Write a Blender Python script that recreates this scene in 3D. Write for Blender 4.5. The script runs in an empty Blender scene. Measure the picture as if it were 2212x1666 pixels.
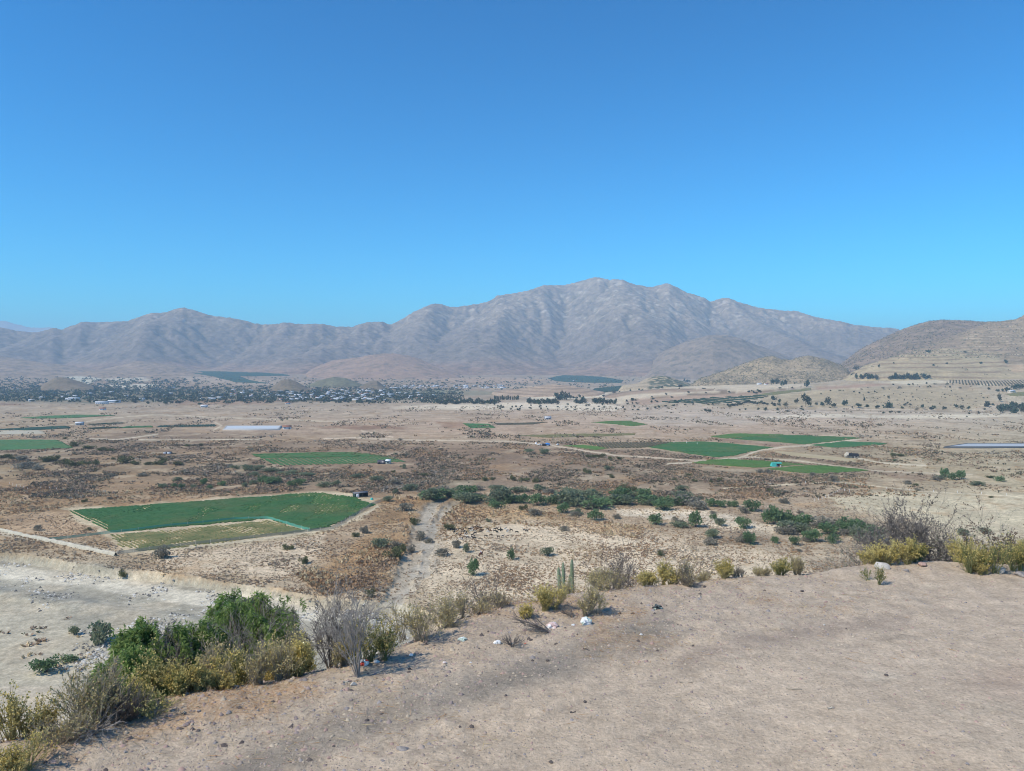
import bpy, math, random
import numpy as np
from math import radians, pi

SC = bpy.context.scene
COL = SC.collection

# ------------------------------------------------------------------ camera
# The photo is measured on a 2212 x 1666 grid: focal length 1661, level horizon at row 800.
F, CX, HY, EYE = 1661.0, 1106.0, 800.0, 3.2
cam = bpy.data.cameras.new('camera')
cam.sensor_width = 36.0
cam.lens = 36.0 * F / 2212.0
cam.shift_y = (HY - 833.0) / 2212.0
cam.clip_start = 0.05
cam.clip_end = 60000.0
cam_o = bpy.data.objects.new('camera', cam)
COL.objects.link(cam_o)
cam_o.location = (0, 0, EYE)
cam_o.rotation_euler = (radians(90), 0, 0)
SC.camera = cam_o

# ------------------------------------------------------------------ light
SUN_EL, SUN_ROT = radians(47), radians(239.5)      # sun high behind the left shoulder
world = bpy.data.worlds.new('World')
SC.world = world
world.use_nodes = True
wn = world.node_tree
sky = wn.nodes.new('ShaderNodeTexSky')
sky.sky_type = 'NISHITA'
sky.sun_disc = False
sky.sun_elevation = SUN_EL
sky.sun_rotation = SUN_ROT
sky.altitude = 0.0
sky.air_density = 1.0
sky.dust_density = 0.1
sky.ozone_density = 2.5
hs = wn.nodes.new('ShaderNodeHueSaturation')
hs.inputs['Saturation'].default_value = 1.1
wn.links.new(sky.outputs[0], hs.inputs['Color'])
tn = wn.nodes.new('ShaderNodeVectorMath'); tn.operation = 'MULTIPLY'      # clear dry air: a purer blue
tn.inputs[1].default_value = (0.205 * .15, 0.96 * .15, 1.17 * .15)
wn.links.new(hs.outputs[0], tn.inputs[0])
gm = wn.nodes.new('ShaderNodeGamma')                                      # a steep fall from horizon to zenith
gm.inputs['Gamma'].default_value = 1.28
wn.links.new(tn.outputs[0], gm.inputs['Color'])
bk = wn.nodes.new('ShaderNodeVectorMath'); bk.operation = 'SCALE'
bk.inputs['Scale'].default_value = 1.12 / .15
wn.links.new(gm.outputs[0], bk.inputs[0])
wn.links.new(bk.outputs[0], wn.nodes['Background'].inputs['Color'])
wn.nodes['Background'].inputs['Strength'].default_value = 0.15
sl = bpy.data.lights.new('sun', 'SUN')
sl.energy = 5.0
sl.angle = radians(0.5)
sl.color = (1.0, 0.915, 0.775)
sun = bpy.data.objects.new('sun', sl)
COL.objects.link(sun)
sdir = (math.sin(SUN_ROT) * math.cos(SUN_EL), math.cos(SUN_ROT) * math.cos(SUN_EL), math.sin(SUN_EL))
from mathutils import Vector
sun.rotation_euler = Vector(sdir).to_track_quat('Z', 'Y').to_euler()
sun.location = (-60, -40, 90)

SC.view_settings.view_transform = 'Standard'
SC.view_settings.look = 'None'
SC.view_settings.exposure = -0.10
SC.view_settings.gamma = 1.0
SC.render.engine = 'CYCLES'
SC.cycles.max_bounces = 5
SC.cycles.diffuse_bounces = 2
SC.cycles.glossy_bounces = 1
SC.cycles.transparent_max_bounces = 6
SC.cycles.volume_bounces = 1
SC.cycles.use_denoising = True
SC.cycles.filter_width = 1.05
HAZE = 9.0e-5
SOIL = np.array([1.09, 1.01, .85])          # warm factor on all ground tints, balancing the blue skylight

# ------------------------------------------------------------------ noise
def _hash(ix, iy, seed):
    h = (ix.astype(np.int64) * 374761393 + iy.astype(np.int64) * 668265263 + seed * 1442695041) & 0xFFFFFFFF
    h = ((h ^ (h >> 13)) * 1274126177) & 0xFFFFFFFF
    h = ((h ^ (h >> 16)) * 2246822519) & 0xFFFFFFFF
    return ((h ^ (h >> 15)) & 0xFFFFFF) / float(0xFFFFFF)

def vnoise(x, y, seed=0):
    ix, iy = np.floor(x), np.floor(y)
    fx, fy = x - ix, y - iy
    fx = fx * fx * fx * (fx * (fx * 6 - 15) + 10)
    fy = fy * fy * fy * (fy * (fy * 6 - 15) + 10)
    a, b = _hash(ix, iy, seed), _hash(ix + 1, iy, seed)
    c, d = _hash(ix, iy + 1, seed), _hash(ix + 1, iy + 1, seed)
    return (a + (b - a) * fx) * (1 - fy) + (c + (d - c) * fx) * fy

def fbm(x, y, oct=4, seed=0, gain=0.5):
    """about -1..1"""
    s, a, t = 0.0, 1.0, 0.0
    for k in range(oct):
        s = s + a * (vnoise(x, y, seed + 17 * k) * 2 - 1)
        t += a
        a *= gain
        x, y = x * 2.03 + 13.7, y * 2.03 - 7.1
    return s / t

def sstep(a, b, x):
    t = np.clip((x - a) / (b - a), 0, 1)
    return t * t * (3 - 2 * t)

# ------------------------------------------------------------------ mesh building
def set_props(o, label=None, cat=None, group=None, kind=None):
    if label: o['label'] = label
    if cat: o['category'] = cat
    if group: o['group'] = group
    if kind: o['kind'] = kind
    return o

def empty(name, loc=(0, 0, 0), rz=0.0, sc=1.0):
    o = bpy.data.objects.new(name, None)
    COL.objects.link(o)
    o.location = loc
    o.rotation_euler = (0, 0, rz)
    o.scale = (sc, sc, sc)
    o.empty_display_size = 0.3
    return o

class MB:
    def __init__(self):
        self.v, self.q, self.t, self.qm, self.tm, self.n, self.c = [], [], [], [], [], 0, []

    def add(self, v, f, mat=0, col=None):
        v = np.asarray(v, dtype=np.float64).reshape(-1, 3)
        f = np.asarray(f, dtype=np.int64)
        self.v.append(v)
        if len(f):
            (self.q if f.shape[1] == 4 else self.t).append(f + self.n)
            (self.qm if f.shape[1] == 4 else self.tm).append(np.full(len(f), mat))
        if col is not None:
            self.c.append(np.broadcast_to(col, (len(v), 3)))
        self.n += len(v)
        return self

    def box(self, c, s, rz=0.0, mat=0, top=None):
        """box on its centre c with size s; top = (sx, sy) scale of the upper face"""
        x, y, z = s[0] / 2, s[1] / 2, s[2] / 2
        tx, ty = top or (1, 1)
        v = np.array([[-x, -y, -z], [x, -y, -z], [x, y, -z], [-x, y, -z],
                      [-x * tx, -y * ty, z], [x * tx, -y * ty, z], [x * tx, y * ty, z], [-x * tx, y * ty, z]])
        cr, sr = math.cos(rz), math.sin(rz)
        w = v.copy()
        w[:, 0], w[:, 1] = v[:, 0] * cr - v[:, 1] * sr, v[:, 0] * sr + v[:, 1] * cr
        return self.add(w + np.array(c), [[0, 3, 2, 1], [4, 5, 6, 7], [0, 1, 5, 4], [1, 2, 6, 5], [2, 3, 7, 6], [3, 0, 4, 7]], mat)

    def tubes(self, P, R, sides=3, mat=0):
        """P (N,K,3) polylines with radii R (N,K)"""
        P = np.asarray(P, float); R = np.asarray(R, float)
        N, K, _ = P.shape
        d = P[:, -1] - P[:, 0]
        d /= np.linalg.norm(d, axis=1, keepdims=True) + 1e-9
        ref = np.where(np.abs(d[:, 2:3]) > 0.9, np.array([[1.0, 0, 0]]), np.array([[0, 0, 1.0]]))
        a = np.cross(d, ref); a /= np.linalg.norm(a, axis=1, keepdims=True) + 1e-9
        b = np.cross(d, a)
        ang = np.arange(sides) * 2 * pi / sides
        ring = a[:, None, :] * np.cos(ang)[None, :, None] + b[:, None, :] * np.sin(ang)[None, :, None]
        V = P[:, :, None, :] + ring[:, None, :, :] * R[:, :, None, None]
        i = np.arange(N)[:, None, None] * K * sides + np.arange(K - 1)[None, :, None] * sides
        j = np.arange(sides)[None, None, :]
        jn = (j + 1) % sides
        f = np.stack([i + j, i + jn, i + sides + jn, i + sides + j], -1).reshape(-1, 4)
        self.add(V.reshape(-1, 3), f, mat)
        if sides >= 5:
            top = (np.arange(N)[:, None] * K * sides + (K - 1) * sides)
            for k in range(1, sides - 1):
                t = np.concatenate([top, top + k, top + k + 1], 1)
                self.add(np.zeros((0, 3)), t - self.n + (self.n - 0) * 0, mat) if False else self.t.append(t + self.n - N * K * sides) or self.tm.append(np.full(N, mat))
        return self

    def leaves(self, C, U, L, W, rng, mat=0, V=None):
        """one rhombus per leaf: base C, direction U (unit), length L, width W"""
        C = np.asarray(C, float); n = len(C)
        U = U / (np.linalg.norm(U, axis=1, keepdims=True) + 1e-9)
        if V is None:
            V = np.cross(U, rng.normal(size=(n, 3)))
        V /= np.linalg.norm(V, axis=1, keepdims=True) + 1e-9
        L = np.broadcast_to(L, (n,))[:, None]; W = np.broadcast_to(W, (n,))[:, None]
        P = np.stack([C, C + U * L * .45 + V * W * .5, C + U * L, C + U * L * .45 - V * W * .5], 1).reshape(-1, 3)
        return self.add(P, np.arange(n * 4).reshape(-1, 4), mat)

    def mesh(self, name, mats, smooth=False, col=None):
        me = bpy.data.meshes.new(name)
        V = np.concatenate(self.v) if self.v else np.zeros((0, 3))
        Q = np.concatenate(self.q) if self.q else np.zeros((0, 4), int)
        T = np.concatenate(self.t) if self.t else np.zeros((0, 3), int)
        me.vertices.add(len(V)); me.vertices.foreach_set('co', V.astype(np.float32).ravel())
        nl = Q.size + T.size
        me.loops.add(nl)
        me.loops.foreach_set('vertex_index', np.concatenate([Q.ravel(), T.ravel()]).astype(np.int32))
        me.polygons.add(len(Q) + len(T))
        ls = np.concatenate([np.arange(len(Q)) * 4, Q.size + np.arange(len(T)) * 3]).astype(np.int32)
        me.polygons.foreach_set('loop_start', ls)
        mi = np.concatenate([np.concatenate(self.qm) if self.qm else np.zeros(0, int), np.concatenate(self.tm) if self.tm else np.zeros(0, int)])
        me.polygons.foreach_set('material_index', mi.astype(np.int32))
        if smooth:
            me.polygons.foreach_set('use_smooth', np.ones(len(Q) + len(T), bool))
        for m in (mats if isinstance(mats, (list, tuple)) else [mats]):
            me.materials.append(m)
        if self.c:
            col = np.concatenate(self.c)
        if col is not None:
            put_attr(me, 'tint', np.asarray(col) * SOIL)
        me.update(calc_edges=True)
        return me

    def build(self, name, mats, parent=None, smooth=False, col=None):
        o = bpy.data.objects.new(name, self.mesh(name, mats, smooth, col))
        COL.objects.link(o)
        if parent: o.parent = parent
        return o

def put_attr(me, name, col):
    a = me.attributes.new(name, 'FLOAT_COLOR', 'POINT')
    c = np.ones((len(col), 4), np.float32)
    c[:, :col.shape[1]] = col
    a.data.foreach_set('color', c.ravel())

def grid_mb(X, Y, Z):
    r, c = X.shape
    i = np.arange(r - 1)[:, None] * c + np.arange(c - 1)[None, :]
    f = np.stack([i, i + 1, i + c + 1, i + c], -1).reshape(-1, 4)
    return MB().add(np.stack([X, Y, Z], -1).reshape(-1, 3), f)

def copy_tree(o, parent=None):
    c = o.copy()
    COL.objects.link(c)
    if parent is not None: c.parent = parent
    for ch in list(o.children):
        copy_tree(ch, c)
    return c

# ------------------------------------------------------------------ materials
def new_mat(name, rough=0.9):
    m = bpy.data.materials.new(name)
    m.use_nodes = True
    b = m.node_tree.nodes['Principled BSDF']
    b.inputs['Roughness'].default_value = rough
    b.inputs['Specular IOR Level'].default_value = 0.15
    return m, m.node_tree, b

def nd(nt, t, **kw):
    n = nt.nodes.new(t)
    for k, v in kw.items():
        setattr(n, k, v)
    return n

def mixc(nt, fac, a, b, mode='MIX'):
    n = nd(nt, 'ShaderNodeMix', data_type='RGBA', blend_type=mode)
    for s, v in ((n.inputs['Factor'], fac), (n.inputs['A'], a), (n.inputs['B'], b)):
        if hasattr(v, 'links'): nt.links.new(v, s)
        elif isinstance(v, (int, float)): s.default_value = v
        else: s.default_value = (*v, 1.0)
    return n.outputs['Result']

def math_n(nt, op, a, b=0.0, clamp=False):
    n = nd(nt, 'ShaderNodeMath', operation=op, use_clamp=clamp)
    for s, v in ((n.inputs[0], a), (n.inputs[1], b)):
        if hasattr(v, 'links'): nt.links.new(v, s)
        else: s.default_value = v
    return n.outputs[0]

def noise(nt, vec, scale, detail=3, rough=0.55):
    n = nd(nt, 'ShaderNodeTexNoise')
    n.inputs['Scale'].default_value = scale
    n.inputs['Detail'].default_value = detail
    n.inputs['Roughness'].default_value = rough
    if vec is not None: nt.links.new(vec, n.inputs['Vector'])
    return n.outputs['Fac']

def ramp(nt, fac, lo, hi, a=0.0, b=1.0):
    n = nd(nt, 'ShaderNodeMapRange')
    n.inputs['From Min'].default_value = lo; n.inputs['From Max'].default_value = hi
    n.inputs['To Min'].default_value = a; n.inputs['To Max'].default_value = b
    nt.links.new(fac, n.inputs['Value'])
    return n.outputs[0]

def simple(name, col, rough=0.85, var=0.18, scale=3.0, spec=0.15, obj_var=0.0, translucent=0.0):
    """a plain colour broken by noise, and by a random step from object to object"""
    m, nt, b = new_mat(name, rough)
    b.inputs['Specular IOR Level'].default_value = spec
    tc = nd(nt, 'ShaderNodeTexCoord')
    f = ramp(nt, noise(nt, tc.outputs['Object'], scale, 4), 0.3, 0.7, 1 - var, 1 + var)
    if obj_var:
        oi = nd(nt, 'ShaderNodeObjectInfo')
        f = math_n(nt, 'MULTIPLY', f, ramp(nt, oi.outputs['Random'], 0, 1, 1 - obj_var, 1 + obj_var))
    cc = nd(nt, 'ShaderNodeVectorMath', operation='SCALE')
    cc.inputs[0].default_value = col
    nt.links.new(f, cc.inputs['Scale'])
    nt.links.new(cc.outputs[0], b.inputs['Base Color'])
    if translucent:
        tr = nd(nt, 'ShaderNodeBsdfTranslucent')
        nt.links.new(cc.outputs[0], tr.inputs['Color'])
        ms = nd(nt, 'ShaderNodeMixShader')
        ms.inputs[0].default_value = translucent
        nt.links.new(b.outputs[0], ms.inputs[1]); nt.links.new(tr.outputs[0], ms.inputs[2])
        nt.links.new(ms.outputs[0], nt.nodes['Material Output'].inputs['Surface'])
    return m

def leafy(name, col, col2, rough=0.7, translucent=0.25, scale=2.5, obj_var=0.12, patchy=0.0):
    """leaf colour wandering between two greens from clump to clump"""
    m, nt, b = new_mat(name, rough)
    tc = nd(nt, 'ShaderNodeTexCoord')
    f = ramp(nt, noise(nt, tc.outputs['Object'], scale, 3), 0.35, 0.65)
    c = mixc(nt, f, col, col2)
    oi = nd(nt, 'ShaderNodeObjectInfo')
    if patchy:      # thin, yellowing places
        c = mixc(nt, math_n(nt, 'MULTIPLY', ramp(nt, noise(nt, tc.outputs['Object'], .035, 5, .65), .46, .70), patchy), c, (.24, .22, .09))
    sc = nd(nt, 'ShaderNodeVectorMath', operation='SCALE')
    nt.links.new(c, sc.inputs[0])
    nt.links.new(ramp(nt, oi.outputs['Random'], 0, 1, 1 - obj_var, 1 + obj_var), sc.inputs['Scale'])
    nt.links.new(sc.outputs[0], b.inputs['Base Color'])
    tr = nd(nt, 'ShaderNodeBsdfTranslucent')
    nt.links.new(sc.outputs[0], tr.inputs['Color'])
    ms = nd(nt, 'ShaderNodeMixShader')
    ms.inputs[0].default_value = translucent
    nt.links.new(b.outputs[0], ms.inputs[1]); nt.links.new(tr.outputs[0], ms.inputs[2])
    nt.links.new(ms.outputs[0], nt.nodes['Material Output'].inputs['Surface'])
    return m

def tinted(name, s1=0.3, s2=0.05, amt=0.22, bump=0.0, bscale=1.0, rough=0.95):
    """ground: the tint attribute times noise of two world sizes"""
    m, nt, b = new_mat(name, rough)
    b.inputs['Specular IOR Level'].default_value = 0.05
    at = nd(nt, 'ShaderNodeAttribute', attribute_name='tint')
    geo = nd(nt, 'ShaderNodeNewGeometry')
    f = ramp(nt, noise(nt, geo.outputs['Position'], s1, 6, 0.65), 0.28, 0.72, 1 - amt, 1 + amt)
    f = math_n(nt, 'MULTIPLY', f, ramp(nt, noise(nt, geo.outputs['Position'], s1 * 4.3, 3, .7), .3, .7, 1 - amt * .8, 1 + amt * .8))
    g = ramp(nt, noise(nt, geo.outputs['Position'], s2, 4), 0.3, 0.7, 1 - amt * .6, 1 + amt * .6)
    sc = nd(nt, 'ShaderNodeVectorMath', operation='SCALE')
    nt.links.new(at.outputs['Color'], sc.inputs[0])
    nt.links.new(math_n(nt, 'MULTIPLY', f, g), sc.inputs['Scale'])
    nt.links.new(sc.outputs[0], b.inputs['Base Color'])
    if bump:
        bp = nd(nt, 'ShaderNodeBump')
        bp.inputs['Strength'].default_value = bump
        bp.inputs['Distance'].default_value = bscale
        nt.links.new(noise(nt, geo.outputs['Position'], s1, 6, 0.65), bp.inputs['Height'])
        nt.links.new(bp.outputs[0], b.inputs['Normal'])
    return m

# ------------------------------------------------------------------ terrain height of the valley
def px_of(x, y): return CX + F * x / np.maximum(y, 1.0)
def py_of(y, z): return HY - F * (z - EYE) / y

ZV = -72.0
YR = np.array([60., 1300., 1500., 1650., 1850., 2100., 2350., 2700., 3200., 3800., 4500., 5200., 6500., 9500.])
PX = np.array([-900., 0., 900., 1300., 1500., 1700., 1900., 2100., 2300., 2900.])
_flat = HY + F * (EYE - ZV) / YR
TAB = np.repeat(_flat[:, None], len(PX), 1)
for k, row in ((2, [0, 0, 0, 883.3, 883, 882, 882, 882, 882, 882]),
               (3, [0, 0, 0, 875.5, 873, 868, 862, 860, 858, 856]),
               (4, [0, 0, 0, 866, 860, 848, 838, 836, 835, 832]),
               (5, [859, 859, 859, 857, 843, 833, 824, 820, 818, 812]),
               (6, [853, 853, 853, 850, 834, 829, 819, 813, 808, 800]),
               (7, [846, 846, 846, 846, 838, 829, 806, 797, 790, 780]),
               (8, [834, 834, 836, 838, 836, 830, 815, 805, 800, 790]),
               (9, [821, 821, 826, 829, 830, 826, 815, 805, 800, 790]),
               (10, [807, 807, 813, 816, 818, 818, 812, 805, 800, 790]),
               (11, [796, 796, 804, 808, 810, 812, 810, 805, 800, 790]),
               (12, [792, 792, 798, 800, 801, 802, 800, 796, 792, 790]),
               (13, [790] * 10)):
    for j, v in enumerate(row):
        if v: TAB[k, j] = v
ZT = EYE + YR[:, None] * (HY - TAB) / F          # heights on the control lattice

def lattice(x, y):
    px = np.clip(px_of(x, y), PX[0], PX[-1] - 1e-3)
    yy = np.clip(y, YR[0], YR[-1] - 1e-3)
    i = np.clip(np.searchsorted(YR, yy, 'right') - 1, 0, len(YR) - 2)
    j = np.clip(np.searchsorted(PX, px, 'right') - 1, 0, len(PX) - 2)
    v = (yy - YR[i]) / (YR[i + 1] - YR[i])
    u = (px - PX[j]) / (PX[j + 1] - PX[j]); u = u * u * (3 - 2 * u)
    return (ZT[i, j] * (1 - u) + ZT[i, j + 1] * u) * (1 - v) + (ZT[i + 1, j] * (1 - u) + ZT[i + 1, j + 1] * u) * v

# the bank of the dry river: world polyline, the river lies on its camera side
def flat_xy(px, py, z=ZV):
    y = F * (EYE - z) / (py - HY)
    return (px - CX) / F * y, y
_bank = np.array([flat_xy(*p) for p in ((-900, 1130), (-300, 1160), (0, 1193), (150, 1213), (300, 1232), (420, 1246), (520, 1262), (640, 1284), (760, 1296), (860, 1304), (1000, 1345), (1200, 1420))])

# ploughed banks on the rising ground at right: each one a step up to the field behind it
def _lat_xy(px, py):
    ys = np.geomspace(900, 3200, 1500); x = (px - CX) / F * ys
    k = np.argmax(EYE + (HY - py) / F * ys < lattice(x, ys))
    return x[k], ys[k]
_BANKS = [(np.array([_lat_xy(*p) for p in L]), h) for L, h in (
    ([(1302, 858.5), (1320, 852.5), (1345, 847.5), (1390, 843), (1450, 841), (1510, 842), (1570, 844)], 4.0),
    ([(1352, 869), (1380, 863), (1440, 857), (1500, 853), (1560, 850.5), (1640, 847), (1700, 841), (1730, 837)], 4.5),
    ([(1640, 881), (1780, 884), (1900, 885), (2060, 887), (2140, 889)], 4.0),
    ([(1760, 851), (1850, 846), (1950, 841), (2060, 840), (2140, 843)], 3.5),
    ([(1395, 888), (1430, 881), (1490, 877), (1560, 880)], 3.5),
    ([(1925, 834), (1990, 834), (2050, 832), (2120, 832.5)], 3.5))]
def banks(x, y):
    z = 0
    for W, h in _BANKS:
        yl = np.interp(x, W[:, 0], W[:, 1]) + 5 * fbm(x / 60, x * 0 + h, 3, 44)
        m = sstep(W[0, 0] - 25, W[0, 0] + 12, x) * sstep(W[-1, 0] + 25, W[-1, 0] - 12, x)
        d = y - yl
        z = z + h * m * (sstep(-5, 3, d) - sstep(0, 130, d))
    return z

def river_drop(x, y):
    by = np.interp(x, _bank[:, 0], _bank[:, 1])
    s = by - y + 2.2 * fbm(x * .05, y * .05, 3, 5)
    return 3.2 * sstep(-.5, .8, s) * sstep(60, 20, x)

_wash = np.array([flat_xy(*p) for p in ((820, 1330), (862, 1282), (884, 1240), (894, 1190), (908, 1140), (930, 1095), (950, 1080))])
_wash2 = np.array([flat_xy(*p) for p in ((915, 1245), (925, 1190), (936, 1140), (962, 1100), (990, 1080))])
def _ld(x, y, W):
    d2 = np.full(np.shape(x), 1e18)
    for (x0, y0), (x1, y1) in zip(W[:-1], W[1:]):
        dx, dy = x1 - x0, y1 - y0
        t = np.clip(((x - x0) * dx + (y - y0) * dy) / (dx * dx + dy * dy), 0, 1)
        d2 = np.minimum(d2, (x - x0 - t * dx) ** 2 + (y - y0 - t * dy) ** 2)
    return np.sqrt(d2)
def wash(x, y):
    """1 in the bed of the gully that runs away from the river, 0 outside"""
    n = 2.4 * fbm(x / 6, y / 6, 4, 55)
    return np.maximum(sstep(4.6, 2.6, _ld(x, y, _wash) + n), sstep(3.0, 1.6, _ld(x, y, _wash2) + n))

def HV(x, y):
    x = np.asarray(x, float); y = np.asarray(y, float)
    z = lattice(x, y)
    far = sstep(900, 2200, y)
    z = z + fbm(x / 160., y / 160., 4, 3) * (0.5 + 3.0 * far) + fbm(x / 14., y / 14., 3, 9) * 0.22
    z = z + banks(x, y) - river_drop(x, y)
    m = (np.abs(x + 45) < 60) & (y < 520)
    if np.any(m):
        z = z - 1.0 * np.where(m, wash(x, y), 0)
    # heaped gravel beside the river track
    by = np.interp(x, _bank[:, 0], _bank[:, 1])
    z = z + 1.1 * np.exp(-((by - y - 34) / 5.0) ** 2) * sstep(-10, -40, x) * (0.7 + 0.6 * vnoise(x / 6, y / 6, 77))
    return z

_ys = np.geomspace(75, 6000, 6000)
def at(px, py):
    """the point of the valley floor seen at a photo position"""
    x = (px - CX) / F * _ys
    zr = EYE + (HY - py) / F * _ys
    zh = HV(x, _ys)
    k = np.argmax(zr < zh)
    if k == 0: k = len(_ys) - 1
    a, b = zr[k - 1] - zh[k - 1], zr[k] - zh[k]
    t = a / (a - b + 1e-9)
    y = _ys[k - 1] + (_ys[k] - _ys[k - 1]) * t
    xx = (px - CX) / F * y
    return np.array([xx, y, float(HV(np.array([xx]), np.array([y]))[0])])

# ------------------------------------------------------------------ the near terrace
EDGE_PX = [(0, 1590), (180, 1552), (350, 1490), (500, 1465), (700, 1430), (850, 1388), (900, 1368), (1000, 1328), (1100, 1302), (1200, 1286),
           (1280, 1276), (1380, 1262), (1500, 1250), (1600, 1238), (1700, 1230), (1780, 1222), (1900, 1208), (2000, 1205), (2212, 1212)]
EDGE = np.array([(-40., -14.), (-14., 0.5), (-8., 4.0)] + [flat_xy(px, py, 0.0) for px, py in EDGE_PX] + [(14., 12.6), (40., 10.)])

def edge_s(x, y):
    ey = np.interp(x, EDGE[:, 0], EDGE[:, 1])
    sl = (np.interp(x + .5, EDGE[:, 0], EDGE[:, 1]) - np.interp(x - .5, EDGE[:, 0], EDGE[:, 1]))
    return (y - ey) / np.sqrt(1 + sl * sl)

def HF(x, y):
    x = np.asarray(x, float); y = np.asarray(y, float)
    s = edge_s(x, y)
    r = np.sqrt(x * x + y * y)
    z = 0.05 * fbm(x / 2.2, y / 2.2, 4, 21) + 0.05 * fbm(x / 6., y / 6., 2, 4)
    # shoulder, then a steep bank
    t = np.maximum(s + 0.35, 0)
    z = z - 0.78 * (np.sqrt(t * t + 0.35) - np.sqrt(0.35)) * 1.0
    z = z + 0.10 * np.exp(-((s + 0.5) / 0.5) ** 2) * (vnoise(x / .9, y / .9, 31) - .35)
    near = sstep(40, 10, r)
    z = z + near * (0.028 * fbm(x / .28, y / .28, 3, 8) * sstep(-4.5, -0.5, s) + 0.006 * fbm(x / .12, y / .12, 2, 14))
    z = z + sstep(6, 60, s) * 3.0 * fbm(x / 18, y / 18, 3, 41)
    return np.maximum(z, ZV - 3.0)

def fg(px, py):
    """the point of the terrace seen at a photo position"""
    y = F * EYE / (py - HY)
    x = (px - CX) / F * y
    for _ in range(30):                      # never over the brink
        if float(edge_s(np.array([x]), np.array([y]))[0]) < -0.06: break
        y *= 0.993
        x = (px - CX) / F * y
    return np.array([x, y, float(HF(np.array([x]), np.array([y]))[0])])

def slope_pt(px, y):
    x = (px - CX) / F * y
    return np.array([x, y, float(HF(np.array([x]), np.array([y]))[0])])

# ================================================================== SETTING
def poly_in(px, py, poly):
    """signed distance (inside > 0) in photo units"""
    P = np.array(poly, float); Q = np.roll(P, -1, 0)
    ins = np.zeros(px.shape, bool); d2 = np.full(px.shape, 1e18)
    for (x0, y0), (x1, y1) in zip(P, Q):
        c = ((y0 > py) != (y1 > py)) & (px < (x1 - x0) * (py - y0) / ((y1 - y0) or 1e-9) + x0)
        ins ^= c
        dx, dy = x1 - x0, y1 - y0
        t = np.clip(((px - x0) * dx + (py - y0) * dy) / (dx * dx + dy * dy + 1e-9), 0, 1)
        d2 = np.minimum(d2, (px - x0 - t * dx) ** 2 + (py - y0 - t * dy) ** 2)
    d = np.sqrt(d2)
    return np.where(ins, d, -d)

def line_d(px, py, pts):
    d2 = np.full(px.shape, 1e18)
    for (x0, y0), (x1, y1) in zip(pts[:-1], pts[1:]):
        dx, dy = x1 - x0, y1 - y0
        t = np.clip(((px - x0) * dx + (py - y0) * dy) / (dx * dx + dy * dy + 1e-9), 0, 1)
        d2 = np.minimum(d2, (px - x0 - t * dx) ** 2 + (py - y0 - t * dy) ** 2)
    return np.sqrt(d2)

# soil and dry-grass colours of the plain, by row and column of the survey grid
ROWS = [(835, [(.31, .25, .20), (.31, .25, .20), (.33, .27, .22), (.40, .35, .28), (.42, .36, .28)]),
        (862, [(.30, .26, .205), (.30, .26, .21), (.37, .31, .25), (.43, .375, .30), (.42, .37, .285)]),
        (880, [(.40, .34, .28), (.40, .34, .28), (.43, .36, .30), (.48, .42, .36), (.45, .40, .33)]),
        (905, [(.37, .31, .24), (.39, .32, .26), (.44, .35, .28), (.46, .38, .32), (.45, .40, .33)]),
        (930, [(.35, .28, .21), (.37, .29, .23), (.44, .34, .27), (.44, .35, .28), (.43, .38, .30)]),
        (950, [(.31, .25, .19), (.33, .26, .20), (.38, .30, .23), (.39, .31, .24), (.43, .38, .29)]),
        (975, [(.27, .22, .17), (.29, .22, .16), (.30, .23, .18), (.33, .27, .20), (.43, .38, .28)]),
        (1010, [(.28, .23, .16), (.29, .22, .16), (.28, .21, .165), (.31, .25, .18), (.42, .37, .27)]),
        (1050, [(.32, .23, .15), (.29, .22, .16), (.28, .22, .17), (.31, .24, .18), (.44, .39, .29)]),
        (1100, [(.33, .23, .14), (.36, .26, .17), (.40, .31, .22), (.39, .32, .25), (.50, .46, .36)]),
        (1150, [(.38, .28, .18), (.36, .27, .19), (.47, .38, .29), (.45, .38, .30), (.47, .43, .33)]),
        (1220, [(.42, .37, .29), (.44, .36, .27), (.47, .39, .30), (.45, .38, .30), (.44, .38, .30)]),
        (1400, [(.42, .39, .34), (.44, .40, .33), (.46, .40, .32), (.45, .38, .30), (.44, .38, .30)])]
CXS = np.array([0, 550, 1100, 1650, 2212.])

def base_tint(px, py):
    R = np.array([r[0] for r in ROWS], float)
    C = np.array([r[1] for r in ROWS])
    a = np.clip(py, R[0], R[-1] - 1e-3); b = np.clip(px, 0, 2211.9)
    i = np.clip(np.searchsorted(R, a, 'right') - 1, 0, len(R) - 2)
    j = np.clip(np.searchsorted(CXS, b, 'right') - 1, 0, 3)
    v = ((a - R[i]) / (R[i + 1] - R[i]))[:, None]; u = ((b - CXS[j]) / (CXS[j + 1] - CXS[j]))[:, None]
    return (C[i, j] * (1 - u) + C[i, j + 1] * u) * (1 - v) + (C[i + 1, j] * (1 - u) + C[i + 1, j + 1] * u) * v

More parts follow.
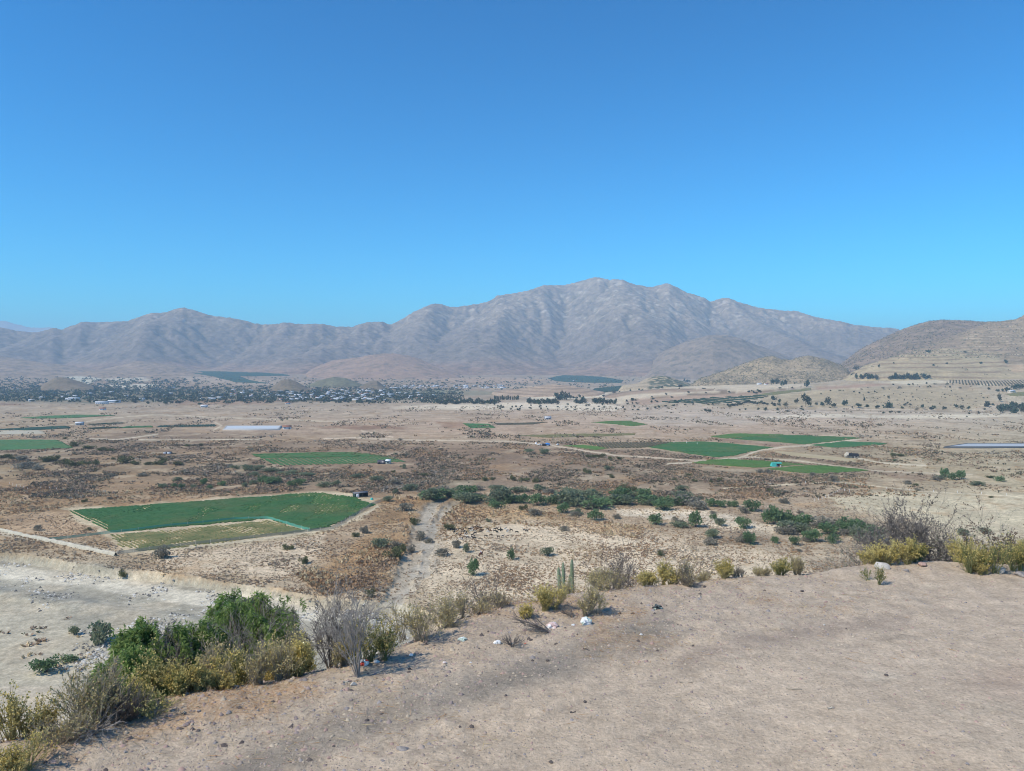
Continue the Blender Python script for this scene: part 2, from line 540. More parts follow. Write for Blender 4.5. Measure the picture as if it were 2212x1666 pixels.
# patches with a border of their own: polygon, colour, softness, strength
PATCH = [
    # dry river: grey gravel, white track, grey sand
    ([(-60, 1196), (150, 1215), (300, 1234), (420, 1248), (520, 1264), (640, 1286), (760, 1296), (900, 1310), (900, 1480), (-60, 1480)], (.36, .35, .31), 5, 1),
    ([(-60, 1218), (120, 1238), (300, 1256), (450, 1277), (560, 1290), (660, 1305), (760, 1330), (860, 1365), (840, 1385), (640, 1338), (520, 1322), (330, 1290), (150, 1266), (-60, 1246)], (.58, .56, .50), 6, .9),
    ([(-60, 1262), (100, 1275), (250, 1300), (380, 1330), (420, 1370), (300, 1352), (180, 1322), (60, 1296), (-60, 1282)], (.29, .29, .27), 6, .8),
    ([(-60, 1284), (50, 1296), (110, 1322), (150, 1362), (180, 1400), (260, 1480), (-60, 1480)], (.41, .39, .335), 6, 1),
    # grey wash running away from the river
    ([(770, 1330), (878, 1260), (888, 1170), (905, 1105), (925, 1085), (945, 1085), (928, 1120), (935, 1180), (915, 1230), (880, 1290), (820, 1310)], (.40, .375, .34), 4, .75),
    ([(905, 1250), (918, 1175), (930, 1110), (975, 1080), (1000, 1078), (960, 1120), (945, 1190), (930, 1250)], (.42, .39, .34), 5, .5),
    # orange dry scrub beside it
    ([(770, 1190), (800, 1110), (850, 1070), (905, 1075), (890, 1130), (870, 1200), (830, 1260), (700, 1290), (660, 1240)], (.36, .245, .14), 10, .8),
    ([(990, 1095), (1150, 1100), (1260, 1130), (1390, 1140), (1380, 1165), (1160, 1128), (1000, 1125)], (.47, .33, .19), 8, .7),
    # pale sand with tufts
    ([(960, 1140), (1160, 1120), (1400, 1170), (1700, 1200), (1800, 1260), (1000, 1330), (900, 1290)], (.62, .545, .44), 20, .75),
    ([(1330, 1094), (1480, 1098), (1600, 1112), (1700, 1140), (1660, 1150), (1500, 1125), (1340, 1112)], (.66, .60, .51), 4, .85),
    ([(100, 1105), (150, 1110), (225, 1150), (150, 1165), (0, 1148), (0, 1120)], (.42, .32, .23), 6, .8),
    ([(300, 1198), (560, 1172), (700, 1150), (690, 1200), (600, 1250), (420, 1240)], (.60, .52, .42), 10, .8),
    # margins of the big field
    ([(130, 1100), (440, 1078), (690, 1058), (830, 1075), (820, 1098), (700, 1150), (560, 1172), (260, 1200), (225, 1160)], (.50, .44, .33), 3, .9),
    # the broad pale ground at right
    ([(1780, 1075), (1900, 1062), (2070, 1066), (2212, 1075), (2400, 1090), (2400, 1190), (2060, 1150), (1960, 1120), (1820, 1096)], (.53, .485, .375), 6, .85),
    # brown scrub masses
    ([(180, 950), (300, 925), (380, 940), (520, 945), (700, 950), (700, 960), (420, 975), (230, 985)], (.24, .185, .14), 8, .8),
    ([(690, 952), (860, 948), (1000, 962), (1250, 968), (1420, 985), (1480, 1010), (1100, 1040), (880, 1020), (880, 975), (760, 970)], (.245, .185, .14), 8, .75),
    ([(1290, 972), (1480, 985), (1560, 992), (1480, 1000), (1330, 985)], (.22, .16, .12), 4, .8),
    ([(1530, 947), (1750, 965), (1690, 968), (1540, 952)], (.27, .19, .15), 2, .8),
    ([(1660, 975), (1800, 990), (1830, 1000), (1880, 1010), (2060, 1030), (1960, 1040), (1880, 1020)], (.26, .20, .155), 4, .8),
    ([(500, 1000), (640, 1015), (900, 1030), (1050, 1040), (1000, 1060), (760, 1045), (520, 1030)], (.24, .215, .165), 8, .7),
    ([(1100, 1010), (1500, 1005), (1650, 1020), (1600, 1050), (1300, 1045)], (.25, .215, .17), 10, .6),
    ([(680, 920), (830, 918), (900, 926), (780, 930)], (.26, .17, .125), 1.5, .8),
    ([(600, 921), (690, 922), (900, 928), (700, 924)], (.25, .165, .125), 1, .8),
    ([(940, 911), (1000, 911), (1010, 923), (960, 925)], (.30, .20, .15), 1.5, .7),
    # white cut banks on the right
    ([(840, 880), (930, 874), (1050, 871), (1180, 867), (1290, 869), (1345, 878), (1340, 888), (1200, 884), (1050, 884), (930, 882)], (.62, .56, .48), 3, .8),
    ([(1640, 898), (1760, 893), (1900, 897), (2060, 895), (2130, 893), (2212, 897), (2080, 903), (1880, 902), (1700, 902)], (.60, .56, .48), 2, .8),
    # tan fan below the right hills
    ([(1350, 905), (1400, 880), (1500, 872), (1620, 876), (1800, 890), (1700, 905), (1600, 918), (1420, 920)], (.43, .38, .335), 5, .8),
    ([(1330, 860), (1300, 850), (1400, 840), (1470, 834), (1650, 838), (1640, 846), (1500, 852), (1420, 856)], (.53, .48, .40), 2, .9),
    ([(1302, 858), (1330, 848), (1420, 841), (1540, 843), (1500, 846.5), (1400, 852), (1330, 862)], (.33, .25, .195), 1, .95),
    ([(1420, 858), (1550, 852), (1640, 848), (1640, 853), (1560, 862), (1440, 868)], (.42, .33, .27), 2, .8),
    ([(1640, 856), (1800, 838), (1960, 836), (2120, 845), (2160, 870), (2100, 886), (1900, 882), (1700, 874)], (.43, .375, .275), 4, .8),
    ([(1770, 834), (1850, 832), (1930, 828), (1900, 833), (1830, 838), (1760, 842)], (.40, .30, .24), 1.5, .8),
    ([(1890, 826), (1960, 820), (2040, 822), (2060, 826), (1960, 830)], (.53, .49, .41), 1.5, .8),
    ([(-60, 842), (300, 838), (430, 840), (620, 840), (960, 842), (960, 864), (600, 868), (420, 866), (200, 872), (-60, 866)], (.15, .155, .125), 3, .85),
    ([(380, 862), (640, 864), (560, 874), (380, 876)], (.30, .20, .15), 2, .6),
    ([(-60, 870), (40, 871), (60, 875), (-60, 877)], (.22, .15, .12), 1, .8),
    ([(120, 816), (175, 812), (220, 818), (190, 830), (140, 828)], (.52, .52, .45), 1.5, .8),
    ([(225, 818), (300, 812), (330, 822), (240, 830)], (.54, .50, .42), 1.5, .7),
    ([(640, 806), (760, 800), (900, 812), (820, 822), (700, 818)], (.44, .30, .21), 3, .7),
    ([(900, 818), (1050, 815), (1180, 820), (1160, 828), (960, 826)], (.42, .31, .235), 2, .7),
    ([(1040, 838), (1200, 832), (1180, 836), (1060, 842)], (.47, .38, .29), 1, .7),
    ([(1110, 851), (1260, 847), (1330, 850), (1290, 858), (1180, 860), (1110, 858)], (.56, .52, .44), 1.5, .8),
    ([(850, 846), (960, 842), (1090, 846), (1080, 852), (960, 856), (870, 852)], (.20, .22, .16), 1, .6),
    # alluvial fan fields behind the town
    ([(380, 812), (560, 820), (700, 825), (600, 834), (420, 830)], (.40, .33, .27), 2, .8),
    ([(210, 833), (330, 829), (350, 833), (260, 838)], (.60, .57, .50), 1, .8),
    ([(250, 838), (345, 836), (320, 841)], (.58, .55, .48), 1, .8),
]
TRACKS = [([(-40, 1146), (120, 1170), (200, 1185), (245, 1196)], (.50, .47, .40), 6),
          ([(245, 1194), (420, 1180), (560, 1165), (720, 1142), (820, 1094)], (.50, .46, .37), 3),
          ([(700, 948), (790, 945), (793, 934), (780, 930)], (.58, .50, .41), 1.6),
          ([(797, 934), (830, 941), (850, 944)], (.58, .50, .41), 1.2),
          ([(760, 946), (900, 951), (1100, 954), (1190, 962), (1270, 975), (1330, 984), (1480, 994), (1640, 998)], (.56, .49, .40), 1.8),
          ([(1440, 1003), (1530, 996), (1600, 988), (1640, 973), (1690, 966), (1760, 962), (1860, 948)], (.52, .47, .39), 2.2),
          ([(1600, 987), (1720, 995), (1800, 1006), (1900, 1018), (2100, 1026)], (.52, .47, .38), 1.6),
          ([(1560, 1055), (1740, 1045), (1800, 1040), (2000, 1062), (2212, 1074)], (.58, .53, .42), 1.4),
          ([(1830, 985), (1900, 1000), (2000, 1006)], (.60, .55, .45), 2),
          ([(300, 950), (430, 951), (560, 949)], (.55, .50, .41), 1.4),
          ([(195, 948), (250, 950), (300, 944), (340, 938)], (.53, .48, .40), 1.5),
          ([(150, 918), (220, 905), (330, 896), (420, 900), (560, 905), (760, 912)], (.52, .47, .38), 1.2),
          ([(460, 930), (480, 920), (465, 913)], (.55, .49, .40), 1.5),
          ([(1530, 1000), (1600, 990), (1640, 985)], (.50, .46, .39), 2),
          ([(1660, 830), (1720, 842), (1640, 850), (1500, 862)], (.30, .24, .20), 1.2),
          ([(1310, 858), (1350, 849), (1450, 842), (1540, 844)], (.24, .19, .15), .9),
          ([(1385, 862), (1450, 854), (1560, 850), (1640, 845)], (.24, .19, .15), .9),
          ([(1790, 872), (1900, 852), (2000, 840)], (.52, .47, .38), 1.2)]

# ploughed strips and field banks on the rising ground at right
STRIPS = [
    ([(1290, 862), (1302, 857), (1330, 848), (1400, 839), (1475, 831), (1560, 829), (1700, 828), (1720, 838), (1640, 846), (1540, 852), (1440, 860), (1380, 868), (1340, 874)], (.52, .455, .365), 1.0, .95),
    ([(1302, 858.5), (1320, 852.5), (1345, 847.5), (1390, 843), (1450, 841), (1510, 842), (1560, 843.5), (1500, 846.5), (1420, 848.5), (1360, 853), (1318, 861)], (.335, .25, .19), .7, .95),
    ([(1352, 869), (1380, 863), (1440, 857), (1500, 853), (1560, 850.5), (1640, 847), (1650, 851), (1560, 858), (1480, 864), (1430, 870), (1390, 876)], (.37, .275, .215), .8, .9),
    ([(1400, 878), (1440, 872), (1520, 874), (1620, 871), (1660, 862), (1760, 850), (1890, 840), (1990, 838), (2110, 846), (2150, 866), (2090, 884), (1900, 884), (1760, 880), (1680, 884), (1560, 892)], (.365, .31, .225), 2.0, .85),
    ([(1560, 832), (1640, 836), (1700, 838), (1760, 834), (1740, 830), (1660, 828)], (.50, .44, .355), .8, .8),
    ([(1752, 842), (1800, 836), (1850, 832), (1935, 828), (1900, 834), (1840, 838), (1780, 842)], (.37, .26, .205), .8, .9),
    ([(1895, 827), (1960, 820.5), (2030, 822), (2062, 827), (1975, 830.5)], (.54, .49, .39), .8, .95),
    ([(2080, 831), (2130, 829), (2176, 832), (2120, 834.5)], (.54, .49, .39), .6, .95),
    ([(1350, 906), (1395, 884), (1450, 876), (1540, 878), (1640, 886), (1560, 894), (1450, 900), (1400, 912)], (.45, .385, .33), 2.5, .8),
    ([(1600, 903), (1700, 897), (1780, 894), (1850, 897), (1760, 902), (1680, 905)], (.60, .55, .47), 1.0, .8),
    ([(1880, 902), (1990, 897.5), (2120, 895), (2212, 899), (2100, 903), (1960, 905)], (.58, .53, .44), 1.2, .8),
    ([(1150, 880), (1240, 872), (1300, 872), (1345, 880), (1320, 888), (1220, 886)], (.62, .565, .48), 1.5, .8),
    ([(845, 884), (930, 876), (1060, 874), (1150, 873), (1160, 884), (1050, 886), (930, 885)], (.58, .52, .435), 1.5, .7),
    ([(1138, 858), (1210, 853), (1290, 851), (1300, 858), (1220, 863), (1150, 864)], (.57, .53, .44), 1.0, .85),
]
STRIP_LINES = [([(1302, 858.5), (1320, 852.5), (1345, 847.5), (1390, 843), (1450, 841), (1510, 842), (1570, 844)], (.19, .14, .105), 1.3),
               ([(1352, 869), (1380, 863), (1440, 857), (1500, 853), (1560, 850.5), (1640, 847), (1700, 841), (1730, 835)], (.20, .15, .11), 1.3),
               ([(1925, 832.5), (1990, 832.5), (2050, 830), (2075, 832)], (.22, .17, .125), 1.1),
               ([(1395, 884), (1430, 878), (1480, 874)], (.26, .2, .155), 1.0),
               ([(1640, 880), (1780, 886), (1900, 888), (2060, 890), (2140, 892)], (.27, .22, .165), 1.4)]

def valley_tint(x, y, z):
    px, py = px_of(x, y), py_of(y, z)
    # warp the borders with noise that has its size on the ground
    wx = fbm(x / 22., y / 45., 4, 51); wy = fbm(x / 30., y / 60., 4, 52)
    dpy = np.clip(F * 75. / (y * y), 0.002, 2.0)          # photo rows per metre of depth
    dpx = F / y
    qx = px + wx * 9.0 * dpx; qy = py + wy * np.minimum(22.0 * dpy, 9.0)
    c = base_tint(qx, qy)
    soft = fbm(x / 60., y / 110., 4, 71)
    c = c * (1 + 0.13 * soft + .10 * fbm(x / 320., y / 55., 3, 73) * sstep(500, 1100, y))[:, None] * .94
    for poly, col, sf, st in PATCH:
        P = np.array(poly)
        m = (px > P[:, 0].min() - 40) & (px < P[:, 0].max() + 40) & (py > P[:, 1].min() - 30) & (py < P[:, 1].max() + 30)
        if not m.any(): continue
        w = sstep(-sf, sf, poly_in(qx[m], qy[m], poly) ) * st
        cc = np.array(col)[None] * (1 + 0.12 * soft[m])[:, None]
        c[m] = c[m] * (1 - w[:, None]) + cc * w[:, None]
    # dry scrub: browner clumps of several sizes, thin where the ground is bare
    n1 = fbm(x / 9., y / 9., 4, 61); n2 = fbm(x / 35., y / 35., 3, 62); n3 = fbm(x / 3.2, y / 3.2, 3, 63)
    bare = np.clip((c.mean(1) - .30) / .22, 0, 1)
    river = sstep(0.5, 2.0, river_drop(x, y))
    w = sstep(-.05, .45, n1 * .8 + n2 * .7 + n3 * .5 - .45 * bare) * (1 - river) * .45
    br = np.array([.20, .145, .10])[None] + np.array([.16, .09, .03])[None] * sstep(-.2, .4, fbm(x / 50., y / 50., 3, 64))[:, None]
    c = c * (1 - w[:, None]) + br * w[:, None]
    w = sstep(.1, .5, fbm(x / 17., y / 17., 4, 66) + .2 * n3) * .32 * sstep(2200, 1500, y)
    c = c * (1 - w[:, None]) + np.array([[.56, .49, .39]]) * w[:, None]
    for pts, col, hw in TRACKS:
        P = np.array(pts)
        m = (px > P[:, 0].min() - 20) & (px < P[:, 0].max() + 20) & (py > P[:, 1].min() - 14) & (py < P[:, 1].max() + 14)
        if not m.any(): continue
        d = line_d(qx[m] * .15 + px[m] * .85, qy[m] * .15 + py[m] * .85, pts)
        w = sstep(hw * 1.15, hw * .5, d) * .85
        c[m] = c[m] * (1 - w[:, None]) + np.array([col]) * w[:, None]
    for poly, col, sf, st in STRIPS:
        P = np.array(poly)
        m = (px > P[:, 0].min() - 5) & (px < P[:, 0].max() + 5) & (py > P[:, 1].min() - 5) & (py < P[:, 1].max() + 5)
        if not m.any(): continue
        w = sstep(-sf, sf, poly_in(px[m] + 2.5 * wx[m], py[m] + .35 * wy[m], poly)) * st
        c[m] = c[m] * (1 - w[:, None]) + np.array([col]) * (1 + .15 * soft[m])[:, None] * w[:, None]
    for pts, col, hw in STRIP_LINES:
        P = np.array(pts)
        m = (px > P[:, 0].min() - 5) & (px < P[:, 0].max() + 5) & (py > P[:, 1].min() - 5) & (py < P[:, 1].max() + 5)
        if not m.any(): continue
        w = sstep(hw, hw * .4, line_d(px[m] + 2 * wx[m], py[m] + .35 * wy[m], pts)) * .85
        c[m] = c[m] * (1 - w[:, None]) + np.array([col]) * w[:, None]
    near = (y < 520) & (np.abs(x + 45) < 60)
    w = np.where(near, wash(x, y), 0)[:, None] * .62
    c = c * (1 - w) + np.array([[.355, .345, .32]]) * (1 + .2 * n3)[:, None] * w
    return np.clip(c, .02, .85)

M_valley = tinted('valley_soil', 0.35, 0.04, 0.30)
_u = np.linspace(-1.06, 1.06, 1250)
_y = np.concatenate([np.geomspace(88, 140, 40)[:-1], F * 75.2 / np.linspace(F * 75.2 / 140, 45, 560)[:-1], np.linspace(F * 75.2 / 45, 6300, 90)])
X = _u[None, :] * _y[:, None]; Y = np.repeat(_y[:, None], len(_u), 1)
Z = HV(X, Y)
valley = grid_mb(X, Y, Z).build('valley_floor', M_valley, smooth=True,
                                col=valley_tint(X.ravel(), Y.ravel(), Z.ravel()))
set_props(valley, 'wide dry valley floor of tan soil, brown scrub and pale tracks', 'valley floor', kind='structure')

# ------------------------------------------------------------------ mountains
SIL = np.array([(-2500, 760), (-1200, 735), (-500, 712), (-200, 700), (0, 706.5), (41, 715), (79, 718), (113, 708), (134, 710), (178, 694.5), (206, 696), (274, 693.5), (298, 684), (322, 676), (353, 675.6), (377, 667), (396, 664), (419, 669), (456, 681), (497, 686), (535, 693), (563, 701), (590, 699.7), (618, 696), (652, 700), (693, 699), (731, 705.5), (755, 705.5), (794, 695.6), (824, 694.5), (845, 700), (862, 691), (897, 670.5), (931, 656), (951, 655.8), (979, 663.7), (1006, 660), (1048, 652.7), (1075, 638), (1133, 629), (1174, 615.6), (1219, 616), (1246, 608), (1277, 600), (1291, 598.5), (1312, 602.6), (1349, 604), (1367, 612), (1404, 619.7), (1442, 611), (1459, 617), (1491, 633), (1521, 641), (1535, 650), (1552, 645), (1573, 643), (1597, 651.6), (1645, 664.7), (1693, 671), (1721, 671), (1762, 684), (1786, 689), (1813, 693), (1848, 701), (1889, 706.5), (1930, 708), (1954, 714.5), (2050, 728), (2200, 735), (2600, 700), (3200, 690), (4500, 740)], float)

def erode():
    nx, ny = 440, 150
    x = np.linspace(-7800, 7800, nx); y = np.linspace(4000, 9600, ny)
    dx = x[1] - x[0]
    X, Y = np.meshgrid(x, y)
    px0 = CX + F * X / 7300.
    yc = np.interp(px0, [-3000, 0, 650, 900, 1300, 1900, 4500], [6300, 6500, 6700, 7300, 7900, 7500, 7000]) + 260 * fbm(X / 1700, X * 0 + 3, 3, 2)
    px = CX + F * X / yc
    zc = EYE + yc * (HY - np.interp(px, SIL[:, 0], SIL[:, 1])) / F
    zc = np.maximum(zc, 120)
    y0 = np.interp(px0, [-3000, 0, 300, 700, 900, 1300, 1600, 4500], [4500, 4550, 4650, 4750, 4500, 4650, 4800, 4800]) + 200 * fbm(X / 900, X * 0 + 9, 3, 6)
    zb = -38.
    t = np.clip((Y - y0) / (yc - y0), 0, 1)
    back = np.clip((Y - yc) / 2600., 0, 1)
    # uplift pattern: a crest ridge and several broad spurs coming forward
    spur = 0.5 + 0.5 * np.cos(2 * pi * (X / 1150. + 0.35 * fbm(X / 2600, Y / 2600, 2, 12)) + .8)
    env = (zc - zb) * (t ** (1.30 - 0.45 * spur)) * (1 - 0.75 * back)
    env = np.maximum(env + 60 * fbm(X / 700, Y / 700, 4, 15) * np.minimum(t * 4, 1), 0)
    rng = np.random.default_rng(4)
    z = env * 0.55 + rng.random(X.shape) * 4 + (Y - 4000) * 0.004
    n = nx * ny
    idx = np.arange(n).reshape(ny, nx)
    A = np.ones(n)
    offs = [(0, 1), (1, 0), (0, -1), (-1, 0), (1, 1), (1, -1), (-1, 1), (-1, -1)]
    T = 260
    K = 0.016
    for it in range(T):
        best = np.zeros((ny, nx)); rcv = idx.copy(); L = np.ones((ny, nx))
        zp = np.pad(z, 1, mode='edge')
        for oy, ox in offs:
            d = math.hypot(oy, ox)
            s = (z - zp[1 + oy:1 + oy + ny, 1 + ox:1 + ox + nx]) / d
            m = s > best
            best = np.where(m, s, best)
            tgt = np.clip(np.arange(ny)[:, None] + oy, 0, ny - 1) * nx + np.clip(np.arange(nx)[None] + ox, 0, nx - 1)
            rcv = np.where(m, tgt, rcv); L = np.where(m, d, L)
        r = rcv.ravel(); own = r == np.arange(n)
        for _ in range(3 if it else 60):
            A = 1 + np.bincount(np.where(own, n, r), weights=A, minlength=n + 1)[:n]
        A = np.minimum(A, 4000)
        k = (K * np.sqrt(A) / L.ravel())
        zf = z.ravel()
        zf = (zf + k * zf[r]) / (1 + k)
        z = zf.reshape(ny, nx)
        # pits fill, slopes creep
        zp = np.pad(z, 1, mode='edge')
        av = (zp[:-2, 1:-1] + zp[2:, 1:-1] + zp[1:-1, :-2] + zp[1:-1, 2:]) / 4
        z = np.where(own.reshape(ny, nx), np.maximum(z, av + .5), z + 0.035 * (av - z))
        z = z + env * (0.75 / T)
        z[0] = 0; 
    return x, y, z, t

_mx, _my, _mz, _mt = erode()

def cubic_up(a, k, axis):
    a = np.moveaxis(a, axis, 0)
    n = a.shape[0]
    p = np.concatenate([a[:1], a, a[-1:], a[-1:]])
    out = []
    for j in range(k):
        t = j / k
        w = (-.5 * t + t * t - .5 * t ** 3, 1 - 2.5 * t * t + 1.5 * t ** 3, .5 * t + 2 * t * t - 1.5 * t ** 3, -.5 * t * t + .5 * t ** 3)
        out.append(w[0] * p[:n] + w[1] * p[1:n + 1] + w[2] * p[2:n + 2] + w[3] * p[3:n + 3])
    o = np.stack(out, 1).reshape((n * k,) + a.shape[1:])[: (n - 1) * k + 1]
    return np.moveaxis(o, 0, axis)

UPX, UPY = 3, 3
def blur(a, n, axis):
    k = np.hanning(2 * n + 3)[1:-1]; k /= k.sum()
    p = np.moveaxis(np.pad(a, [(n, n) if i == axis else (0, 0) for i in range(2)], mode='edge'), axis, 0)
    o = sum(k[i] * p[i:i + a.shape[axis]] for i in range(2 * n + 1))
    return np.moveaxis(o, 0, axis)
_mz = .27 * _mz + .73 * blur(blur(_mz, 12, 1), 12, 0)       # old, rounded mountains
mz = cubic_up(cubic_up(_mz, UPX, 1), UPY, 0)
mx = np.linspace(_mx[0], _mx[-1], mz.shape[1]); my = np.linspace(_my[0], _my[-1], mz.shape[0])
MX, MY = np.meshgrid(mx, my)
# fit the skyline
_pxm = CX + F * MX / MY
_bins = np.linspace(-1200, 3400, 461)
mz = np.maximum(mz, 0) - 45.
for _it in range(4):
    ang = (mz - EYE) / MY * F
    b = np.clip(np.searchsorted(_bins, _pxm) - 1, 0, 459)
    mxa = np.full(460, -1e9); np.maximum.at(mxa, b.ravel(), ang.ravel())
    ctr = (_bins[:-1] + _bins[1:]) / 2
    want = HY - np.interp(ctr, SIL[:, 0], SIL[:, 1])
    ratio = np.clip((want + 8) / (np.maximum(mxa, 5) + 8), .3, 3)
    ker = np.exp(-np.linspace(-2, 2, 9 if _it < 2 else 3) ** 2); ker /= ker.sum()
    ratio = np.convolve(np.pad(ratio, len(ker) // 2, mode='edge'), ker, 'valid')
    mz = (mz + 45) * np.interp(_pxm, ctr, ratio) - 45
    if _it == 1:
        hgt = np.clip((mz + 45) / 300, 0, 1)
        rg = 1 - 2 * np.abs(fbm(MX / 210, MY / 210, 4, 91))
        r2 = 1 - 2 * np.abs(fbm(MX / 80 + .4 * rg, MY / 110, 3, 92))
        mz = mz + hgt * (13 * rg + 10 * r2 + 5 * fbm(MX / 34, MY / 34, 2, 93))

_tt = cubic_up(cubic_up(_mt, UPX, 1), UPY, 0)
mz = mz - 60 * sstep(.07, .0, _tt) * sstep(6500, 5500, MY)
def mountain_tint(x, y, z):
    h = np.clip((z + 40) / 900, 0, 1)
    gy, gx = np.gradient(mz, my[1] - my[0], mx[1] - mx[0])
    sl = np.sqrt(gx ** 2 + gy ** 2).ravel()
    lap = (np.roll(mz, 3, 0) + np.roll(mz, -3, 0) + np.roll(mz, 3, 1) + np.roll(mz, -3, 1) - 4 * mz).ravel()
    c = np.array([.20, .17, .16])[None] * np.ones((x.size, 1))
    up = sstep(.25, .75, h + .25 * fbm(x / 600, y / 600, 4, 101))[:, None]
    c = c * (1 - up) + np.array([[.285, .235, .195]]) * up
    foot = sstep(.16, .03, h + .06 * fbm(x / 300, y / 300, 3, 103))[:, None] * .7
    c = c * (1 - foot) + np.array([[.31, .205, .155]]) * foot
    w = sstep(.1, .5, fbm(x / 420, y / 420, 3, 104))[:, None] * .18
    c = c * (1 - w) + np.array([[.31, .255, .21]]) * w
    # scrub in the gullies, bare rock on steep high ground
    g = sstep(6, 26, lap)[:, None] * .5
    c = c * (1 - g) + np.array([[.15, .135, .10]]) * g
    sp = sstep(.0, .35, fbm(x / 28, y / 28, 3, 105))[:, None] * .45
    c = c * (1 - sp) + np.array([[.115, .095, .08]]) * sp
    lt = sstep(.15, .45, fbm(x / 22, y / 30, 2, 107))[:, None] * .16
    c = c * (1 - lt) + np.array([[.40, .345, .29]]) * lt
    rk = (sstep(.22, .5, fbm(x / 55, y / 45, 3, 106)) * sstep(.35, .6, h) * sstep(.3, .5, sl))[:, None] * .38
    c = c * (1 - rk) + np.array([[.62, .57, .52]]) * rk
    return c

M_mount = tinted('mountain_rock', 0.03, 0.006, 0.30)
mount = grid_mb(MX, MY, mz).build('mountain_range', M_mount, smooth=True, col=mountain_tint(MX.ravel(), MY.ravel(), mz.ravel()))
set_props(mount, 'long grey brown mountain range rising to a broad double peak behind the valley', 'mountain', kind='structure')

# ------------------------------------------------------------------ hills
def hill(name, label, rings, pxs, nx, ny, tint, mat, detail=1.0, seed=0, terr=None, drop=22.):
    """rings: (depth y, [(px, py) ...]) from front to back; the surface runs through them"""
    u = np.linspace(pxs[0], pxs[1], nx)
    ys = np.array([r[0] for r in rings], float)
    zk = np.stack([EYE + r[0] * (HY - np.interp(u, [p[0] for p in r[1]], [p[1] for p in r[1]])) / F for r in rings])
    v = np.linspace(0, 1, ny) * (len(ys) - 1)
    i = np.clip(v.astype(int), 0, len(ys) - 2); t = v - i
    yy = ys[i] * (1 - t) + ys[i + 1] * t
    zp = np.concatenate([zk[:1], zk, zk[-1:]])
    def cr(j):
        a, b, c, d = zp[j], zp[j + 1], zp[j + 2], zp[j + 3]
        tt = t[:, None]
        return .5 * (2 * b + (c - a) * tt + (2 * a - 5 * b + 4 * c - d) * tt ** 2 + (3 * b - a - 3 * c + d) * tt ** 3)
    z = cr(i)
    Y = np.repeat(yy[:, None], nx, 1); X = (u[None] - CX) / F * Y
    env = np.minimum(np.minimum(v / .6, 1)[:, None], np.minimum((u - pxs[0]) / 25, (pxs[1] - u) / 25).clip(0, 1)[None])
    z = z + detail * env * (7 * fbm(X / 170, Y / 170, 4, seed) + 2.0 * fbm(X / 40, Y / 40, 3, seed + 5))
    if terr is not None:
        z = terr(X, Y, z)
    w_ = (pxs[1] - pxs[0])
    em = sstep(0, .10, (u - pxs[0]) / w_)[None] * sstep(0, .06, (pxs[1] - u) / w_)[None] * (sstep(0, .12, v / v[-1]) * sstep(1, .92, v / v[-1]))[:, None]
    z = z - (1 - em) * drop
    o = grid_mb(X, Y, z).build(name, mat, smooth=True, col=tint(X.ravel(), Y.ravel(), z.ravel()))
    set_props(o, label, 'hill', kind='structure')
    return X, Y, z

M_hill = tinted('hill_soil', 0.16, 0.02, 0.28)

def scrub_tint(base, dark, th=.1, sz=9.):
    def f(x, y, z):
        c = np.array([base]) * (1 + .16 * fbm(x / 90, y / 90, 4, 201))[:, None]
        w = sstep(th, th + .35, fbm(x / sz, y / sz, 3, 202) + .5 * fbm(x / 60, y / 60, 3, 203))[:, None] * .75
        return c * (1 - w) + np.array([dark]) * w
    return f

# far pale ridge beyond the left end
hill('distant_ridge', 'pale blue ridge far beyond the left end of the range',
     [(15000, [(-900, 760), (400, 760)]), (17000, [(-900, 690), (-100, 680), (0, 693), (14, 695), (30, 700), (45, 703), (60, 708.5), (85, 709), (110, 709), (130, 713), (180, 725), (400, 750)]),
      (19000, [(-900, 770), (400, 790)])], (-900, 400), 240, 40, scrub_tint((.40, .36, .31), (.3, .27, .23)), M_hill, 4, 1)
# rounded dark foothill before the main peak
hill('foothill', 'rounded dark foothill at the base of the main peak',
     [(4300, [(1380, 822), (1760, 822)]), (4700, [(1380, 812), (1450, 790), (1540, 765), (1600, 768), (1700, 790), (1760, 812)]),
      (5250, [(1380, 800), (1430, 762), (1480, 738), (1530, 727), (1570, 725), (1605, 735), (1640, 750), (1700, 770), (1760, 795)]),
      (5700, [(1380, 806), (1760, 806)])], (1380, 1760), 260, 120, scrub_tint((.25, .20, .165), (.14, .12, .10), .05, 28), M_hill, 1.6, 7)
hill('foothill', 'reddish foothill at the edge of the valley behind the town',
     [(4000, [(640, 826), (1010, 826)]), (4500, [(640, 815), (740, 795), (830, 783), (910, 793), (1010, 815)]),
      (5000, [(640, 808), (720, 780), (800, 766), (850, 764), (900, 776), (960, 797), (1010, 806)]),
      (5500, [(640, 806), (1010, 806)])], (640, 1010), 260, 120, scrub_tint((.31, .22, .175), (.20, .16, .13), .1, 28), M_hill, 1.6, 9)
hill('foothill', 'low brown foothill below the left peak',
     [(3900, [(-60, 822), (480, 824)]), (4450, [(-60, 790), (60, 800), (150, 806), (260, 800), (360, 806), (480, 818)]),
      (5000, [(-60, 760), (40, 776), (110, 785), (210, 800), (300, 780), (380, 790), (480, 812)]),
      (5500, [(-60, 780), (480, 810)])], (-60, 480), 260, 120, scrub_tint((.30, .23, .18), (.17, .14, .11), .05, 28), M_hill, 1.6, 11)

